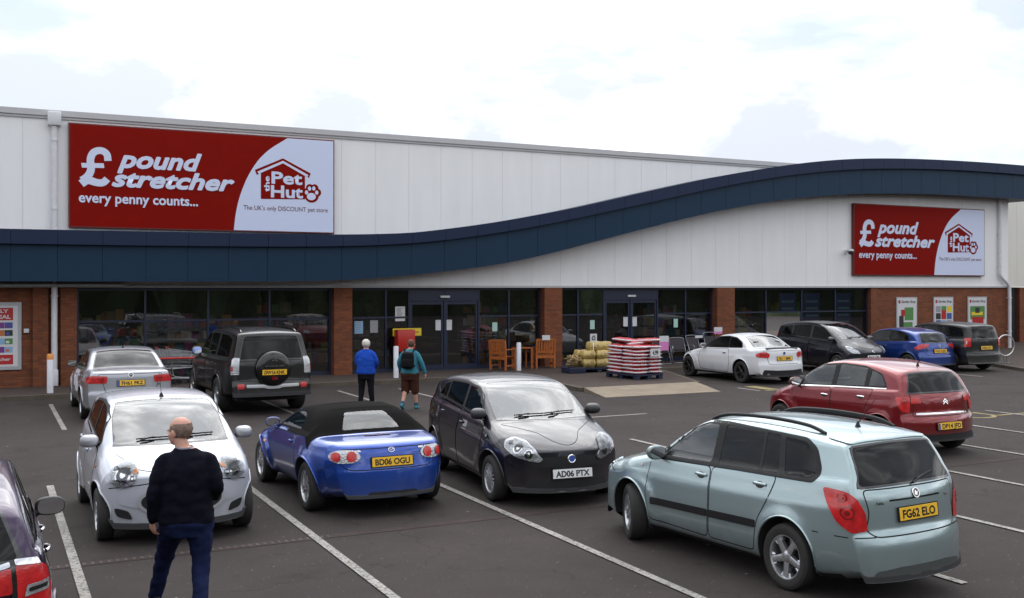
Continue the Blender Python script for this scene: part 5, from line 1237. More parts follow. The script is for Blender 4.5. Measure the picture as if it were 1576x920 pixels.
# ------------------------------------------------------------------ ground, markings
def noise_mix_material(name, base, scales, lo, hi, rough=.9, bump=.4, bscale=180, specks=None, stain=False):
    m = mat(name, base, rough, spec=.3); nt = m.node_tree; b = bsdf(m)
    t = nt.nodes.new('ShaderNodeTexCoord'); col = None; prev = None
    for i, (s, d) in enumerate(scales):
        n = nt.nodes.new('ShaderNodeTexNoise'); n.inputs['Scale'].default_value = s; n.inputs['Detail'].default_value = d; n.inputs['Roughness'].default_value = .65
        nt.links.new(t.outputs['Object'], n.inputs['Vector'])
        mr = nt.nodes.new('ShaderNodeMapRange'); mr.inputs['From Min'].default_value = .25; mr.inputs['From Max'].default_value = .75; mr.inputs['To Min'].default_value = lo[i]; mr.inputs['To Max'].default_value = hi[i]
        nt.links.new(n.outputs['Fac'], mr.inputs['Value'])
        if prev is None: prev = mr.outputs[0]
        else:
            mu = nt.nodes.new('ShaderNodeMath'); mu.operation = 'MULTIPLY'; nt.links.new(prev, mu.inputs[0]); nt.links.new(mr.outputs[0], mu.inputs[1]); prev = mu.outputs[0]
    sc = nt.nodes.new('ShaderNodeVectorMath'); sc.operation = 'SCALE'; sc.inputs[0].default_value = base; nt.links.new(prev, sc.inputs['Scale'])
    out = sc.outputs[0]
    if stain:    # oil drips and damp marks that stay where they are
        for (scl, loc_, lo_, hi_, k_) in ((.55, (4, 9, 0), .60, .72, .62), (2.1, (1, 2, 0), .66, .74, .55)):
            mp_ = nt.nodes.new('ShaderNodeMapping'); mp_.inputs['Location'].default_value = loc_; nt.links.new(t.outputs['Object'], mp_.inputs[0])
            n = nt.nodes.new('ShaderNodeTexNoise'); n.inputs['Scale'].default_value = scl; n.inputs['Detail'].default_value = 7; nt.links.new(mp_.outputs[0], n.inputs['Vector'])
            mr = nt.nodes.new('ShaderNodeMapRange'); mr.inputs['From Min'].default_value = lo_; mr.inputs['From Max'].default_value = hi_; mr.inputs['To Min'].default_value = 1; mr.inputs['To Max'].default_value = k_; nt.links.new(n.outputs['Fac'], mr.inputs['Value'])
            q = nt.nodes.new('ShaderNodeVectorMath'); q.operation = 'SCALE'; nt.links.new(out, q.inputs[0]); nt.links.new(mr.outputs[0], q.inputs['Scale']); out = q.outputs[0]
        v = nt.nodes.new('ShaderNodeTexVoronoi'); v.feature = 'DISTANCE_TO_EDGE'; v.inputs['Scale'].default_value = .16; nd = nt.nodes.new('ShaderNodeTexNoise'); nd.inputs['Scale'].default_value = 1.1; nd.inputs['Detail'].default_value = 6; nt.links.new(t.outputs['Object'], nd.inputs['Vector'])
        va = nt.nodes.new('ShaderNodeVectorMath'); va.operation = 'MULTIPLY_ADD'; nt.links.new(nd.outputs['Color'], va.inputs[0]); va.inputs[1].default_value = (1.6, 1.6, 0); nt.links.new(t.outputs['Object'], va.inputs[2]); nt.links.new(va.outputs[0], v.inputs['Vector'])
        mr = nt.nodes.new('ShaderNodeMapRange'); mr.inputs['From Min'].default_value = 0; mr.inputs['From Max'].default_value = .0035; mr.inputs['To Min'].default_value = .62; mr.inputs['To Max'].default_value = 1; nt.links.new(v.outputs['Distance'], mr.inputs['Value'])
        q = nt.nodes.new('ShaderNodeVectorMath'); q.operation = 'SCALE'; nt.links.new(out, q.inputs[0]); nt.links.new(mr.outputs[0], q.inputs['Scale']); out = q.outputs[0]
    if specks:   # pale litter, gum and stone chips
        for (scale, thr, c) in specks:
            v = nt.nodes.new('ShaderNodeTexVoronoi'); v.inputs['Scale'].default_value = scale; nt.links.new(t.outputs['Object'], v.inputs['Vector'])
            n = nt.nodes.new('ShaderNodeTexNoise'); n.inputs['Scale'].default_value = scale * .37; nt.links.new(t.outputs['Object'], n.inputs['Vector'])
            l = nt.nodes.new('ShaderNodeMath'); l.operation = 'LESS_THAN'; l.inputs[1].default_value = thr; nt.links.new(v.outputs['Distance'], l.inputs[0])
            g = nt.nodes.new('ShaderNodeMath'); g.operation = 'GREATER_THAN'; g.inputs[1].default_value = .60; nt.links.new(n.outputs['Fac'], g.inputs[0])
            mu = nt.nodes.new('ShaderNodeMath'); mu.operation = 'MULTIPLY'; nt.links.new(l.outputs[0], mu.inputs[0]); nt.links.new(g.outputs[0], mu.inputs[1])
            mx = nt.nodes.new('ShaderNodeMix'); mx.data_type = 'RGBA'; nt.links.new(mu.outputs[0], mx.inputs['Factor']); nt.links.new(out, mx.inputs['A']); mx.inputs['B'].default_value = (*c, 1); out = mx.outputs['Result']
    nt.links.new(out, b.inputs['Base Color'])
    n = nt.nodes.new('ShaderNodeTexNoise'); n.inputs['Scale'].default_value = bscale; n.inputs['Detail'].default_value = 3; nt.links.new(t.outputs['Object'], n.inputs['Vector'])
    bp = nt.nodes.new('ShaderNodeBump'); bp.inputs['Strength'].default_value = bump; bp.inputs['Distance'].default_value = .006; nt.links.new(n.outputs['Fac'], bp.inputs['Height']); nt.links.new(bp.outputs[0], b.inputs['Normal'])
    return m
M_ASPH = noise_mix_material('asphalt', (.0335, .0262, .0245), [(.30, 6), (2.2, 8), (60, 3), (170, 2)], [.76, .84, .70, .62], [1.26, 1.16, 1.35, 1.5], rough=.92, bump=.8, stain=True, specks=[(5.5, .085, (.20, .18, .16)), (21, .15, (.12, .11, .10)), (2.6, .05, (.24, .22, .19)), (11, .10, (.15, .14, .12))])
M_PAVE = noise_mix_material('pavement', (.060, .045, .039), [(.5, 6), (6, 5)], [.8, .85], [1.2, 1.15], rough=.9, bump=.3, specks=[(7, .08, (.25, .22, .2))])
M_KERB = noise_mix_material('kerb_concrete', (.105, .088, .068), [(1.2, 6), (9, 5)], [.75, .85], [1.2, 1.15], rough=.9, bump=.3)
def slab_material():
    m = mat('tactile_paving', (.50, .38, .25), .85); nt = m.node_tree; b = bsdf(m)
    t = nt.nodes.new('ShaderNodeTexCoord'); br = nt.nodes.new('ShaderNodeTexBrick'); br.offset = 0; br.inputs['Scale'].default_value = 1
    br.inputs['Brick Width'].default_value = .4; br.inputs['Row Height'].default_value = .4; br.inputs['Mortar Size'].default_value = .008
    br.inputs['Color1'].default_value = (.25, .205, .145, 1); br.inputs['Color2'].default_value = (.21, .17, .12, 1); br.inputs['Mortar'].default_value = (.16, .12, .09, 1)
    nt.links.new(t.outputs['Object'], br.inputs['Vector'])
    n = nt.nodes.new('ShaderNodeTexNoise'); n.inputs['Scale'].default_value = 3; n.inputs['Detail'].default_value = 6; nt.links.new(t.outputs['Object'], n.inputs['Vector'])
    mr = nt.nodes.new('ShaderNodeMapRange'); mr.inputs['To Min'].default_value = .7; mr.inputs['To Max'].default_value = 1.25; nt.links.new(n.outputs['Fac'], mr.inputs['Value'])
    s = nt.nodes.new('ShaderNodeVectorMath'); s.operation = 'SCALE'; nt.links.new(br.outputs['Color'], s.inputs[0]); nt.links.new(mr.outputs[0], s.inputs['Scale']); nt.links.new(s.outputs[0], b.inputs['Base Color'])
    return m
M_TACT = slab_material()
def worn_paint(name, c, under=(.036, .028, .026), wear=.47):
    m = mat(name, c, .75); nt = m.node_tree; b = bsdf(m); t = nt.nodes.new('ShaderNodeTexCoord')
    n = nt.nodes.new('ShaderNodeTexNoise'); n.inputs['Scale'].default_value = 28; n.inputs['Detail'].default_value = 8; n.inputs['Roughness'].default_value = .75; nt.links.new(t.outputs['Object'], n.inputs['Vector'])
    r = nt.nodes.new('ShaderNodeValToRGB'); r.color_ramp.elements[0].position = wear - .06; r.color_ramp.elements[1].position = wear + .05; nt.links.new(n.outputs['Fac'], r.inputs[0])
    n2_ = nt.nodes.new('ShaderNodeTexNoise'); n2_.inputs['Scale'].default_value = 1.3; n2_.inputs['Detail'].default_value = 5; nt.links.new(t.outputs['Object'], n2_.inputs['Vector'])
    mr = nt.nodes.new('ShaderNodeMapRange'); mr.inputs['From Min'].default_value = .3; mr.inputs['From Max'].default_value = .7; mr.inputs['To Min'].default_value = .6; mr.inputs['To Max'].default_value = 1.0; nt.links.new(n2_.outputs['Fac'], mr.inputs['Value'])
    s = nt.nodes.new('ShaderNodeVectorMath'); s.operation = 'SCALE'; s.inputs[0].default_value = c; nt.links.new(mr.outputs[0], s.inputs['Scale'])
    mx = nt.nodes.new('ShaderNodeMix'); mx.data_type = 'RGBA'; mx.inputs['A'].default_value = (*under, 1); nt.links.new(s.outputs[0], mx.inputs['B']); nt.links.new(r.outputs[0], mx.inputs['Factor']); nt.links.new(mx.outputs['Result'], b.inputs['Base Color'])
    return m
M_LINE = worn_paint('worn_white_paint', (.36, .34, .31), wear=.455)
M_YEL = worn_paint('worn_yellow_paint', (.36, .28, .09), wear=.45)

def sheet(name, poly, z, m, kind='structure'):
    bm = bmesh.new(); bm.faces.new([bm.verts.new((x, y, z)) for x, y in poly]); return tag(bobj(name, bm, m), kind=kind)
def quad(bm, x0, x1, y0, y1, z=.006):
    bm.faces.new([bm.verts.new(p) for p in ((x0, y0, z), (x1, y0, z), (x1, y1, z), (x0, y1, z))])
VIEW_FIT[0] = Matrix(((.909, .0031, 0, 0), (.009, .968, 0, 0), (0, 0, .9167, 0), (0, 0, 0, 1)))
bm = bmesh.new(); quad(bm, -400, 500, -300, 600, 0); tag(bobj('ground', bm, M_ASPH), kind='structure')
# bay lines: two rows back to back, then the row in front of the shop
bm = bmesh.new()
for x in (-7.0, -4.4, -1.8, .85, 3.5, 6.12, 8.8, 11.3, 13.95, 16.5, 19.0, 21.6, 24.2, 26.8):
    quad(bm, x - .05, x + .05, 7.15, 16.95, .013)
for x in (-6.2, -3.6, -1.1, 1.46, 4.0, 6.5, 9.07, 24.55, 27.2, 29.8): quad(bm, x - .05, x + .05, 23.5, 28.8, .004)
quad(bm, 12.3, 13.95, 20.2, 20.29, .004)
quad(bm, 10.82, 10.92, 25.6, 28.6, .004); quad(bm, 19.9, 20.0, 23.2, 24.2, .004)
tag(bobj('bay_line_marking', bm, M_LINE), kind='structure')
# yellow wheelchair mark and kerb hatching
bm = bmesh.new()
def ringmark(cx, cy, r, w, a0=0, a1=360, n=26):
    for i in range(n):
        a, b = R(a0 + (a1 - a0) * i / n), R(a0 + (a1 - a0) * (i + 1) / n)
        bm.faces.new([bm.verts.new((cx + q * math.cos(t), cy + q * math.sin(t), .0055)) for q, t in ((r, a), (r, b), (r + w, b), (r + w, a))])
ringmark(20.55, 16.5, .42, .11, -200, 60); quad(bm, 20.45, 20.58, 16.75, 17.75); quad(bm, 20.45, 21.1, 17.15, 17.27); quad(bm, 20.95, 21.07, 16.2, 16.9); quad(bm, 20.58, 21.02, 16.8, 16.92); ringmark(20.5, 17.95, .0, .16); quad(bm, 21.07, 22.2, 16.16, 16.26)
quad(bm, 20.35, 20.75, 23.3, 24.4); quad(bm, 20.1, 22.6, 23.1, 23.22)
tag(bobj('yellow_marking', bm, M_YEL), kind='structure')
# slot drain between the two rows
bm = bmesh.new(); quad(bm, -30, 45, 11.92, 12.08, .004); tag(bobj('drain_strip', bm, noise_mix_material('rusty_joint', (.040, .028, .0255), [(2, 5), (14, 4)], [.7, .7], [1.3, 1.3])), kind='structure')
bm = bmesh.new()
x = -8.0
while x < 3.7:
    quad(bm, x, x + .03, 11.95, 12.05, .008); x += .085
tag(bobj('drain_grating', bm, mat('galvanised_drain', (.060, .048, .042), .85, noise=.5)), kind='structure')

# pavement and kerbs
KZ = .11
pave = [(-60, 30.35), (13.3, 30.35), (14.6, 29.4), (15.55, 27.6), (15.3, 25.35), (19.3, 25.35), (20.6, 28.6), (21.2, 30.35), (31.5, 30.35), (33.6, 29.5), (34.3, 28.0), (34.1, 26.3), (33.0, 24.2), (31.0, 20.5), (60, 8.0), (80, 8), (80, 40), (-60, 40)]
def slab(name, poly, z0, z1, m):
    bm = bmesh.new(); prism(bm, poly, z0, z1, 'z'); return tag(bobj(name, bm, m), kind='structure')
slab('pavement', pave, -.05, KZ, M_PAVE)
def kerb_run(pts, name='kerb'):
    bm = bmesh.new()
    for i in range(len(pts) - 1):
        a, b = Vector(pts[i]), Vector(pts[i + 1]); L = (b - a).length; t = (b - a).normalized(); nn = Vector((t.y, -t.x)); k = max(1, round(L / .915))
        for j in range(k):
            p, q = a + t * (L * j / k + .004), a + t * (L * (j + 1) / k - .004)
            o = nn * .135
            A = [(p.x, p.y), (q.x, q.y), (q.x + o.x, q.y + o.y), (p.x + o.x, p.y + o.y)]
            prism(bm, A, -.04, KZ + .004, 'z')
    return tag(bobj(name, bm, M_KERB), kind='structure')
kerb_run([(-40, 30.35), (13.3, 30.35), (14.6, 29.4), (15.55, 27.6), (15.3, 25.35)])
kerb_run([(19.3, 25.35), (20.6, 28.6), (21.2, 30.35), (31.5, 30.35), (33.6, 29.5), (34.3, 28.0), (34.1, 26.3), (33.0, 24.2), (31.0, 20.5), (60, 8)])
bm = bmesh.new()   # buff ramp down to the road
v = [bm.verts.new(p) for p in ((14.95, 23.65, .012), (18.75, 23.5, .012), (19.3, 25.36, KZ + .004), (15.3, 25.36, KZ + .004), (14.95, 23.65, -.03), (18.75, 23.5, -.03), (19.3, 25.36, -.03), (15.3, 25.36, -.03))]
for f in ((0, 1, 2, 3), (0, 4, 5, 1), (1, 5, 6, 2), (2, 6, 7, 3), (3, 7, 4, 0)): bm.faces.new([v[i] for i in f])
tag(bobj('pavement_ramp', bm, M_TACT), kind='structure')
# ------------------------------------------------------------------ building
def brick_mat(name, c1, c2, mort):
    m = mat(name, c1, .85); nt = m.node_tree; b = bsdf(m); t = nt.nodes.new('ShaderNodeTexCoord'); sp = nt.nodes.new('ShaderNodeSeparateXYZ'); nt.links.new(t.outputs['Object'], sp.inputs[0])
    ad = nt.nodes.new('ShaderNodeMath'); nt.links.new(sp.outputs['X'], ad.inputs[0]); nt.links.new(sp.outputs['Y'], ad.inputs[1])
    cb = nt.nodes.new('ShaderNodeCombineXYZ'); nt.links.new(ad.outputs[0], cb.inputs[0]); nt.links.new(sp.outputs['Z'], cb.inputs[1])
    br = nt.nodes.new('ShaderNodeTexBrick'); br.inputs['Scale'].default_value = 1; br.inputs['Brick Width'].default_value = .225; br.inputs['Row Height'].default_value = .075; br.inputs['Mortar Size'].default_value = .008; br.inputs['Bias'].default_value = -.1
    br.inputs['Color1'].default_value = (*c1, 1); br.inputs['Color2'].default_value = (*c2, 1); br.inputs['Mortar'].default_value = (*mort, 1); nt.links.new(cb.outputs[0], br.inputs['Vector'])
    n = nt.nodes.new('ShaderNodeTexNoise'); n.inputs['Scale'].default_value = 1.7; n.inputs['Detail'].default_value = 7; nt.links.new(t.outputs['Object'], n.inputs['Vector'])
    mr = nt.nodes.new('ShaderNodeMapRange'); mr.inputs['To Min'].default_value = .72; mr.inputs['To Max'].default_value = 1.28; nt.links.new(n.outputs['Fac'], mr.inputs['Value'])
    s = nt.nodes.new('ShaderNodeVectorMath'); s.operation = 'SCALE'; nt.links.new(br.outputs['Color'], s.inputs[0]); nt.links.new(mr.outputs[0], s.inputs['Scale']); nt.links.new(s.outputs[0], b.inputs['Base Color'])
    bp = nt.nodes.new('ShaderNodeBump'); bp.inputs['Strength'].default_value = .5; bp.inputs['Distance'].default_value = .01; bp.invert = True; nt.links.new(br.outputs['Fac'], bp.inputs['Height']); nt.links.new(bp.outputs[0], b.inputs['Normal'])
    return m
M_BRICK = brick_mat('red_brick', (.225, .062, .020), (.135, .036, .014), (.095, .055, .035))
def clad_mat(name, c):
    m = mat(name, c, .45); nt = m.node_tree; b = bsdf(m); t = nt.nodes.new('ShaderNodeTexCoord')
    mp_ = nt.nodes.new('ShaderNodeMapping'); mp_.inputs['Scale'].default_value = (1.6, 1, .22); nt.links.new(t.outputs['Object'], mp_.inputs[0])
    n = nt.nodes.new('ShaderNodeTexNoise'); n.inputs['Scale'].default_value = 1.4; n.inputs['Detail'].default_value = 7; n.inputs['Roughness'].default_value = .6; nt.links.new(mp_.outputs[0], n.inputs['Vector'])
    mr = nt.nodes.new('ShaderNodeMapRange'); mr.inputs['From Min'].default_value = .3; mr.inputs['From Max'].default_value = .7; mr.inputs['To Min'].default_value = .955; mr.inputs['To Max'].default_value = 1.02; nt.links.new(n.outputs['Fac'], mr.inputs['Value'])
    s = nt.nodes.new('ShaderNodeVectorMath'); s.operation = 'SCALE'; s.inputs[0].default_value = c; nt.links.new(mr.outputs[0], s.inputs['Scale']); nt.links.new(s.outputs[0], b.inputs['Base Color'])
    return m
M_CLAD = clad_mat('off_white_cladding', (.84, .84, .85))
M_CLAD2 = clad_mat('cream_cladding', (.74, .72, .66))
M_CAP = clad_mat('parapet_grey', (.50, .50, .51))
M_SEAM = mat('cladding_joint', (.66, .66, .67), .8)
M_BLUE = clad_mat('canopy_blue', (.0052, .0275, .061)); bsdf(M_BLUE).inputs['Roughness'].default_value = .5; bsdf(M_BLUE).inputs['Specular IOR Level'].default_value = .25
M_BLUE2 = clad_mat('canopy_band_blue', (.0095, .020, .056)); bsdf(M_BLUE2).inputs['Roughness'].default_value = .5; bsdf(M_BLUE2).inputs['Specular IOR Level'].default_value = .25
M_PIPE = mat('white_downpipe', (.66, .66, .69), .4, noise=.08)
M_FRAME = mat('navy_window_frame', (.012, .018, .045), .4)
M_SHOPG = glass('shop_glass', (.58, .59, .56), ior=1.85, dirt=.012)
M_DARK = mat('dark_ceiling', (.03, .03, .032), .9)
FY = 32.9
shop = empty('shop_building', 'long white clad retail unit with brick piers, dark shop windows and a sweeping blue canopy', 'building', (0, FY, 0))
def part(name, bm, m, par=None, smooth=None):
    """children of the building keep world coordinates through a cancelled offset"""
    o = bobj(name, bm, m, par or shop, smooth=smooth)
    if par is None: o.location = -fitv((0, FY, 0))
    return o
# vertical cladding panels
XL, XR = -14.0, 43.5
bm = bmesh.new(); x = XL; pw = 1.194; off0 = 10.48 % pw
x = XL + ((off0 - XL) % pw) - pw
while x < XR:
    a, b = max(XL, x + .006), min(XR, x + pw - .006)
    if b > a + .02: box(bm, a, b, FY, FY + .10, 3.06, 8.02)
    x += pw
part('cladding_wall', bm, M_CLAD)
bm = bmesh.new(); box(bm, XL, XR - .01, FY + .010, FY + .30, 3.03, 7.98); part('wall_backing', bm, M_SEAM)
bm = bmesh.new(); box(bm, XL, XR + .02, FY - .09, FY + .5, 8.0, 8.19, bevel=.015); box(bm, XL, XR + .02, FY - .05, FY + .02, 7.93, 8.002)
part('parapet_cap', bm, M_CAP)
bm = bmesh.new(); box(bm, XL, XR + .01, FY - .06, FY + .22, 2.985, 3.058); part('window_head_trim', bm, M_CAP)
bm = bmesh.new(); box(bm, XL, 3.7, FY - .30, FY - .062, 3.02, 3.10); part('ledge_trim', bm, M_CAP)
bm = bmesh.new(); box(bm, XR - .1, XR, FY + .10, 62, 2.9, 8.0); box(bm, XL, XR, 62, 62.2, 0, 8.0); part('end_wall', bm, M_CLAD)
bm = bmesh.new(); box(bm, XL, XR - .1, FY + .3, 62, 7.6, 7.75); part('roof', bm, mat('roof_sheet', (.25, .25, .26), .7))
# wave canopy
TOPC = [(-14, 4.63), (.33, 4.63), (2.86, 4.64), (5.61, 4.66), (7.97, 4.67), (10.07, 4.69), (11.85, 4.76), (13.0, 4.85), (15.67, 5.24), (17.99, 5.68), (19.35, 5.97), (22.19, 6.63), (25.25, 7.31), (28.53, 7.90), (30.26, 8.16), (32.06, 8.37), (33.93, 8.51), (35.88, 8.60), (37.91, 8.66), (40.46, 8.70), (43.41, 8.71), (46.5, 8.66)]
MIDC = [(-14, 4.22), (.33, 4.22), (4.67, 4.23), (9.86, 4.29), (13.0, 4.48), (15.67, 4.86), (17.99, 5.28), (22.19, 6.19), (25.25, 6.88), (28.53, 7.49), (32.06, 7.95), (35.88, 8.18), (39.17, 8.27), (43.41, 8.28), (46.5, 8.23)]
BOTC = [(-14, 3.17), (.33, 3.17), (5.61, 3.17), (9.86, 3.20), (12.07, 3.35), (14.19, 3.57), (16.17, 3.84), (17.99, 4.22), (19.35, 4.56), (22.19, 5.26), (25.25, 5.96), (28.53, 6.54), (32.06, 6.92), (35.09, 7.07), (37.91, 7.14), (42.68, 7.16), (46.5, 7.12)]
def crv(C):
    P_ = chaikin(C, 3); a = np.array(P_)
    return lambda x: float(np.interp(x, a[:, 0], a[:, 1]))
tC, mC, bC = crv(TOPC), crv(MIDC), crv(BOTC)
def ribbon(bm, f0, f1, y0, y1, xa, xb, gap=.006, n=4):
    xs = np.linspace(xa + gap, xb - gap, n + 1); rows = []
    for x in xs:
        rows.append([bm.verts.new(p) for p in ((x, y0, f0(x)), (x, y0, f1(x)), (x, y1, f1(x)), (x, y1, f0(x)))])
    for A, B in zip(rows, rows[1:]):
        for i in range(4): bm.faces.new((A[i], A[(i + 1) % 4], B[(i + 1) % 4], B[i]))
    bm.faces.new(rows[0]); bm.faces.new(rows[-1][::-1])
CX1 = 45.2
b1, b2, b3 = bmesh.new(), bmesh.new(), bmesh.new()
x = -14.0 + (.6 + 14) % 1.2 - 1.2
while x < CX1:
    a, b = max(-14, x), min(CX1, x + 1.2)
    if b - a > .05:
        ribbon(b1, lambda q: bC(q), lambda q: mC(q), 32.0, 32.08, a, b); ribbon(b2, lambda q: mC(q) - .0, lambda q: tC(q), 31.86, 31.98, a, b)
    x += 1.2
ribbon(b3, lambda q: bC(q) + .01, lambda q: tC(q) - .012, 32.04, 32.893, -14, CX1 - .01, n=120)
ribbon(b3, lambda q: mC(q) + .01, lambda q: tC(q) - .006, 31.90, 32.05, -14, CX1 - .01, n=120)
can = part('canopy', b3, mat('canopy_soffit', (.055, .065, .09), .6)); can.location = -fitv((0, FY, 0))
o = part('canopy_fascia', b1, M_BLUE, can); o = part('canopy_band', b2, M_BLUE2, can)
bm = bmesh.new()   # return of the canopy round the corner
box(bm, 43.52, CX1, 32.9, 36.0, 7.2, 8.62); part('canopy_return', bm, M_BLUE, can)
# brick
for (a, b, y) in ((-14, 1.19, FY + .06), (1.19, 1.60, FY - .09), (1.93, 2.37, FY - .09), (10.18, 10.80, FY - .16), (18.09, 18.83, FY - .16), (25.96, 26.84, FY - .16), (34.50, 34.9, FY - .02), (34.9, XR, FY + .02)):
    bm = bmesh.new(); box(bm, a, b, y, FY + .5, 0, 2.984); part('brick_pier' if b - a < 1 else 'brick_wall', bm, M_BRICK)
bm = bmesh.new(); box(bm, 1.60, 1.93, FY + .12, FY + .5, 0, 2.984); box(bm, XR - .5, XR, FY + .5, 62, 0, 2.9); part('brick_recess', bm, M_BRICK)
# downpipes
def pipe(name, pts, r, brackets, par=None):
    bm = bmesh.new(); tube(bm, pts, r, 14)
    for (x, y, z) in brackets: lathe(bm, [(r + .001, -.03), (r + .016, -.03), (r + .016, .03), (r + .001, .03)], 14, M=Matrix.Translation((x, y, z))); box(bm, x - .05, x + .05, y + r, y + r + .07, z - .02, z + .02)
    return bm
bm = pipe('', [(1.76, FY - .12, .12), (1.76, FY - .12, 7.95)], .085, [(1.76, FY - .12, z) for z in (.55, 2.75, 5.3, 7.3)])
box(bm, 1.58, 1.94, FY - .26, FY - .0, 7.72, 8.12, bevel=.02); box(bm, 1.66, 1.86, FY - .23, FY - .03, .12, .60, bevel=.02)
part('downpipe', bm, M_PIPE, smooth=50)
bm = pipe('', chaikin([(42.75, FY - .12, 7.3), (42.75, FY - .12, 3.75), (42.75, FY - .12, 3.55), (43.35, FY - .14, 3.15), (43.42, FY - .14, 2.9), (43.42, FY - .14, .12)], 2), .08, [(42.75, FY - .12, z) for z in (6.6, 5.5, 4.0)] + [(43.42, FY - .14, z) for z in (2.5, .9)])
part('downpipe', bm, M_PIPE, smooth=50)
# glazing
GYY = FY + .22
def bay(x0, x1, mull, transom, door=None):
    """one shop window: frame with its panes, and doors where there are any"""
    w = empty('shop_window', parent=shop); w.location = -fitv((0, FY, 0))
    bm = bmesh.new(); xs = [x0] + mull + [x1]
    box(bm, x0, x1, GYY - .04, GYY + .06, .11, .22); box(bm, x0, x1, GYY - .04, GYY + .06, 2.90, 2.984)
    for q in xs:
        a, b = q - .03, q + .03
        if q == x0: a, b = x0, x0 + .07
        if q == x1: a, b = x1 - .07, x1
        box(bm, a, b, GYY - .05, GYY + .07, .222, 2.898)
    bobj('window_frame', bm, M_FRAME, w)
    for a, b in zip(xs, xs[1:]):
        isdoor = door and a >= door[0] - .01 and b <= door[1] + .01
        bm = bmesh.new()
        if isdoor: box(bm, a + .035, b - .035, GYY - .05, GYY + .05, 2.52, 2.895); bobj('door_header', bm, M_FRAME, w); bm = bmesh.new(); top = 2.515
        else:
            box(bm, a + .032, b - .032, GYY - .03, GYY + .03, transom - .03, transom + .03); bobj('transom', bm, M_FRAME, w); bm = bmesh.new(); top = 2.895
        if isdoor:
            fr = bmesh.new()
            box(fr, a + .04, a + .12, GYY - .02, GYY + .03, .14, 2.51); box(fr, b - .12, b - .04, GYY - .02, GYY + .03, .14, 2.51); box(fr, a + .12, b - .12, GYY - .02, GYY + .03, .14, .30); box(fr, a + .12, b - .12, GYY - .02, GYY + .03, 2.40, 2.51)
            d = bobj('sliding_door', fr, M_FRAME, w)
            bm.faces.new([bm.verts.new(p) for p in ((a + .12, GYY, .30), (b - .12, GYY, .30), (b - .12, GYY, 2.40), (a + .12, GYY, 2.40))]); bobj('pane', bm, M_SHOPG, d)
        else:
            for z0, z1 in ((.222, transom - .031), (transom + .031, top)):
                bm.faces.new([bm.verts.new(p) for p in ((a, GYY, z0), (b, GYY, z0), (b, GYY, z1), (a, GYY, z1))])
            bobj('pane', bm, M_SHOPG, w)
    if door:
        bm = bmesh.new(); c = (door[0] + door[1]) / 2; box(bm, c - .18, c + .18, GYY - .12, GYY - .05, 2.63, 2.71, bevel=.015); bobj('door_sensor', bm, mat('pale_grey_plastic', (.6, .6, .62), .4), w)
bay(2.37, 10.18, [4.32, 6.20, 8.13], 1.97)
bay(10.80, 18.09, [12.1, 12.95, 14.28, 15.6, 16.8], 1.97, (12.95, 15.6))
bay(18.83, 25.96, [19.7, 20.85, 22.07, 23.3, 24.65], 1.97, (20.85, 23.3))
bay(26.84, 34.50, [28.75, 30.7, 32.6], 1.97)
# inside of the shop
M_SHOPFLOOR = mat('shop_floor', (.22, .20, .18), .35, noise=.1)
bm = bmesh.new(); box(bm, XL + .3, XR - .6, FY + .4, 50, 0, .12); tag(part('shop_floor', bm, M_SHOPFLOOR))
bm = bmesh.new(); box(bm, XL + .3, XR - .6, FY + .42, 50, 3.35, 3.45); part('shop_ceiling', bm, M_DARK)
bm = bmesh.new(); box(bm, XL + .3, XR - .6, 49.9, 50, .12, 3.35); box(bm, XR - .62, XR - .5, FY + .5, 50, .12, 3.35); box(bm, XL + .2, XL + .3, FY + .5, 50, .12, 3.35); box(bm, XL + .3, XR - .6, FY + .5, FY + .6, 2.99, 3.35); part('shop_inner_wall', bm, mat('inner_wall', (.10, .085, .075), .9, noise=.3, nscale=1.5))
goods_cols = [(.45, .06, .05), (.05, .10, .35), (.55, .45, .10), (.10, .28, .10), (.55, .52, .48), (.30, .16, .08), (.50, .22, .06), (.06, .20, .30), (.35, .08, .25), (.12, .12, .12), (.4, .33, .25)]
M_GOODS = [mat('goods_%s' % n, c, .6) for n, c in zip(('red', 'blue', 'yellow', 'green', 'white', 'brown', 'orange', 'teal', 'magenta', 'black', 'card'), goods_cols)]
for i, (sx, sy, L, ax) in enumerate([(3.2, 35.2, 2.6, 0), (6.4, 35.0, 2.4, 0), (9.1, 35.8, 1.6, 0), (12.0, 38.0, 2.6, 0), (16.9, 35.4, 2.0, 0), (19.6, 35.5, 1.6, 0), (24.9, 35.2, 2.0, 0), (28.2, 35.0, 2.6, 0), (31.6, 35.2, 2.8, 0), (14.2, 41.0, 3, 0), (21.0, 40.5, 3.2, 0), (6.0, 41, 4, 0), (27.0, 41.5, 4, 0)]):
    t = empty('display_shelf', 'dark shelving of packed goods standing inside the shop window', 'shelf', (sx, sy, .12), 0, 'shelves inside the shop')
    H_ = 1.5 + .5 * rnd.random(); bm = bmesh.new()
    for k in range(5): box(bm, -L / 2, L / 2, -.25, .25, k * H_ / 4, k * H_ / 4 + .03)
    box(bm, -L / 2, L / 2, .22, .251, .031, H_ - .001) ; bobj('rack', bm, mat('shelf_metal', (.12, .12, .12), .5), t)
    bm = bmesh.new()
    for k in range(5):
        x = -L / 2 + .03
        while x < L / 2 - .15:
            w = .10 + .22 * rnd.random(); h = (H_ / 4 - .06) * (.55 + .42 * rnd.random()) if k < 4 else .15 + .3 * rnd.random(); ci = rnd.randrange(len(M_GOODS))
            box(bm, x, min(L / 2 - .02, x + w), -.23, .10, k * H_ / 4 + .031, k * H_ / 4 + .031 + h, ci); x += w + .02 + (.1 if rnd.random() < .15 else 0)
    bobj('packed_goods', bm, M_GOODS, t)
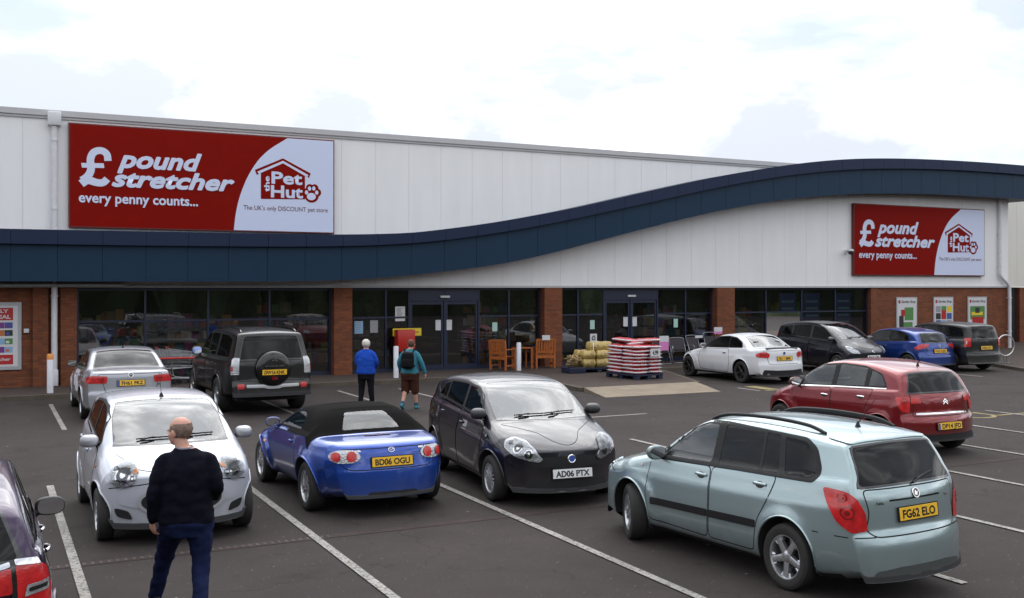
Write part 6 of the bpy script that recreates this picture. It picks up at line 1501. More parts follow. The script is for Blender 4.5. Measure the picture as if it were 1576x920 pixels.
# neighbouring unit beyond the corner
nb = empty('neighbouring_unit', 'cream clad end of the next unit beyond the right downpipe', 'building', (44, 36, 0))
def npart(name, bm, m): o = bobj(name, bm, m, nb); o.location = -fitv((44, 36, 0)); return o
bm = bmesh.new(); x = 43.52
while x < 62: box(bm, x + .005, x + 1.19 - .005, 36.0, 36.2, 3.02, 7.9); x += 1.19
npart('cladding_wall', bm, M_CLAD2)
bm = bmesh.new(); box(bm, 43.52, 46.1, 36.0, 36.3, 0, 3.0); box(bm, 48.5, 62, 36.0, 36.3, 0, 3.0); npart('brick_wall', bm, M_BRICK)
bm = bmesh.new(); box(bm, 46.1, 48.5, 36.2, 36.4, 0, 3.0); npart('dark_opening', bm, mat('dark_opening', (.02, .02, .022), .6))  # near-black sheet closes the opening, its inner shade put into the colour

# ------------------------------------------------------------------ signs
M_SRED = mat('sign_red', (.22, .0055, .0025), .5, spec=.06, noise=.05, nscale=2); M_SWHITE = mat('sign_white', (.62, .68, .88), .35)
M_SLET = mat('sign_letter_white', (.64, .69, .88), .4); M_SEDGE = mat('sign_edge', (.13, .012, .012), .5)
M_SSMALL = mat('sign_small_print', (.12, .03, .03), .5)
def fit_text(bm, s, u, v, w, cap, z, bold=.0, shear=0.0, mi=0, M=None, rot=0.0, fatten=0.0):
    if fatten:
        for q in range(8): fit_text(bm, s, u + fatten * math.cos(q * math.pi / 4), v + fatten * math.sin(q * math.pi / 4), w, cap, z + .0007 * (q + 1), bold, shear, mi, M, rot)
    """lettering from (u, v) with the given overall width and capital height"""
    size = cap / .72
    T = (M or Matrix.Identity(4)) @ Matrix.Translation((u, v, z)) @ Matrix.Rotation(rot, 4, 'Z')
    text_into(bm, s, size, T, mi=mi, bold=bold * size, shear=shear, width=w)
def make_sign(x0, z0, W_, H_, label):
    t = empty('shop_sign', label, 'sign', (x0, FY - .16, z0), 0, 'store name signs on the facade')
    Q = Matrix(((1, 0, 0, 0), (0, 0, -1, 0), (0, 1, 0, 0), (0, 0, 0, 1)))      # sign plane: u right, v up, out = -Y
    k = W_ / 8.05; Q = Q @ Matrix.Diagonal((k, H_ / 3.1, 1, 1))
    bm = bmesh.new(); box(bm, 0, W_, 0, .14, 0, H_, bevel=.01); bobj('sign_box', bm, M_SEDGE, t)
    bm = bmesh.new(); bm.faces.new([bm.verts.new(Q @ Vector((u, v, .004))) for u, v in ((.04, .04), (8.01, .04), (8.01, 3.06), (.04, 3.06))]); bobj('sign_face', bm, M_SRED, t)
    arc = chaikin([(4.78, .04), (4.84, .60), (4.98, 1.20), (5.28, 1.92), (5.74, 2.56), (6.48, 3.06)], 3)
    bm = bmesh.new(); bm.faces.new([bm.verts.new(Q @ Vector((u, v, .008))) for u, v in arc + [(8.01, 3.06), (8.01, .04)]]); bobj('white_panel', bm, M_SWHITE, t)
    bm = bmesh.new()
    fit_text(bm, 'pound', 1.36, 1.86, 2.42, .53, .014, .010, .30, M=Q, fatten=.024); fit_text(bm, 'stretcher', 1.20, 1.28, 3.58, .50, .023, .010, .30, M=Q, fatten=.024)
    bobj('sign_lettering', bm, M_SLET, t); bm = bmesh.new()
    fit_text(bm, 'every penny counts...', .28, .76, 3.40, .30, .014, .006, 0, M=Q, fatten=.008)
    bobj('slogan_lettering', bm, M_SLET, t); bm = bmesh.new()
    # pound symbol drawn as one fat outline
    L = chaikin([(1.08, 2.10), (.98, 2.28), (.80, 2.22), (.66, 2.06), (.60, 1.90), (.60, 1.78)], 2)
    def fat(pts, ws):
        n = len(pts); A = []; B = []
        for i, p in enumerate(pts):
            d = Vector(pts[min(i + 1, n - 1)]) - Vector(pts[max(i - 1, 0)]); d.normalize(); w = np.interp(i / (n - 1), *ws) / 2
            A.append((p[0] - d.y * w, p[1] + d.x * w)); B.append((p[0] + d.y * w, p[1] - d.x * w))
        for i in range(n - 1):
            bm.faces.new([bm.verts.new(Q @ Vector((q[0], q[1], .0145))) for q in (A[i], A[i + 1], B[i + 1], B[i])])
    fat(chaikin([(1.08, 2.02), (1.06, 2.24), (.88, 2.34), (.66, 2.26), (.58, 2.02), (.62, 1.84), (.60, 1.66), (.50, 1.50), (.36, 1.40)], 2), ([0, 1], [.20, .22]))
    for q in ([(.36, 1.78), (.98, 1.80), (.96, 1.94), (.34, 1.92)], ):
        bm.faces.new([bm.verts.new(Q @ Vector((a, b, .0155))) for a, b in q])
    Q = Q @ Matrix.Translation((0, 0, .003)); fat(chaikin([(.34, 1.30), (.52, 1.44), (.72, 1.36), (.94, 1.34), (1.06, 1.48)], 2), ([0, 1], [.24, .20])); Q = Q @ Matrix.Translation((0, 0, -.003))
    bobj('pound_symbol', bm, M_SLET, t)
    bm = bmesh.new(); z = .012
    def poly(b_, P_, zz, mi=0):
        f = b_.faces.new([b_.verts.new(Q @ Vector((a, c, zz))) for a, c in P_]); f.material_index = mi
    poly(bm, [(5.63, 1.06), (7.06, 1.10), (7.06, 1.92), (7.19, 1.80), (7.25, 1.96), (6.34, 2.40), (5.44, 1.98), (5.50, 1.82), (5.63, 1.90)], z)
    def disc(b_, cx, cy, rx, ry, zz, mi, n=18): poly(b_, [(cx + rx * math.cos(2 * math.pi * i / n), cy + ry * math.sin(2 * math.pi * i / n)) for i in range(n)], zz, mi)
    for cx, cy, r in ((7.28, 1.24, .24), (7.12, 1.34, .13), (7.22, 1.48, .13), (7.38, 1.48, .13), (7.47, 1.34, .13)): disc(bm, cx, cy, r, r, z + .001 * (1 + r), 0)
    disc(bm, 7.27, 1.20, .15, .12, z + .004, 1)
    for cx, cy in ((7.11, 1.33), (7.21, 1.46), (7.35, 1.47), (7.45, 1.34)): disc(bm, cx, cy, .055, .07, z + .004, 1)
    for P_ in ([(5.52, 1.93), (6.34, 2.32), (6.34, 2.24), (5.56, 1.86)], [(6.34, 2.32), (7.17, 1.90), (7.13, 1.83), (6.34, 2.24)]): poly(bm, P_, z + .004, 1)
    fit_text(bm, 'Pet', 5.98, 1.58, .98, .38, z + .004, .01, 0, 1, Q, fatten=.014); fit_text(bm, 'Hut', 5.96, 1.14, 1.02, .38, z + .004, .01, 0, 1, Q, fatten=.014)
    fit_text(bm, 'the', 5.90, 1.30, .50, .17, z + .004, .03, 0, 1, Q, rot=R(90))
    bobj('hut_emblem', bm, [M_SRED, M_SWHITE], t)
    bm = bmesh.new(); fit_text(bm, "The UK's only DISCOUNT pet store", 5.08, .70, 2.74, .15, .013, .003, 0, 0, Q); bobj('small_lettering', bm, M_SSMALL, t)
    return t
make_sign(2.14, 4.76, 8.05, 3.08, 'larger looking red and white store sign on the upper left wall above the canopy')
make_sign(33.34, 3.52, 8.30, 3.12, 'red and white store sign on the right, under the crest of the blue canopy')

def post_poster(x0, x1, z0, z1, y, label, draw, frame=True, name='wall_poster', cat='poster', group=None):
    t = empty(name, label, cat, (x0, y, z0), 0, group); W_, H_ = x1 - x0, z1 - z0
    bm = bmesh.new(); box(bm, 0, W_, -.04, 0, 0, H_, bevel=.008); bobj('poster_frame', bm, mat('grey_poster_frame', (.42, .43, .45), .4, .3), t)
    Q = Matrix(((1, 0, 0, 0), (0, 0, -1, -.042), (0, 1, 0, 0), (0, 0, 0, 1)))
    bm = bmesh.new(); draw(bm, Q, W_, H_); bobj('poster_sheet', bm, PM, t); return t
PM = [mat('poster_white', (.62, .62, .64), .4), mat('poster_red', (.42, .02, .02), .4), mat('poster_blue', (.05, .09, .32), .4), mat('poster_orange', (.5, .16, .05), .4), mat('poster_green', (.09, .24, .07), .4), mat('poster_purple', (.17, .04, .22), .4), mat('poster_sky', (.25, .42, .62), .4), mat('poster_black', (.03, .03, .03), .4), mat('poster_yellow', (.75, .55, .04), .4), mat('poster_mint', (.40, .62, .55), .4), mat('poster_pink', (.65, .22, .50), .4), mat('poster_grey', (.30, .30, .32), .5)]
def rect(bm, Q, a, b, c, d, z, mi): f = bm.faces.new([bm.verts.new(Q @ Vector(p)) for p in ((a, c, z), (b, c, z), (b, d, z), (a, d, z))]); f.material_index = mi
def draw_deal(bm, Q, W_, H_):
    e = .10; rect(bm, Q, e, W_ - e, e, H_ - e, .001, 0)
    rect(bm, Q, e + .05, W_ - e - .12, H_ - .52, H_ - .16, .003, 1); rect(bm, Q, e + .05, W_ - e - .12, .16, .44, .003, 1)
    fit_text(bm, 'LLY', W_ - .64, H_ - .30, .30, .10, .005, .03, 0, 0, Q); fit_text(bm, 'DEAL', W_ - .74, H_ - .47, .46, .11, .005, .03, 0, 0, Q)
    for r, z in enumerate((1.18, .96, .72, .48)):
        for c in range(3):
            x = W_ - .44 - c * .42; ci = [[2, 5, 3], [7, 3, 5], [4, 6, 2], [6, 5, 8]][r][c]
            rect(bm, Q, x, x + .21, z + .02, z + .19, .003, ci); rect(bm, Q, x - .20, x - .005, z + .02, z + .19, .003, [5, 3, 6, 5][r]); rect(bm, Q, x + .03, x + .12, z + .05, z + .12, .005, [5, 2, 0, 3][r])
    fit_text(bm, 'retcher', W_ - .78, .27, .50, .09, .005, .02, .2, 0, Q)
post_poster(-1.3, .90, .62, 2.57, FY + .055, 'tall framed offers poster with red bands on the brick wall at the left edge', draw_deal)
def draw_garden(k):
    def f(bm, Q, W_, H_):
        e = .05; rect(bm, Q, e, W_ - e, e, H_ - e, .001, 0); fit_text(bm, 'Garden Shop', .30, H_ - .26, W_ - .42, .12, .004, .02, .2, 7, Q)
        rect(bm, Q, .12, .24, H_ - .28, H_ - .14, .003, 1)
        if k == 0: rect(bm, Q, .50, W_ - .25, .42, 1.0, .003, 4); rect(bm, Q, .16, .44, .1, .62, .003, 7); rect(bm, Q, .28, .52, .62, .90, .005, 1); rect(bm, Q, .44, 1.0, .08, .34, .003, 4)
        if k == 1:
            for i in range(3):
                for j in range(3): rect(bm, Q, .14 + i * .36, .14 + i * .36 + .32, .12 + j * .32, .12 + j * .32 + .28, .003, [2, 7, 11, 6, 1, 4, 11, 2, 8][i * 3 + j])
            rect(bm, Q, .50, .80, .50, .85, .005, 1)
        if k == 2: rect(bm, Q, .16, W_ - .16, .40, 1.02, .003, 4); rect(bm, Q, .25, W_ - .3, .60, .75, .005, 8); rect(bm, Q, .3, W_ - .25, .22, .52, .007, 1); rect(bm, Q, .5, .8, .7, .95, .006, 7)
    return f
for k, (a, b, lb) in enumerate(((36.05, 37.35, 'garden poster with a green picture, left of three on the right brick wall'), (38.40, 39.70, 'garden poster with a grid of small pictures, middle of three on the right brick wall'), (40.66, 41.98, 'garden poster with red flowers on green, right of three beside the downpipe'))):
    post_poster(a, b, 1.10, 2.56, FY + .018, lb, draw_garden(k), group='garden posters on the right brick wall')
# paper notices on the glass
def notice(x, z, w, h, label, mi=0, lines=5, y=GYY - .012, red=False, group='notices stuck to the shop glass'):
    bm = bmesh.new(); Q = Matrix(((1, 0, 0, x), (0, 0, -1, y), (0, 1, 0, z), (0, 0, 0, 1))); box(bm, x, x + w, y, y + .006, z, z + h, mi)
    for i in range(lines): rect(bm, Q, w * .15, w * (.55 + .3 * rnd.random()), h * (.86 - .75 * i / lines), h * (.86 - .75 * i / lines) + h * .05, .002, 11)
    return tag(bobj('paper_notice', bm, PM), label, 'notice', group)
notice(11.0, 1.44, .30, .42, 'pale blue notice on the glass just right of the first brick pier', 6, 4)
notice(11.55, 1.46, .28, .42, 'grey printed notice on the glass above the white haired woman', 11, 0)
notice(12.45, 1.84, .36, .50, 'large white price list on the glass above the red box', 0, 9)
for dx_, lb in ((-.34, 'left of the meeting stiles'), (.08, 'right of the meeting stiles')):
    notice(14.28 + dx_, 1.50, .20, .36, 'small white and green notice on the left entrance doors, ' + lb, 0, 1, y=GYY - .03)
    notice(22.07 + dx_, 1.50, .20, .36, 'small white and green notice on the right entrance doors, ' + lb, 0, 1, y=GYY - .03)
notice(16.15, 1.42, .20, .32, 'pale green notice on the glass above the left wooden chair', 9, 0)
notice(20.25, 1.42, .20, .34, 'pale green notice on the glass above the stacked yellow sacks', 9, 0)
notice(24.1, 1.42, .20, .34, 'pale green notice on the glass above the folding chairs', 9, 0)
for i, x in enumerate((29.6, 30.95, 32.75)):
    bm = bmesh.new(); box(bm, x, x + .9, GYY + .10, GYY + .11, .9 - .2 * (i == 2), 2.75, 2); Q = Matrix(((1, 0, 0, x), (0, 0, -1, GYY + .10), (0, 1, 0, .9), (0, 0, 0, 1)))
    for j in range(5): rect(bm, Q, .12, .78, .25 + j * .30, .25 + j * .30 + .10, .003, 6)
    m_ = PM; tag(bobj('window_poster', bm, m_), ['blue window poster behind the glass, nearest the brick pier', 'blue window poster behind the glass, middle of three above the black cars', 'blue window poster behind the glass, nearest the right brick wall'][i], 'poster', 'blue posters in the right window')
# yellow strip sign and red dump bin inside the entrance
bm = bmesh.new(); box(bm, 12.3, 13.35, FY + .0, FY + .02, 1.36, 1.60, 8); Q = Matrix(((1, 0, 0, 12.3), (0, 0, -1, FY), (0, 1, 0, 1.36), (0, 0, 0, 1)))
fit_text(bm, 'GREAT VALUE', .10, .08, .85, .09, .004, .02, 0, 1, Q)
bm.free()
bm = bmesh.new(); box(bm, 12.28, 13.32, FY - .02, FY + .0, 1.34, 1.60, 8); rect(bm, Matrix(((1, 0, 0, 12.28), (0, 0, -1, FY - .02), (0, 1, 0, 1.34), (0, 0, 0, 1))), .10, .55, .10, .17, .002, 1)
rect(bm, Matrix(((1, 0, 0, 12.28), (0, 0, -1, FY - .02), (0, 1, 0, 1.34), (0, 0, 0, 1))), .60, .95, .10, .15, .002, 3)
tag(bobj('strip_sign', bm, PM), 'yellow strip sign above the red box by the entrance', 'sign')
bm = bmesh.new(); box(bm, 12.32, 12.95, FY - .40, FY - .03, .82, 1.56, bevel=.02)
tag(bobj('red_box', bm, [mat('letterbox_red', (.42, .018, .012), .35)], smooth=40), 'bright red box on a dark stand against the glass behind the two shoppers', 'box')
bm = bmesh.new(); box(bm, 12.44, 12.84, FY - .32, FY - .10, .12, .818); tag(bobj('box_stand', bm, mat('dark_stand', (.03, .03, .035), .6)), 'dark stand under the bright red box by the entrance', 'stand')
# security camera
t = empty('security_camera', 'small security camera fixed to the white wall left of the right sign', 'camera', (33.0, FY, 4.55))
bm = bmesh.new(); box(bm, -.06, .06, -.06, 0, -.08, .08); tube(bm, [(0, -.05, 0), (0, -.28, .04)], .03, 8); bobj('bracket', bm, PM[0], t)
bm = bmesh.new(); lathe(bm, [(.005, -.13), (.09, -.10), (.13, 0), (.13, .06), (.05, .10), (.005, .10)], 20, M=Matrix.Translation((0, -.30, -.03))); bobj('dome', bm, mat('dark_dome', (.03, .03, .05), .1, coat=1), t, smooth=60)
bm = bmesh.new(); lathe(bm, [(.14, .03), (.15, .06), (.10, .12), (.005, .13)], 20, M=Matrix.Translation((0, -.30, -.03))); bobj('housing', bm, PM[0], t, smooth=60)
bm = bmesh.new(); box(bm, .955, 1.10, FY - .02, FY + .05, 1.68, 1.80, bevel=.01); tag(bobj('outside_socket', bm, PM[0]), 'small white box on the brick beside the framed poster', 'fitting')

VIEW_FIT[0] = Matrix.Identity(4)

# unseen tree belt added behind the camera to darken reflections in paint and glass
def belt(pts, h, w, seed):
    r_ = random.Random(seed); bm = bmesh.new(); P_ = resample(pts, 1.3, closed=False); rows = []
    from mathutils import noise as nz
    for i, p in enumerate(P_):
        a = Vector(P_[max(0, i - 1)]); b = Vector(P_[min(len(P_) - 1, i + 1)]); t = (b - a).normalized(); nn = Vector((-t.y, t.x)); row = []
        H_ = h * (.62 + .55 * (nz.noise(Vector((i * .19, seed, 0))) + .5)) 
        for k_ in range(15):
            ph = math.pi * k_ / 14; rr = 1 + .30 * nz.noise(Vector((i * .5, k_ * .8, seed))) + .22 * r_.uniform(-1, 1)
            q = Vector(p) + nn * (math.cos(ph) * w / 2 * rr); row.append(bm.verts.new((q.x, q.y, max(0, math.sin(ph) ** .6 * H_ * rr))))
        rows.append(row)
    for A, B in zip(rows, rows[1:]):
        for k_ in range(14): bm.faces.new((A[k_], A[k_ + 1], B[k_ + 1], B[k_]))
    return bm
_o = tag(bobj('added_tree_belt', belt([(-62, 34), (-58, 5), (-45, -22), (-12, -38), (25, -42), (60, -30), (82, -6), (92, 18)], 9.5, 9, 3), mat('dark_foliage', (.030, .045, .018), .9, noise=.5, nscale=.8)), kind='stuff')
# ------------------------------------------------------------------ people
def add_ell(bm, c, r, rot=(0, 0, 0), seg=20):
    M = Matrix.Translation(c) @ (Matrix.Rotation(rot[2], 4, 'Z') @ Matrix.Rotation(rot[1], 4, 'Y') @ Matrix.Rotation(rot[0], 4, 'X')) @ Matrix.Diagonal((r[0], r[1], r[2], 1))
    return bmesh.ops.create_uvsphere(bm, u_segments=seg, v_segments=seg // 2 + 2, radius=1, matrix=M)['verts']
def add_limb(bm, pts, rad, flat=1.0, n=14):
    """closed tapering limb; flat squeezes it front to back"""
    P_ = [Vector(p) for p in pts]; out = []
    dense = []; rr = []
    for i in range(len(P_) - 1):
        for k in range(4): dense.append(P_[i].lerp(P_[i + 1], k / 4)); t = k / 4; t = t * t * (3 - 2 * t); rr.append(rad[i] * (1 - t) + rad[i + 1] * t)
    dense.append(P_[-1]); rr.append(rad[-1])
    # smooth the joints a little
    for _ in range(2): dense = [dense[0]] + [(dense[i - 1] + dense[i] * 2 + dense[i + 1]) / 4 for i in range(1, len(dense) - 1)] + [dense[-1]]
    v = tube(bm, dense, rr, n)
    add_ell(bm, dense[0], (rr[0],) * 3, seg=12); add_ell(bm, dense[-1], (rr[-1],) * 3, seg=12)
def loft(bm, rings, n=28):
    """rings: (z, cx, cy, rx, ry) stacked upwards into one closed trunk"""
    R_ = []
    for z, cx, cy, rx, ry in rings:
        R_.append([bm.verts.new((cx + rx * math.copysign(abs(math.cos(a)) ** .85, math.cos(a)), cy + ry * math.sin(a), z)) for a in [2 * math.pi * k / n for k in range(n)]])
    for A, B in zip(R_, R_[1:]):
        for k in range(n): bm.faces.new((A[k], A[(k + 1) % n], B[(k + 1) % n], B[k]))
    bm.faces.new(R_[0][::-1]); bm.faces.new(R_[-1])
def organic(name, bm, m, voxel, parent, smooth_n=4, noise=0.0, ns=9):
    me = bpy.data.meshes.new(name); bmesh.ops.recalc_face_normals(bm, faces=bm.faces[:]); bm.to_mesh(me); bm.free()
    o = bpy.data.objects.new(name, me); COL.objects.link(o)
    r = o.modifiers.new('r', 'REMESH'); r.mode = 'VOXEL'; r.voxel_size = voxel; r.use_smooth_shade = True
    s = o.modifiers.new('s', 'SMOOTH'); s.factor = .6; s.iterations = smooth_n
    dg = bpy.context.evaluated_depsgraph_get(); dg.update()
    me2 = bpy.data.meshes.new_from_object(o.evaluated_get(dg)); me2.name = name
    bpy.data.objects.remove(o); bpy.data.meshes.remove(me)
    if noise:
        from mathutils import noise as nz
        for v in me2.vertices:
            c = v.co; d = nz.noise(Vector((c.x * ns, c.y * ns, c.z * ns * 1.6))) + .5 * nz.noise(c * ns * 2.3); v.co = c + v.normal * d * noise
    me2.materials.clear()
    for mm in (m if isinstance(m, (list, tuple)) else [m]): me2.materials.append(mm)
    me2.polygons.foreach_set('use_smooth', [True] * len(me2.polygons)); me2.update()
    o2 = bpy.data.objects.new(name, me2); link(o2, parent); return o2
def head_shape(bm, c, k=1.0, yaw=0.0, tilt=0.0):
    M = Matrix.Translation(c) @ Matrix.Rotation(yaw, 4, 'Z') @ Matrix.Rotation(tilt, 4, 'X')
    def E(p, r, rot=(0, 0, 0)):
        v = add_ell(bm, (0, 0, 0), [a * k for a in r], rot, 18); bmesh.ops.transform(bm, matrix=M @ Matrix.Translation(Vector(p) * k), verts=v)
    E((0, -.012, .03), (.076, .095, .088)); E((0, .030, -.035), (.060, .066, .072)); E((0, .055, -.075), (.034, .034, .026))
    E((0, .083, .020), (.052, .016, .014)); E((0, .098, -.012), (.012, .020, .026), (R(20), 0, 0)); E((0, .108, -.026), (.016, .014, .010))
    E((0, .086, -.052), (.026, .012, .007)); E((0, .084, -.064), (.022, .011, .007))
    for s_ in (1, -1): E((s_ * .079, -.004, -.008), (.010, .020, .032), (R(-12), 0, s_ * R(-18))); E((s_ * .042, .055, -.02), (.022, .028, .022))
    return M
def hand_shape(bm, w, d, side, curl=.5, k=1.0, palm_n=None):
    """palm, four unequal bent fingers and a thumb; w wrist, d pointing direction, palm_n the way the fingers curl"""
    w = Vector(w); d = Vector(d).normalized(); pn = Vector(palm_n or (-side, 0, 0)); pn = (pn - d * pn.dot(d)).normalized(); s_ = d.cross(pn).normalized()   # across the palm
    if s_.y < 0: s_ = -s_          # thumb towards the front
    pal = w + d * .05 * k
    v = add_ell(bm, (0, 0, 0), (.040 * k, .014 * k, .048 * k)); M = Matrix((s_, pn, d)).transposed().to_4x4(); M.translation = pal; bmesh.ops.transform(bm, matrix=M, verts=v)
    for i, (o, L) in enumerate(((.030, .070), (.010, .080), (-.011, .074), (-.031, .058))):
        b = w + d * .088 * k + s_ * o * k; L *= k; a1 = d * math.cos(curl * .6) + pn * math.sin(curl * .6); a2 = d * math.cos(curl * 1.5) + pn * math.sin(curl * 1.5); a3 = d * math.cos(curl * 2.2) + pn * math.sin(curl * 2.2)
        p1 = b + a1 * L * .45; p2 = p1 + a2 * L * .32; p3 = p2 + a3 * L * .23
        tube(bm, [b - d * .02, b, p1, p2, p3], [.0095 * k, .0095 * k, .009 * k, .0085 * k, .007 * k], 8)
    b = w + d * .030 * k + s_ * .028 * k; p1 = b + (s_ * .6 + d * .8).normalized() * .040 * k; p2 = p1 + (d * .95 + pn * .3).normalized() * .030 * k
    tube(bm, [b - s_ * .01, b, p1, p2], [.013 * k, .013 * k, .011 * k, .009 * k], 8)
def shoe_shape(bm, ank, yaw, k=1.0, pitch=0.0):
    M = Matrix.Translation(ank) @ Matrix.Rotation(yaw, 4, 'Z') @ Matrix.Rotation(pitch, 4, 'X')
    for p, r in (((0, .05, -.055), (.046, .13, .036)), ((0, -.035, -.045), (.040, .055, .045)), ((0, .11, -.062), (.046, .065, .028)), ((0, 0, -.01), (.040, .045, .05))):
        v = add_ell(bm, (0, 0, 0), [a * k for a in r]); bmesh.ops.transform(bm, matrix=M @ Matrix.Translation(Vector(p) * k), verts=v)

M_SKIN = mat('skin', (.52, .27, .20), .5, noise=.10, nscale=14, bump=.05); bsdf(M_SKIN).inputs['Subsurface Weight'].default_value = .08
def cloth_mat(n, c, bump=.25, ns=60): return mat(n, c, .92, spec=.12, noise=.14, nscale=7, bump=bump, bscale=ns)
def person(label, loc, facing, J, wear, k=1.0, voxel=.010):
    """J: joints in metres, x right, y forward, z up. wear: which clothes and their colours"""
    t = empty('person', label, 'person', loc, facing)
    head = Vector(J['head']); g = J.get('girth', 1.0)
    # --- body: one continuous figure
    bm = bmesh.new(); z0 = J['hip'][2]; zs = J['sh_l'][2]; cx = (J['sh_l'][0] + J['sh_r'][0]) / 2; cy = J.get('chest_y', 0)
    sw = abs(J['sh_r'][0] - J['sh_l'][0]) / 2
    trunk = [(z0 - .10, 0, 0, .12 * g, .09 * g), (z0, 0, -.005, .155 * g, .105 * g), (z0 + .16, 0, 0, .135 * g, .10 * g), (z0 + .30, 0, cy * .6, .15 * g, .105 * g), (zs - .10, cx, cy, sw * .92, .105 * g), (zs - .01, cx, cy, sw * .90, .085 * g), (zs + .045, cx, cy, sw * .50, .06), (zs + .065, cx, cy, .06, .05)]
    loft(bm, trunk)
    add_limb(bm, [(cx, cy, zs - .02), (head.x * .6, cy + (head.y - cy) * .5, zs + .07), (head.x, head.y - .012, head.z - .06)], [.062, .057, .054])
    Mh = head_shape(bm, head, J.get('hk', 1.0), J.get('head_yaw', 0), J.get('head_tilt', 0))
    for s_ in ('l', 'r'):
        sg = -1 if s_ == 'l' else 1
        S_, E_, W_ = J['sh_' + s_], J['el_' + s_], J['wr_' + s_]
        add_limb(bm, [(S_[0] - sg * .02, S_[1], S_[2] - .04), E_, W_], [.048, .038, .026]); hd = J.get('hd_' + s_, tuple(Vector(W_) - Vector(E_)))
        hand_shape(bm, W_, hd, sg, J.get('curl', .5), .98, J.get('pn_' + s_))
        H_, K_, A_ = J['hp_' + s_], J['kn_' + s_], J['an_' + s_]
        add_limb(bm, [H_, K_, A_], [.082 * g, .056, .038]); shoe_shape(bm, A_, J.get('yaw_' + s_, 0), .86, J.get('pt_' + s_, 0))
    organic('body', bm, M_SKIN, voxel * .72, t, 3)
    for s_ in (1, -1):
        bm = bmesh.new(); add_ell(bm, (0, 0, 0), (.0115,) * 3, seg=10); o = bobj('eye', bm, [mat('eye_white', (.7, .68, .65), .2)], t, smooth=80); o.matrix_local = Mh @ Matrix.Translation(Vector((s_ * .031, .082, .002)) * J.get('hk', 1))
        bm = bmesh.new(); add_ell(bm, (0, .0075, 0), (.006,) * 3, seg=8); q = bobj('iris', bm, mat('iris', (.04, .05, .06), .2), o, smooth=80)
    # --- clothes follow the body
    w = wear
    bm = bmesh.new(); hem = w.get('hem', z0 - .06); gg = w.get('loose', 1.12)
    loft(bm, [(hem, 0, 0, .165 * g * gg, .118 * g * gg), (hem + .05, 0, -.003, .172 * g * gg, .125 * g * gg), (z0 + .10, 0, .005, .160 * g * gg, .125 * g * gg), (z0 + .28, cx * .5, cy * .6, .158 * g * gg, .122 * g * gg), (zs - .12, cx, cy, sw * 1.02, .120 * g * gg), (zs - .02, cx, cy, sw * .98, .100 * g), (zs + .035, cx, cy, sw * .62, .080), (zs + .060, cx + head.x * .2, cy, .075, .068)])
    for s_ in ('l', 'r'):
        S_, E_, W_ = (Vector(J[q + s_]) for q in ('sh_', 'el_', 'wr_')); W2 = E_.lerp(W_, w.get('sleeve', .95))
        sg = 1 if s_ == 'r' else -1; add_limb(bm, [S_ + Vector((-sg * .045, 0, -.035)), S_ + Vector((sg * .002, 0, -.075)), E_, W2], [.062 * w.get('arm', 1), .066 * w.get('arm', 1), .054 * w.get('arm', 1), .042 * w.get('arm', 1)])
    organic(w['top'][0], bm, w['top'][1], voxel, t, 5, noise=w.get('fold', .006))
    if w.get('collar'):
        bm = bmesh.new(); n = 20; tube(bm, [(cx + head.x * .3 + .066 * math.cos(2 * math.pi * i / n), cy + .002 + .060 * math.sin(2 * math.pi * i / n), zs + .062 + .006 * math.sin(2 * math.pi * i / n)) for i in range(n)], .010, 8, closed=True); bobj('collar', bm, w['collar'], t, smooth=60)
    bm = bmesh.new(); lg = w.get('leg', 1.0)
    loft(bm, [(z0 - .16, 0, -.005, .150 * g, .115 * g), (z0 - .05, 0, -.012, .176 * g, .132 * g), (z0 + .06, 0, -.005, .168 * g, .124 * g), (z0 + .12, 0, 0, .155 * g, .115 * g)])
    for s_ in ('l', 'r'):
        H_, K_, A_ = (Vector(J[q + s_]) for q in ('hp_', 'kn_', 'an_')); 
        if w.get('short'): add_limb(bm, [H_, H_.lerp(K_, .6), H_.lerp(K_, w['short'])], [.100 * g * lg, .092 * lg, .088 * lg])
        else: add_limb(bm, [H_, K_, K_.lerp(A_, .55), K_.lerp(A_, .97)], [.100 * g * lg, .074 * lg, .062 * lg, .058 * lg])
    organic(w['legs'][0], bm, w['legs'][1], voxel, t, 4, noise=w.get('fold', .006))
    for s_ in ('l', 'r'):
        bm = bmesh.new(); shoe_shape(bm, J['an_' + s_], J.get('yaw_' + s_, 0), 1.0, J.get('pt_' + s_, 0)); organic('shoe', bm, w['shoe'], .008, t, 3)
        if w.get('sock'): bm = bmesh.new(); a = Vector(J['an_' + s_]); add_limb(bm, [a + Vector((0, 0, -.02)), a.lerp(Vector(J['kn_' + s_]), .14)], [.045, .045]); organic('sock', bm, w['sock'], .008, t, 2)
    return t, Mh
# the bald man in the foreground, walking away
J = dict(hip=(0, 0, .86), sh_l=(-.192, -.01, 1.365), sh_r=(.192, .0, 1.365), chest_y=-.005, girth=1.15, head=(-.055, .045, 1.548), head_yaw=R(52), head_tilt=R(-4), hk=1.07,
         el_l=(-.25, -.07, 1.08), wr_l=(-.265, .02, .83), hd_l=(.06, .10, -1), el_r=(.255, -.08, 1.10), wr_r=(.22, .16, .99), hd_r=(-.3, 1, .1), curl=.75, pn_l=(.8, .6, 0), pn_r=(-.3, 0, -1),
         hp_l=(-.10, 0, .84), kn_l=(-.20, .31, .48), an_l=(-.29, .44, .105), hp_r=(.10, 0, .84), kn_r=(.12, -.02, .45), an_r=(.125, -.30, .13), yaw_l=R(8), pt_r=R(-22))
M_HAIRG = mat('grey_brown_hair', (.20, .135, .105), .8, noise=.4, nscale=40, bump=.5, bscale=120)
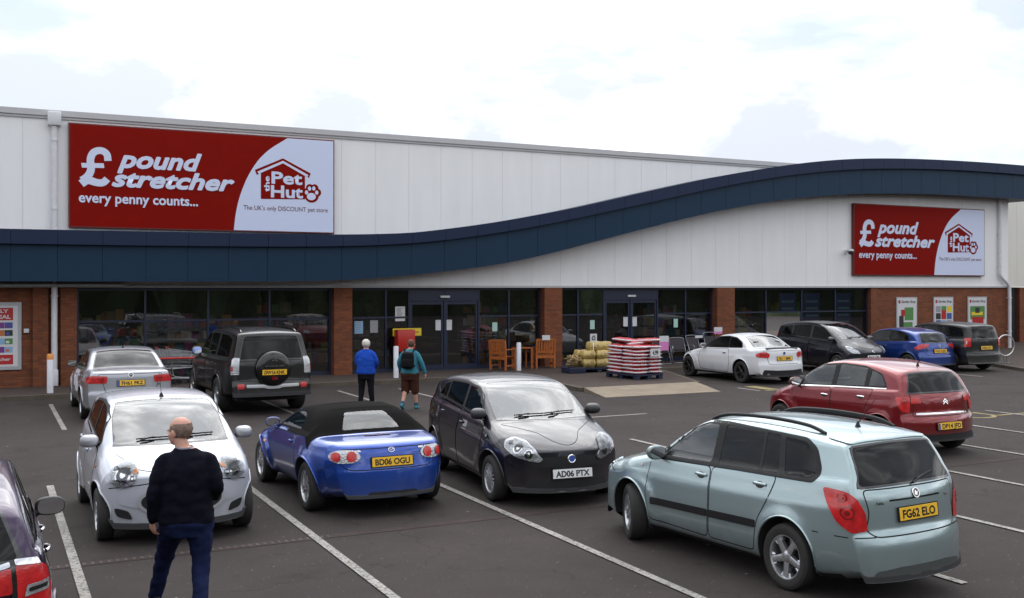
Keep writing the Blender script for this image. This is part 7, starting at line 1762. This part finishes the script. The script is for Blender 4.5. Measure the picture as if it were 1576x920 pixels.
man, Mh = person('bald man in a black jumper and blue jeans walking away beside the silver white hatchback', (1.49, 9.30, 0), R(-28.2 + 14), J,
    dict(top=('jumper', cloth_mat('black_navy_wool', (.0045, .005, .011), .5, 120)), legs=('jeans', cloth_mat('blue_denim', (.009, .014, .048), .35, 90)), shoe=mat('dark_leather', (.02, .018, .02), .45), collar=cloth_mat('grey_collar', (.22, .22, .26)), hem=.80, loose=1.14, arm=1.06, leg=1.04, fold=.013), voxel=.011)
def hair(parent, Mh, m, k, zc, yc, scale=(1, 1, 1), thick=.008, noise=.0, name='hair', keep=None):
    bm = bmesh.new(); add_ell(bm, (0, -.012, .03), (.080 * scale[0], .099 * scale[1], .092 * scale[2]), seg=40)
    kill = [v for v in bm.verts if not keep(v.co)]; bmesh.ops.delete(bm, geom=kill, context='VERTS')
    from mathutils import noise as nz
    for v in bm.verts: v.co += v.co.normalized() * nz.noise(v.co * 60) * noise
    geo = bmesh.ops.extrude_face_region(bm, geom=bm.faces[:]); vv = [g_ for g_ in geo['geom'] if isinstance(g_, bmesh.types.BMVert)]
    for v in vv: v.co -= v.co.normalized() * thick
    bmesh.ops.scale(bm, vec=(k, k, k), verts=bm.verts); o = bobj(name, bm, m, parent, smooth=60); o.matrix_local = Mh; return o
hair(man, Mh, M_HAIRG, 1.055, 0, 0, noise=.006, keep=lambda c: (c.z < .075 - max(0, c.y) * .6) and c.z > -.055 and c.y < .035 and not (c.y > -.0 and c.z < -.0))
# white haired woman in the blue jacket
J = dict(hip=(0, 0, .84), sh_l=(-.155, 0, 1.30), sh_r=(.155, 0, 1.30), head=(.0, .02, 1.455), hk=.98, el_l=(-.215, .02, 1.05), wr_l=(-.13, .17, .98), hd_l=(.5, 1, 0), el_r=(.24, .0, 1.05), wr_r=(.20, .16, .93), hd_r=(-.2, 1, -.1), girth=1.08,
         hp_l=(-.09, 0, .82), kn_l=(-.10, .05, .45), an_l=(-.13, -.02, .09), hp_r=(.09, 0, .82), kn_r=(.11, -.0, .45), an_r=(.14, .05, .09), pn_l=(0, 0, -1), pn_r=(0, 0, -1))
wom, Mh = person('white haired woman in a bright blue jacket and black trousers walking to the entrance', (7.62, 23.4, 0), R(-28.2 + 4), J,
    dict(top=('jacket', cloth_mat('bright_blue_fleece', (.015, .070, .42), .3)), legs=('trousers', cloth_mat('black_trousers', (.010, .010, .014))), shoe=mat('dark_leather', (.02, .018, .02), .45), hem=.80, loose=1.18, arm=1.1, leg=.95))
hair(wom, Mh, mat('white_hair', (.62, .58, .52), .8, noise=.3, nscale=50, bump=.6, bscale=120), 1.0, 0, 0, (1.12, 1.08, 1.08), .014, .010, keep=lambda c: c.z > -.075 and (c.y < .045 or c.z > .07))
# shopper in teal with a rucksack
J = dict(hip=(0, 0, .82), sh_l=(-.165, 0, 1.30), sh_r=(.165, 0, 1.30), head=(.02, .035, 1.455), hk=.97, head_yaw=R(8), el_l=(-.26, -.0, 1.06), wr_l=(-.25, .12, .88), el_r=(.275, -.02, 1.05), wr_r=(.33, .06, .82), hd_r=(.1, .2, -1), girth=1.06,
         hp_l=(-.09, 0, .80), kn_l=(-.11, .02, .44), an_l=(-.13, -.20, .13), hp_r=(.09, 0, .80), kn_r=(.10, .05, .44), an_r=(.12, .10, .085), pt_l=R(-25), pn_l=(1, 0, 0), pn_r=(-1, 0, 0))
M_TEAL = cloth_mat('teal_hoodie', (.045, .20, .26), .3)
tm, Mh = person('shopper in a teal top, brown shorts and teal trainers carrying a black rucksack', (8.50, 22.95, 0), R(-28.2 - 6), J,
    dict(top=('hoodie', M_TEAL), legs=('shorts', cloth_mat('brown_shorts', (.055, .022, .014))), shoe=mat('teal_trainer', (.03, .16, .22), .6), sock=cloth_mat('dark_teal_sock', (.03, .10, .14)), short=1.06, hem=.80, loose=1.12, leg=1.12))
hair(tm, Mh, mat('red_brown_hair', (.11, .045, .025), .8, noise=.3, nscale=50, bump=.5, bscale=120), 1.0, 0, 0, (1.03, 1.02, 1.03), .010, .006, keep=lambda c: c.z > -.055 and (c.y < .02 or c.z > .085))
bag = empty('rucksack', 'black rucksack on the back of the shopper in teal', 'rucksack', (8.50, 22.95, 0), R(-28.2 - 6))
bm = bmesh.new(); box(bm, -.14, .14, -.30, -.135, .93, 1.30, bevel=.06); box(bm, -.11, .11, -.345, -.28, .96, 1.15, bevel=.03)
M_RUCK = cloth_mat('black_nylon', (.010, .010, .012)); bobj('pack', bm, M_RUCK, bag, smooth=50)
for s_ in (1, -1):
    bm = bmesh.new(); tube(bm, chaikin([(s_ * .09, -.16, 1.27), (s_ * .12, -.06, 1.375), (s_ * .125, .06, 1.34), (s_ * .135, .12, 1.18), (s_ * .14, -.03, 1.0), (s_ * .12, -.15, .98)], 2), .016, 8); bobj('strap', bm, M_RUCK, bag, smooth=60)
bm = bmesh.new(); tube(bm, [(-.04, -.22, 1.30), (0, -.22, 1.335), (.04, -.22, 1.30)], .008, 6); bobj('grab_loop', bm, mat('grey_webbing', (.2, .2, .2), .8), bag)

# ------------------------------------------------------------------ bollards
KZZ = .105
def bollard(x, y, label, top=None, h=.98, z=KZZ):
    t = empty('bollard', label, 'bollard', (x, y, z), 0, 'white bollards along the kerb')
    bm = bmesh.new(); lathe(bm, [(.075, 0), (.075, h - .03), (.065, h - .008), (.001, h)], 20); bobj('post', bm, mat('white_bollard_paint', (.72, .72, .78), .4, noise=.08), t, smooth=50)
    if top: bm = bmesh.new(); lathe(bm, [(.078, h - .14), (.078, h - .03), (.066, h - .005), (.001, h + .003)], 20); bobj('reflective_cap', bm, mat('orange_cap', (.75, .28, .06), .4), t, smooth=50)
    return t
bollard(1.50, 29.75, 'white bollard with an orange cap in front of the left downpipe', True); bollard(10.66, 29.95, 'white bollard behind the shopper in teal', h=.93); bollard(15.02, 30.7, 'white bollard in front of the two wooden chairs', h=.90)

# ------------------------------------------------------------------ wooden garden chairs and table
M_WOOD = mat('orange_varnished_wood', (.40, .115, .025), .42, noise=.22, nscale=12, coat=.3)
def wooden_chair(x, y, rz, label, scale=1.0):
    t = empty('wooden_chair', label, 'chair', (x, y, KZZ), rz, 'wooden garden chairs by the brick pier')      # faces local +y
    W_ = .30
    for sx in (-1, 1):
        bm = bmesh.new(); box(bm, sx * W_ - .03, sx * W_ + .03, .20, .26, 0, .64); bobj('leg', bm, M_WOOD, t)
        bm = bmesh.new(); box(bm, sx * W_ - .03, sx * W_ + .03, -.28, -.22, 0, .45); prism(bm, [(-.28, .452), (-.22, .452), (-.28, .97), (-.34, .97)], sx * W_ - .03, sx * W_ + .03, 'x'); bobj('leg', bm, M_WOOD, t)
        bm = bmesh.new(); box(bm, sx * W_ - .04, sx * W_ + .04, -.27, .30, .642, .675, bevel=.008); bobj('armrest', bm, M_WOOD, t)
        bm = bmesh.new(); box(bm, sx * W_ - .015, sx * W_ + .015, -.219, .199, .12, .17); bobj('side_rail', bm, M_WOOD, t)
    bm = bmesh.new()
    for i in range(6): box(bm, -.268, .268, -.22 + i * .078, -.22 + i * .078 + .06, .42, .445)
    box(bm, -.268, .268, .205, .245, .34, .418); box(bm, -.268, .268, -.27, -.235, .34, .418); bobj('seat', bm, M_WOOD, t)
    bm = bmesh.new(); M = Matrix.Translation((0, -.25, .46)) @ Matrix.Rotation(R(6.5), 4, 'X')
    box(bm, -.268, .268, -.02, .02, .44, .52, M=M); box(bm, -.268, .268, -.02, .02, .04, .11, M=M)
    for i in range(6): box(bm, -.25 + i * .088, -.25 + i * .088 + .055, -.012, .012, .11, .44, M=M)
    bobj('backrest', bm, M_WOOD, t); return t
wooden_chair(14.72, 31.25, R(-62), 'orange wooden armchair left of the white bollard, turned to the right')
wooden_chair(16.25, 31.35, R(-14), 'orange wooden armchair beside the brick pier with a paper sheet on its back')
bm = bmesh.new(); box(bm, -.13, .13, -.004, .004, 0, .16); tag(bobj('price_sheet', bm, PM[0], loc=(16.14, 30.97, .93 + KZZ), rot=(0, 0, R(-14))), 'white price sheet taped to the back of the right wooden chair', 'sheet')
t = empty('wooden_table', 'low wooden table between the two wooden armchairs', 'table', (15.5, 31.45, KZZ)); bm = bmesh.new()
for i in range(5): box(bm, -.28, .28, -.24 + i * .098, -.24 + i * .098 + .085, .66, .69)
bobj('tabletop', bm, M_WOOD, t)
for sx in (-1, 1):
    for sy in (-1, 1): bm = bmesh.new(); box(bm, sx * .25 - .025, sx * .25 + .025, sy * .21 - .025, sy * .21 + .025, 0, .658); bobj('leg', bm, M_WOOD, t)

# ------------------------------------------------------------------ stacked sacks
def sack_mat(name, c1, c2, band):
    m = mat(name, c1, .35); nt = m.node_tree; b = bsdf(m); tc_ = nt.nodes.new('ShaderNodeTexCoord'); sp = nt.nodes.new('ShaderNodeSeparateXYZ'); nt.links.new(tc_.outputs['Object'], sp.inputs[0])
    ab = nt.nodes.new('ShaderNodeMath'); ab.operation = 'ABSOLUTE'; nt.links.new(sp.outputs['Z'], ab.inputs[0])
    n = nt.nodes.new('ShaderNodeTexNoise'); n.inputs['Scale'].default_value = 9; n.inputs['Detail'].default_value = 3; nt.links.new(tc_.outputs['Object'], n.inputs['Vector'])
    ma = nt.nodes.new('ShaderNodeMath'); ma.operation = 'MULTIPLY_ADD'; ma.inputs[1].default_value = -.05; nt.links.new(n.outputs['Fac'], ma.inputs[0]); nt.links.new(ab.outputs[0], ma.inputs[2])
    lt = nt.nodes.new('ShaderNodeMath'); lt.operation = 'GREATER_THAN'; lt.inputs[1].default_value = band; nt.links.new(ma.outputs[0], lt.inputs[0])
    mx = nt.nodes.new('ShaderNodeMix'); mx.data_type = 'RGBA'; mx.inputs['A'].default_value = (*c1, 1); mx.inputs['B'].default_value = (*c2, 1); nt.links.new(lt.outputs[0], mx.inputs['Factor'])
    n2_ = nt.nodes.new('ShaderNodeTexNoise'); n2_.inputs['Scale'].default_value = 16; nt.links.new(tc_.outputs['Object'], n2_.inputs['Vector'])
    g = nt.nodes.new('ShaderNodeMath'); g.operation = 'GREATER_THAN'; g.inputs[1].default_value = .66; nt.links.new(n2_.outputs['Fac'], g.inputs[0])
    m3 = nt.nodes.new('ShaderNodeMix'); m3.data_type = 'RGBA'; nt.links.new(mx.outputs['Result'], m3.inputs['A']); m3.inputs['B'].default_value = (.03, .03, .05, 1); nt.links.new(g.outputs[0], m3.inputs['Factor']); nt.links.new(m3.outputs['Result'], b.inputs['Base Color'])
    return m
M_SACK = sack_mat('red_white_sack', (.60, .58, .61), (.46, .025, .035), .000)
def sack_mesh(name, L, W_, H_, m, seed=0, pw=4):
    r_ = random.Random(seed); bm = bmesh.new(); nx, ny = 12, 9; top = {}; bot = {}
    for i in range(nx + 1):
        for j in range(ny + 1):
            u, v = i / nx * 2 - 1, j / ny * 2 - 1; e = max(0, 1 - abs(u) ** pw) ** .5 * max(0, 1 - abs(v) ** pw) ** .5; x, y = u * L / 2 * (1 - .04 * abs(v) ** 3), v * W_ / 2 * (1 - .04 * abs(u) ** 3)
            h = H_ / 2 * e + (.007 * math.sin(u * 5 + seed) + .006 * math.sin(v * 9 + seed * 2 + u * 3)) * e; x += .012 * math.sin(v * 11 + seed) * abs(u) ** 3; y += .012 * math.sin(u * 9 + seed) * abs(v) ** 3; top[i, j] = bm.verts.new((x, y, h + .002)); bot[i, j] = bm.verts.new((x, y, -h - .002 + .0))
    for i in range(nx):
        for j in range(ny):
            bm.faces.new((top[i, j], top[i + 1, j], top[i + 1, j + 1], top[i, j + 1])); bm.faces.new((bot[i, j], bot[i, j + 1], bot[i + 1, j + 1], bot[i + 1, j]))
    for i in range(nx):
        bm.faces.new((top[i, 0], bot[i, 0], bot[i + 1, 0], top[i + 1, 0])); bm.faces.new((top[i, ny], top[i + 1, ny], bot[i + 1, ny], bot[i, ny]))
    for j in range(ny):
        bm.faces.new((top[0, j], top[0, j + 1], bot[0, j + 1], bot[0, j])); bm.faces.new((top[nx, j], bot[nx, j], bot[nx, j + 1], top[nx, j + 1]))
    me = bpy.data.meshes.new(name); bmesh.ops.recalc_face_normals(bm, faces=bm.faces[:])
    for f in bm.faces: f.smooth = True
    bm.to_mesh(me); bm.free(); me.materials.append(m); return me
def plastic_pallet(x, y, rz, a, b, label, m):
    t = empty('pallet', label, 'pallet', (x, y, KZZ), rz)
    bm = bmesh.new(); box(bm, -a / 2, a / 2, -b / 2, b / 2, .10, .15)
    for i in (-1, 0, 1):
        for j in (-1, 0, 1): box(bm, i * (a / 2 - .08) - .07, i * (a / 2 - .08) + .07, j * (b / 2 - .08) - .07, j * (b / 2 - .08) + .07, 0, .0998)
    bobj('deck', bm, m, t); return t
px_, py_, prz = 16.85, 26.75, R(6)
plastic_pallet(px_, py_, prz, 1.0, 1.45, 'low dark pallet under the stack of red and white sacks', mat('dark_blue_plastic', (.015, .02, .05), .5))
smesh = [sack_mesh('compost_sack', .50, .74, .125, M_SACK, k_) for k_ in range(3)]
cz, sz = math.cos(prz), math.sin(prz)
for lay in range(8):
    for i in (-1, 1):
        for j in (-1, 1):
            lx, ly = i * .245 + rnd.uniform(-.02, .02), j * .365 + rnd.uniform(-.02, .02)
            o = bpy.data.objects.new('compost_sack', smesh[(lay + i + j) % 3]); COL.objects.link(o); o.location = (px_ + lx * cz - ly * sz, py_ + lx * sz + ly * cz, KZZ + .20 + lay * .103); o.rotation_euler = (rnd.uniform(-.035, .035), rnd.uniform(-.035, .035), prz + rnd.uniform(-.08, .08))
            tag(o, 'plump red and white plastic sack in the neat layers of the pallet stack', 'sack', 'red and white sacks on the pallet')
for k_, (lx, ly, a) in enumerate(((.1, -.1, 1.2), (-.15, .25, .3), (.3, .35, 1.7), (.28, -.28, .5))):
    o = bpy.data.objects.new('compost_sack', smesh[k_ % 3]); COL.objects.link(o); o.location = (px_ + lx, py_ + ly, KZZ + .20 + 8 * .103 + .02 + .05 * (k_ % 2)); o.rotation_euler = (rnd.uniform(-.15, .15), rnd.uniform(-.15, .15), a)
    tag(o, 'red and white sack thrown loosely across the top of the pallet stack', 'sack', 'loose sacks on top of the pallet stack')
def price_board(x, y, z, w, h, rz, label, txt='£3', mi=0):
    t = empty('price_board', label, 'sign', (x, y, z), rz); bm = bmesh.new(); box(bm, -w / 2, w / 2, 0, .008, 0, h); bobj('board', bm, PM[mi], t)
    bm = bmesh.new(); text_into(bm, txt, h * .8, Matrix.Translation((0, -.003, h * .2)) @ Matrix.Rotation(R(90), 4, 'X'), bold=h * .03, align='CENTER', width=w * .6); bobj('price_lettering', bm, PM[7], t); return t
price_board(px_ + .22, py_ - .80, KZZ + .66, .36, .22, prz, 'white price board on the front of the red and white sack stack', '4.99')
M_YSACK = sack_mat('yellow_sack', (.46, .33, .11), (.50, .38, .15), .10)
ysm = [sack_mesh('log_sack', .46, .36, .27, M_YSACK, 5 + k_, 12) for k_ in range(3)]
plastic_pallet(16.95, 29.35, 0, 1.3, .9, 'dark pallet under the yellow sacks', mat('dark_blue_plastic', (.015, .02, .05), .5))
for i, (dx_, dy_, dz_) in enumerate([(a, b, c) for c in range(2) for b in (-.19, .19) for a in (-.30, .18, .62)] + [(-.02, -.1, 2), (.42, .0, 2), (.2, .19, 2)]):
    o = bpy.data.objects.new('log_sack', ysm[i % 3]); COL.objects.link(o); o.location = (16.95 + dx_, 29.35 + dy_, KZZ + .28 + dz_ * .255); o.rotation_euler = (0, 0, rnd.uniform(-.15, .15)); tag(o, 'bulging yellow sack piled on the dark pallet behind the red and white sacks', 'sack', 'yellow sacks on the rear pallet')
M_LOOSE = mat('kindling', (.34, .24, .11), .8, noise=.4, nscale=20)
nt_ = empty('kindling_net', 'loose net of split kindling left of the yellow sacks', 'sack', (16.15, 29.15, KZZ)); bm = bmesh.new()
for i in range(26): box(bm, -.14, .14, -.025, .025, -.02, .02, M=Matrix.Translation((rnd.uniform(-.16, .16), rnd.uniform(-.2, .2), .20 + rnd.uniform(0, .30))) @ Matrix.Rotation(rnd.uniform(0, 3), 4, 'Z') @ Matrix.Rotation(rnd.uniform(-.5, .5), 4, 'Y'))
bobj('split_wood', bm, M_LOOSE, nt_); bm = bmesh.new(); box(bm, -.28, .28, -.3, .3, 0, .17, bevel=.02); bobj('tray', bm, mat('dark_blue_plastic', (.015, .02, .05), .5), nt_)
price_board(16.75, 28.95, KZZ + .96, .24, .24, 0, 'small white price board above the yellow sacks', '£5'); bm = bmesh.new(); tube(bm, [(16.75, 28.965, KZZ + .28), (16.75, 28.965, KZZ + .97)], .008, 6); tag(bobj('board_stake', bm, M_CHROME), 'thin stake holding the price board above the yellow sacks', 'stake')

# ------------------------------------------------------------------ folding chairs on show
M_TUBE = mat('grey_chair_tube', (.34, .34, .36), .35, .7); M_SLING = mat('dark_sling', (.035, .030, .035), .8, noise=.2)
def folding_chair(x, y, rz, label, h=.86):
    t = empty('folding_chair', label, 'chair', (x, y, KZZ), rz, 'folding garden chairs shown outside the shop')   # faces -y
    for s_ in (-1, 1):
        bm = bmesh.new(); tube(bm, [(s_ * .27, -.20, .02), (s_ * .27, .02, .42), (s_ * .27, .24, h)], .013, 8); bobj('back_frame', bm, M_TUBE, t)
        bm = bmesh.new(); tube(bm, [(s_ * .25, .24, .02), (s_ * .25, -.22, .42)], .013, 8); bobj('leg', bm, M_TUBE, t)
        bm = bmesh.new(); tube(bm, chaikin([(s_ * .29, .10, .60), (s_ * .30, -.15, .62), (s_ * .29, -.24, .60), (s_ * .27, -.22, .42)], 2), .014, 8); bobj('armrest', bm, M_TUBE, t)
    bm = bmesh.new(); tube(bm, [(-.27, -.20, .02), (.27, -.20, .02)], .013, 8); bobj('foot_bar', bm, M_TUBE, t)
    bm = bmesh.new(); tube(bm, chaikin([(-.27, .23, h - .03), (-.22, .25, h + .02), (.22, .25, h + .02), (.27, .23, h - .03)], 2), .013, 8); bobj('top_bar', bm, M_TUBE, t)
    bm = bmesh.new(); box(bm, -.25, .25, -.22, .10, .405, .43, bevel=.008); bobj('seat', bm, M_SLING, t)
    bm = bmesh.new(); box(bm, -.25, .25, -.012, .012, 0, .47, M=Matrix.Translation((0, .06, .45)) @ Matrix.Rotation(R(-24), 4, 'X'), bevel=.005); bobj('backrest', bm, M_SLING, t); return t
folding_chair(20.62, 30.95, R(-6), 'folding chair with a white and pink placard, leftmost of the grey folding chairs')
folding_chair(21.45, 31.15, R(-14), 'folding chair without a placard between two others, left of the white coupe'); folding_chair(22.25, 31.25, R(8), 'folding chair with a white strip card behind the bonnet of the white coupe', .92)
folding_chair(23.15, 31.45, R(0), 'folding chair mostly hidden behind the roof of the white coupe, with a pink card', 1.0)
def placard(x, y, z, w, h, rz, label, pink=0):
    t = empty('placard', label, 'sign', (x, y, z), rz); bm = bmesh.new(); box(bm, -w / 2, w / 2, 0, .006, h * pink, h); bobj('white_card', bm, PM[0], t)
    if pink: bm = bmesh.new(); box(bm, -w / 2, w / 2, 0, .006, 0, h * pink - .001); bobj('pink_card', bm, PM[10], t)
    bm = bmesh.new(); text_into(bm, 'SALE', .09, Matrix.Translation((0, -.003, h * pink + h * (1 - pink) * .3)) @ Matrix.Rotation(R(90), 4, 'X'), align='CENTER', width=w * .6); bm.free(); return t
placard(20.60, 30.78, KZZ + .48, .36, .50, R(-6), 'white over pink placard leaning on the leftmost folding chair', .6); placard(22.25, 31.05, KZZ + .86, .36, .09, R(8), 'narrow white card across the folding chair behind the white bonnet'); placard(23.20, 31.20, KZZ + .98, .36, .24, 0, 'pale pink card standing above the roof line of the white coupe', .35)

# ------------------------------------------------------------------ trolleys
M_WIRE = mat('zinc_wire', (.42, .43, .45), .35, .8)
def trolley():
    t = empty('shopping_trolley', '', 'trolley', (0, 0, 0), 0)
    def bask():
        bm = bmesh.new(); r = .004
        T = [(-.42, -.22, .48), (-.42, .22, .48), (.40, -.27, .98), (.40, .27, .98)]
        low = lambda u: (-.40 + .74 * u, .19 + .03 * u, .46 + .06 * u); hi = lambda u: (-.46 + .86 * u, .22 + .055 * u, .82 + .14 * u)
        for s_ in (-1, 1):
            for i in range(15):
                a, b = low(i / 14), hi(i / 14); tube(bm, [(a[0], s_ * a[1], a[2]), (b[0], s_ * b[1], b[2])], r, 4)
            for k_ in range(5):
                f = k_ / 4; A = [low(0)[q] * (1 - f) + hi(0)[q] * f for q in range(3)]; B = [low(1)[q] * (1 - f) + hi(1)[q] * f for q in range(3)]
                tube(bm, [(A[0], s_ * A[1], A[2]), (B[0], s_ * B[1], B[2])], r * (1.8 if k_ == 4 else 1), 4)
        for k_ in range(7):
            v = k_ / 6 * 2 - 1; tube(bm, [(low(0)[0], v * .19, .46), (low(1)[0], v * .22, .52)], r, 4); tube(bm, [(low(0)[0], v * .19, .46), (hi(0)[0], v * .22, .82)], r, 4)
        tube(bm, [(hi(0)[0], -.22, .82), (hi(0)[0], .22, .82)], r * 1.8, 4); return bm
    bobj('basket', bask(), M_WIRE, t)
    for s_ in (-1, 1):
        bm = bmesh.new(); tube(bm, chaikin([(.44, s_ * .27, 1.0), (.36, s_ * .26, .70), (.34, s_ * .25, .40), (.30, s_ * .25, .16), (-.40, s_ * .15, .14), (-.46, s_ * .14, .12)], 2), .012, 8); tube(bm, chaikin([(.33, s_ * .25, .42), (.0, s_ * .22, .44), (-.34, s_ * .18, .46)], 1), .010, 6); bobj('frame', bm, M_WIRE, t, smooth=60)
        for x in (.30, -.42):
            w_ = bmesh.new(); lathe(w_, [(.001, -.014), (.05, -.014), (.055, 0), (.05, .014), (.001, .014)], 14, M=Matrix.Translation((x, s_ * (.25 if x > 0 else .15), .055)) @ Matrix.Rotation(R(90), 4, 'X')); bobj('castor', w_, M_BLACK, t, smooth=50)
    bm = bmesh.new(); tube(bm, [(.44, -.28, 1.0), (.44, .28, 1.0)], .017, 10); bobj('handle', bm, mat('red_handle', (.5, .02, .02), .35), t, smooth=60); return t
tr = trolley(); kids = list(tr.children)
for i in range(6):
    if i == 0: o = tr
    else:
        o = tr.copy(); COL.objects.link(o)
        for c in kids: q = c.copy(); COL.objects.link(q); q.parent = o
    o.location = (3.55 + i * .27, 31.0, KZZ); o.rotation_euler = (0, 0, R(180)); tag(o, 'wire shopping trolley nested in the row between the silver saloon and the shop window', 'trolley', 'nested trolleys by the shop window')
t = empty('trolley_rail', 'red rail along the nested shopping trolleys', 'rail', (4.4, 30.62, KZZ)); bm = bmesh.new(); tube(bm, [(-.95, 0, .72), (.95, 0, .72)], .028, 10); bobj('red_bar', bm, mat('red_handle', (.5, .02, .02), .35), t, smooth=60)
for s_ in (-1, 1): bm = bmesh.new(); tube(bm, [(s_ * .9, 0, 0), (s_ * .9, 0, .70)], .02, 8); bobj('post', bm, M_WIRE, t, smooth=60)
bm = bmesh.new(); box(bm, -.97, -.87, -.04, .04, .66, .78, bevel=.01); bobj('coin_box', bm, mat('orange_box', (.6, .3, .18), .5), t)

# ------------------------------------------------------------------ cycle stand and small litter
t = empty('cycle_stand', 'steel hoop cycle stand on the pavement beside the right downpipe', 'cycle stand', (31.35, 25.6, .11), R(-10)); M_ST = mat('brushed_steel', (.5, .5, .5), .3, .9)
bm = bmesh.new(); tube(bm, [(.36 * math.cos(2 * math.pi * i / 32), 0, .62 + .36 * math.sin(2 * math.pi * i / 32)) for i in range(32)], .024, 8, closed=True); bobj('hoop', bm, M_ST, t, smooth=60)
for s_ in (-.06, .06): bm = bmesh.new(); tube(bm, [(s_, 0, 0), (s_, 0, .27)], .024, 8); bobj('post', bm, M_ST, t, smooth=60)
bm = bmesh.new(); box(bm, -.2, .2, -.05, .05, .0, .012); bobj('base_plate', bm, M_ST, t)
# ------------------------------------------------------------------ the cars
def sized(car, k): car.root.scale = (k[0], k[1], k[2]); return car
sized(make_estate(), (.955, .97, 1.0)); sized(make_city(), (1.0, 1.02, 1.01)); sized(make_roadster(), (.97, .985, .99)); sized(make_black_hatch(), (1.045, 1.02, 1.0))
make_purple(); make_saloon(); make_suv(); sized(make_red(), (1.0, 1.03, 1.0)); make_coupe(); make_mpv(); sized(make_blue_hatch(), (1.04, 1.03, 1.01)); make_tall_estate()
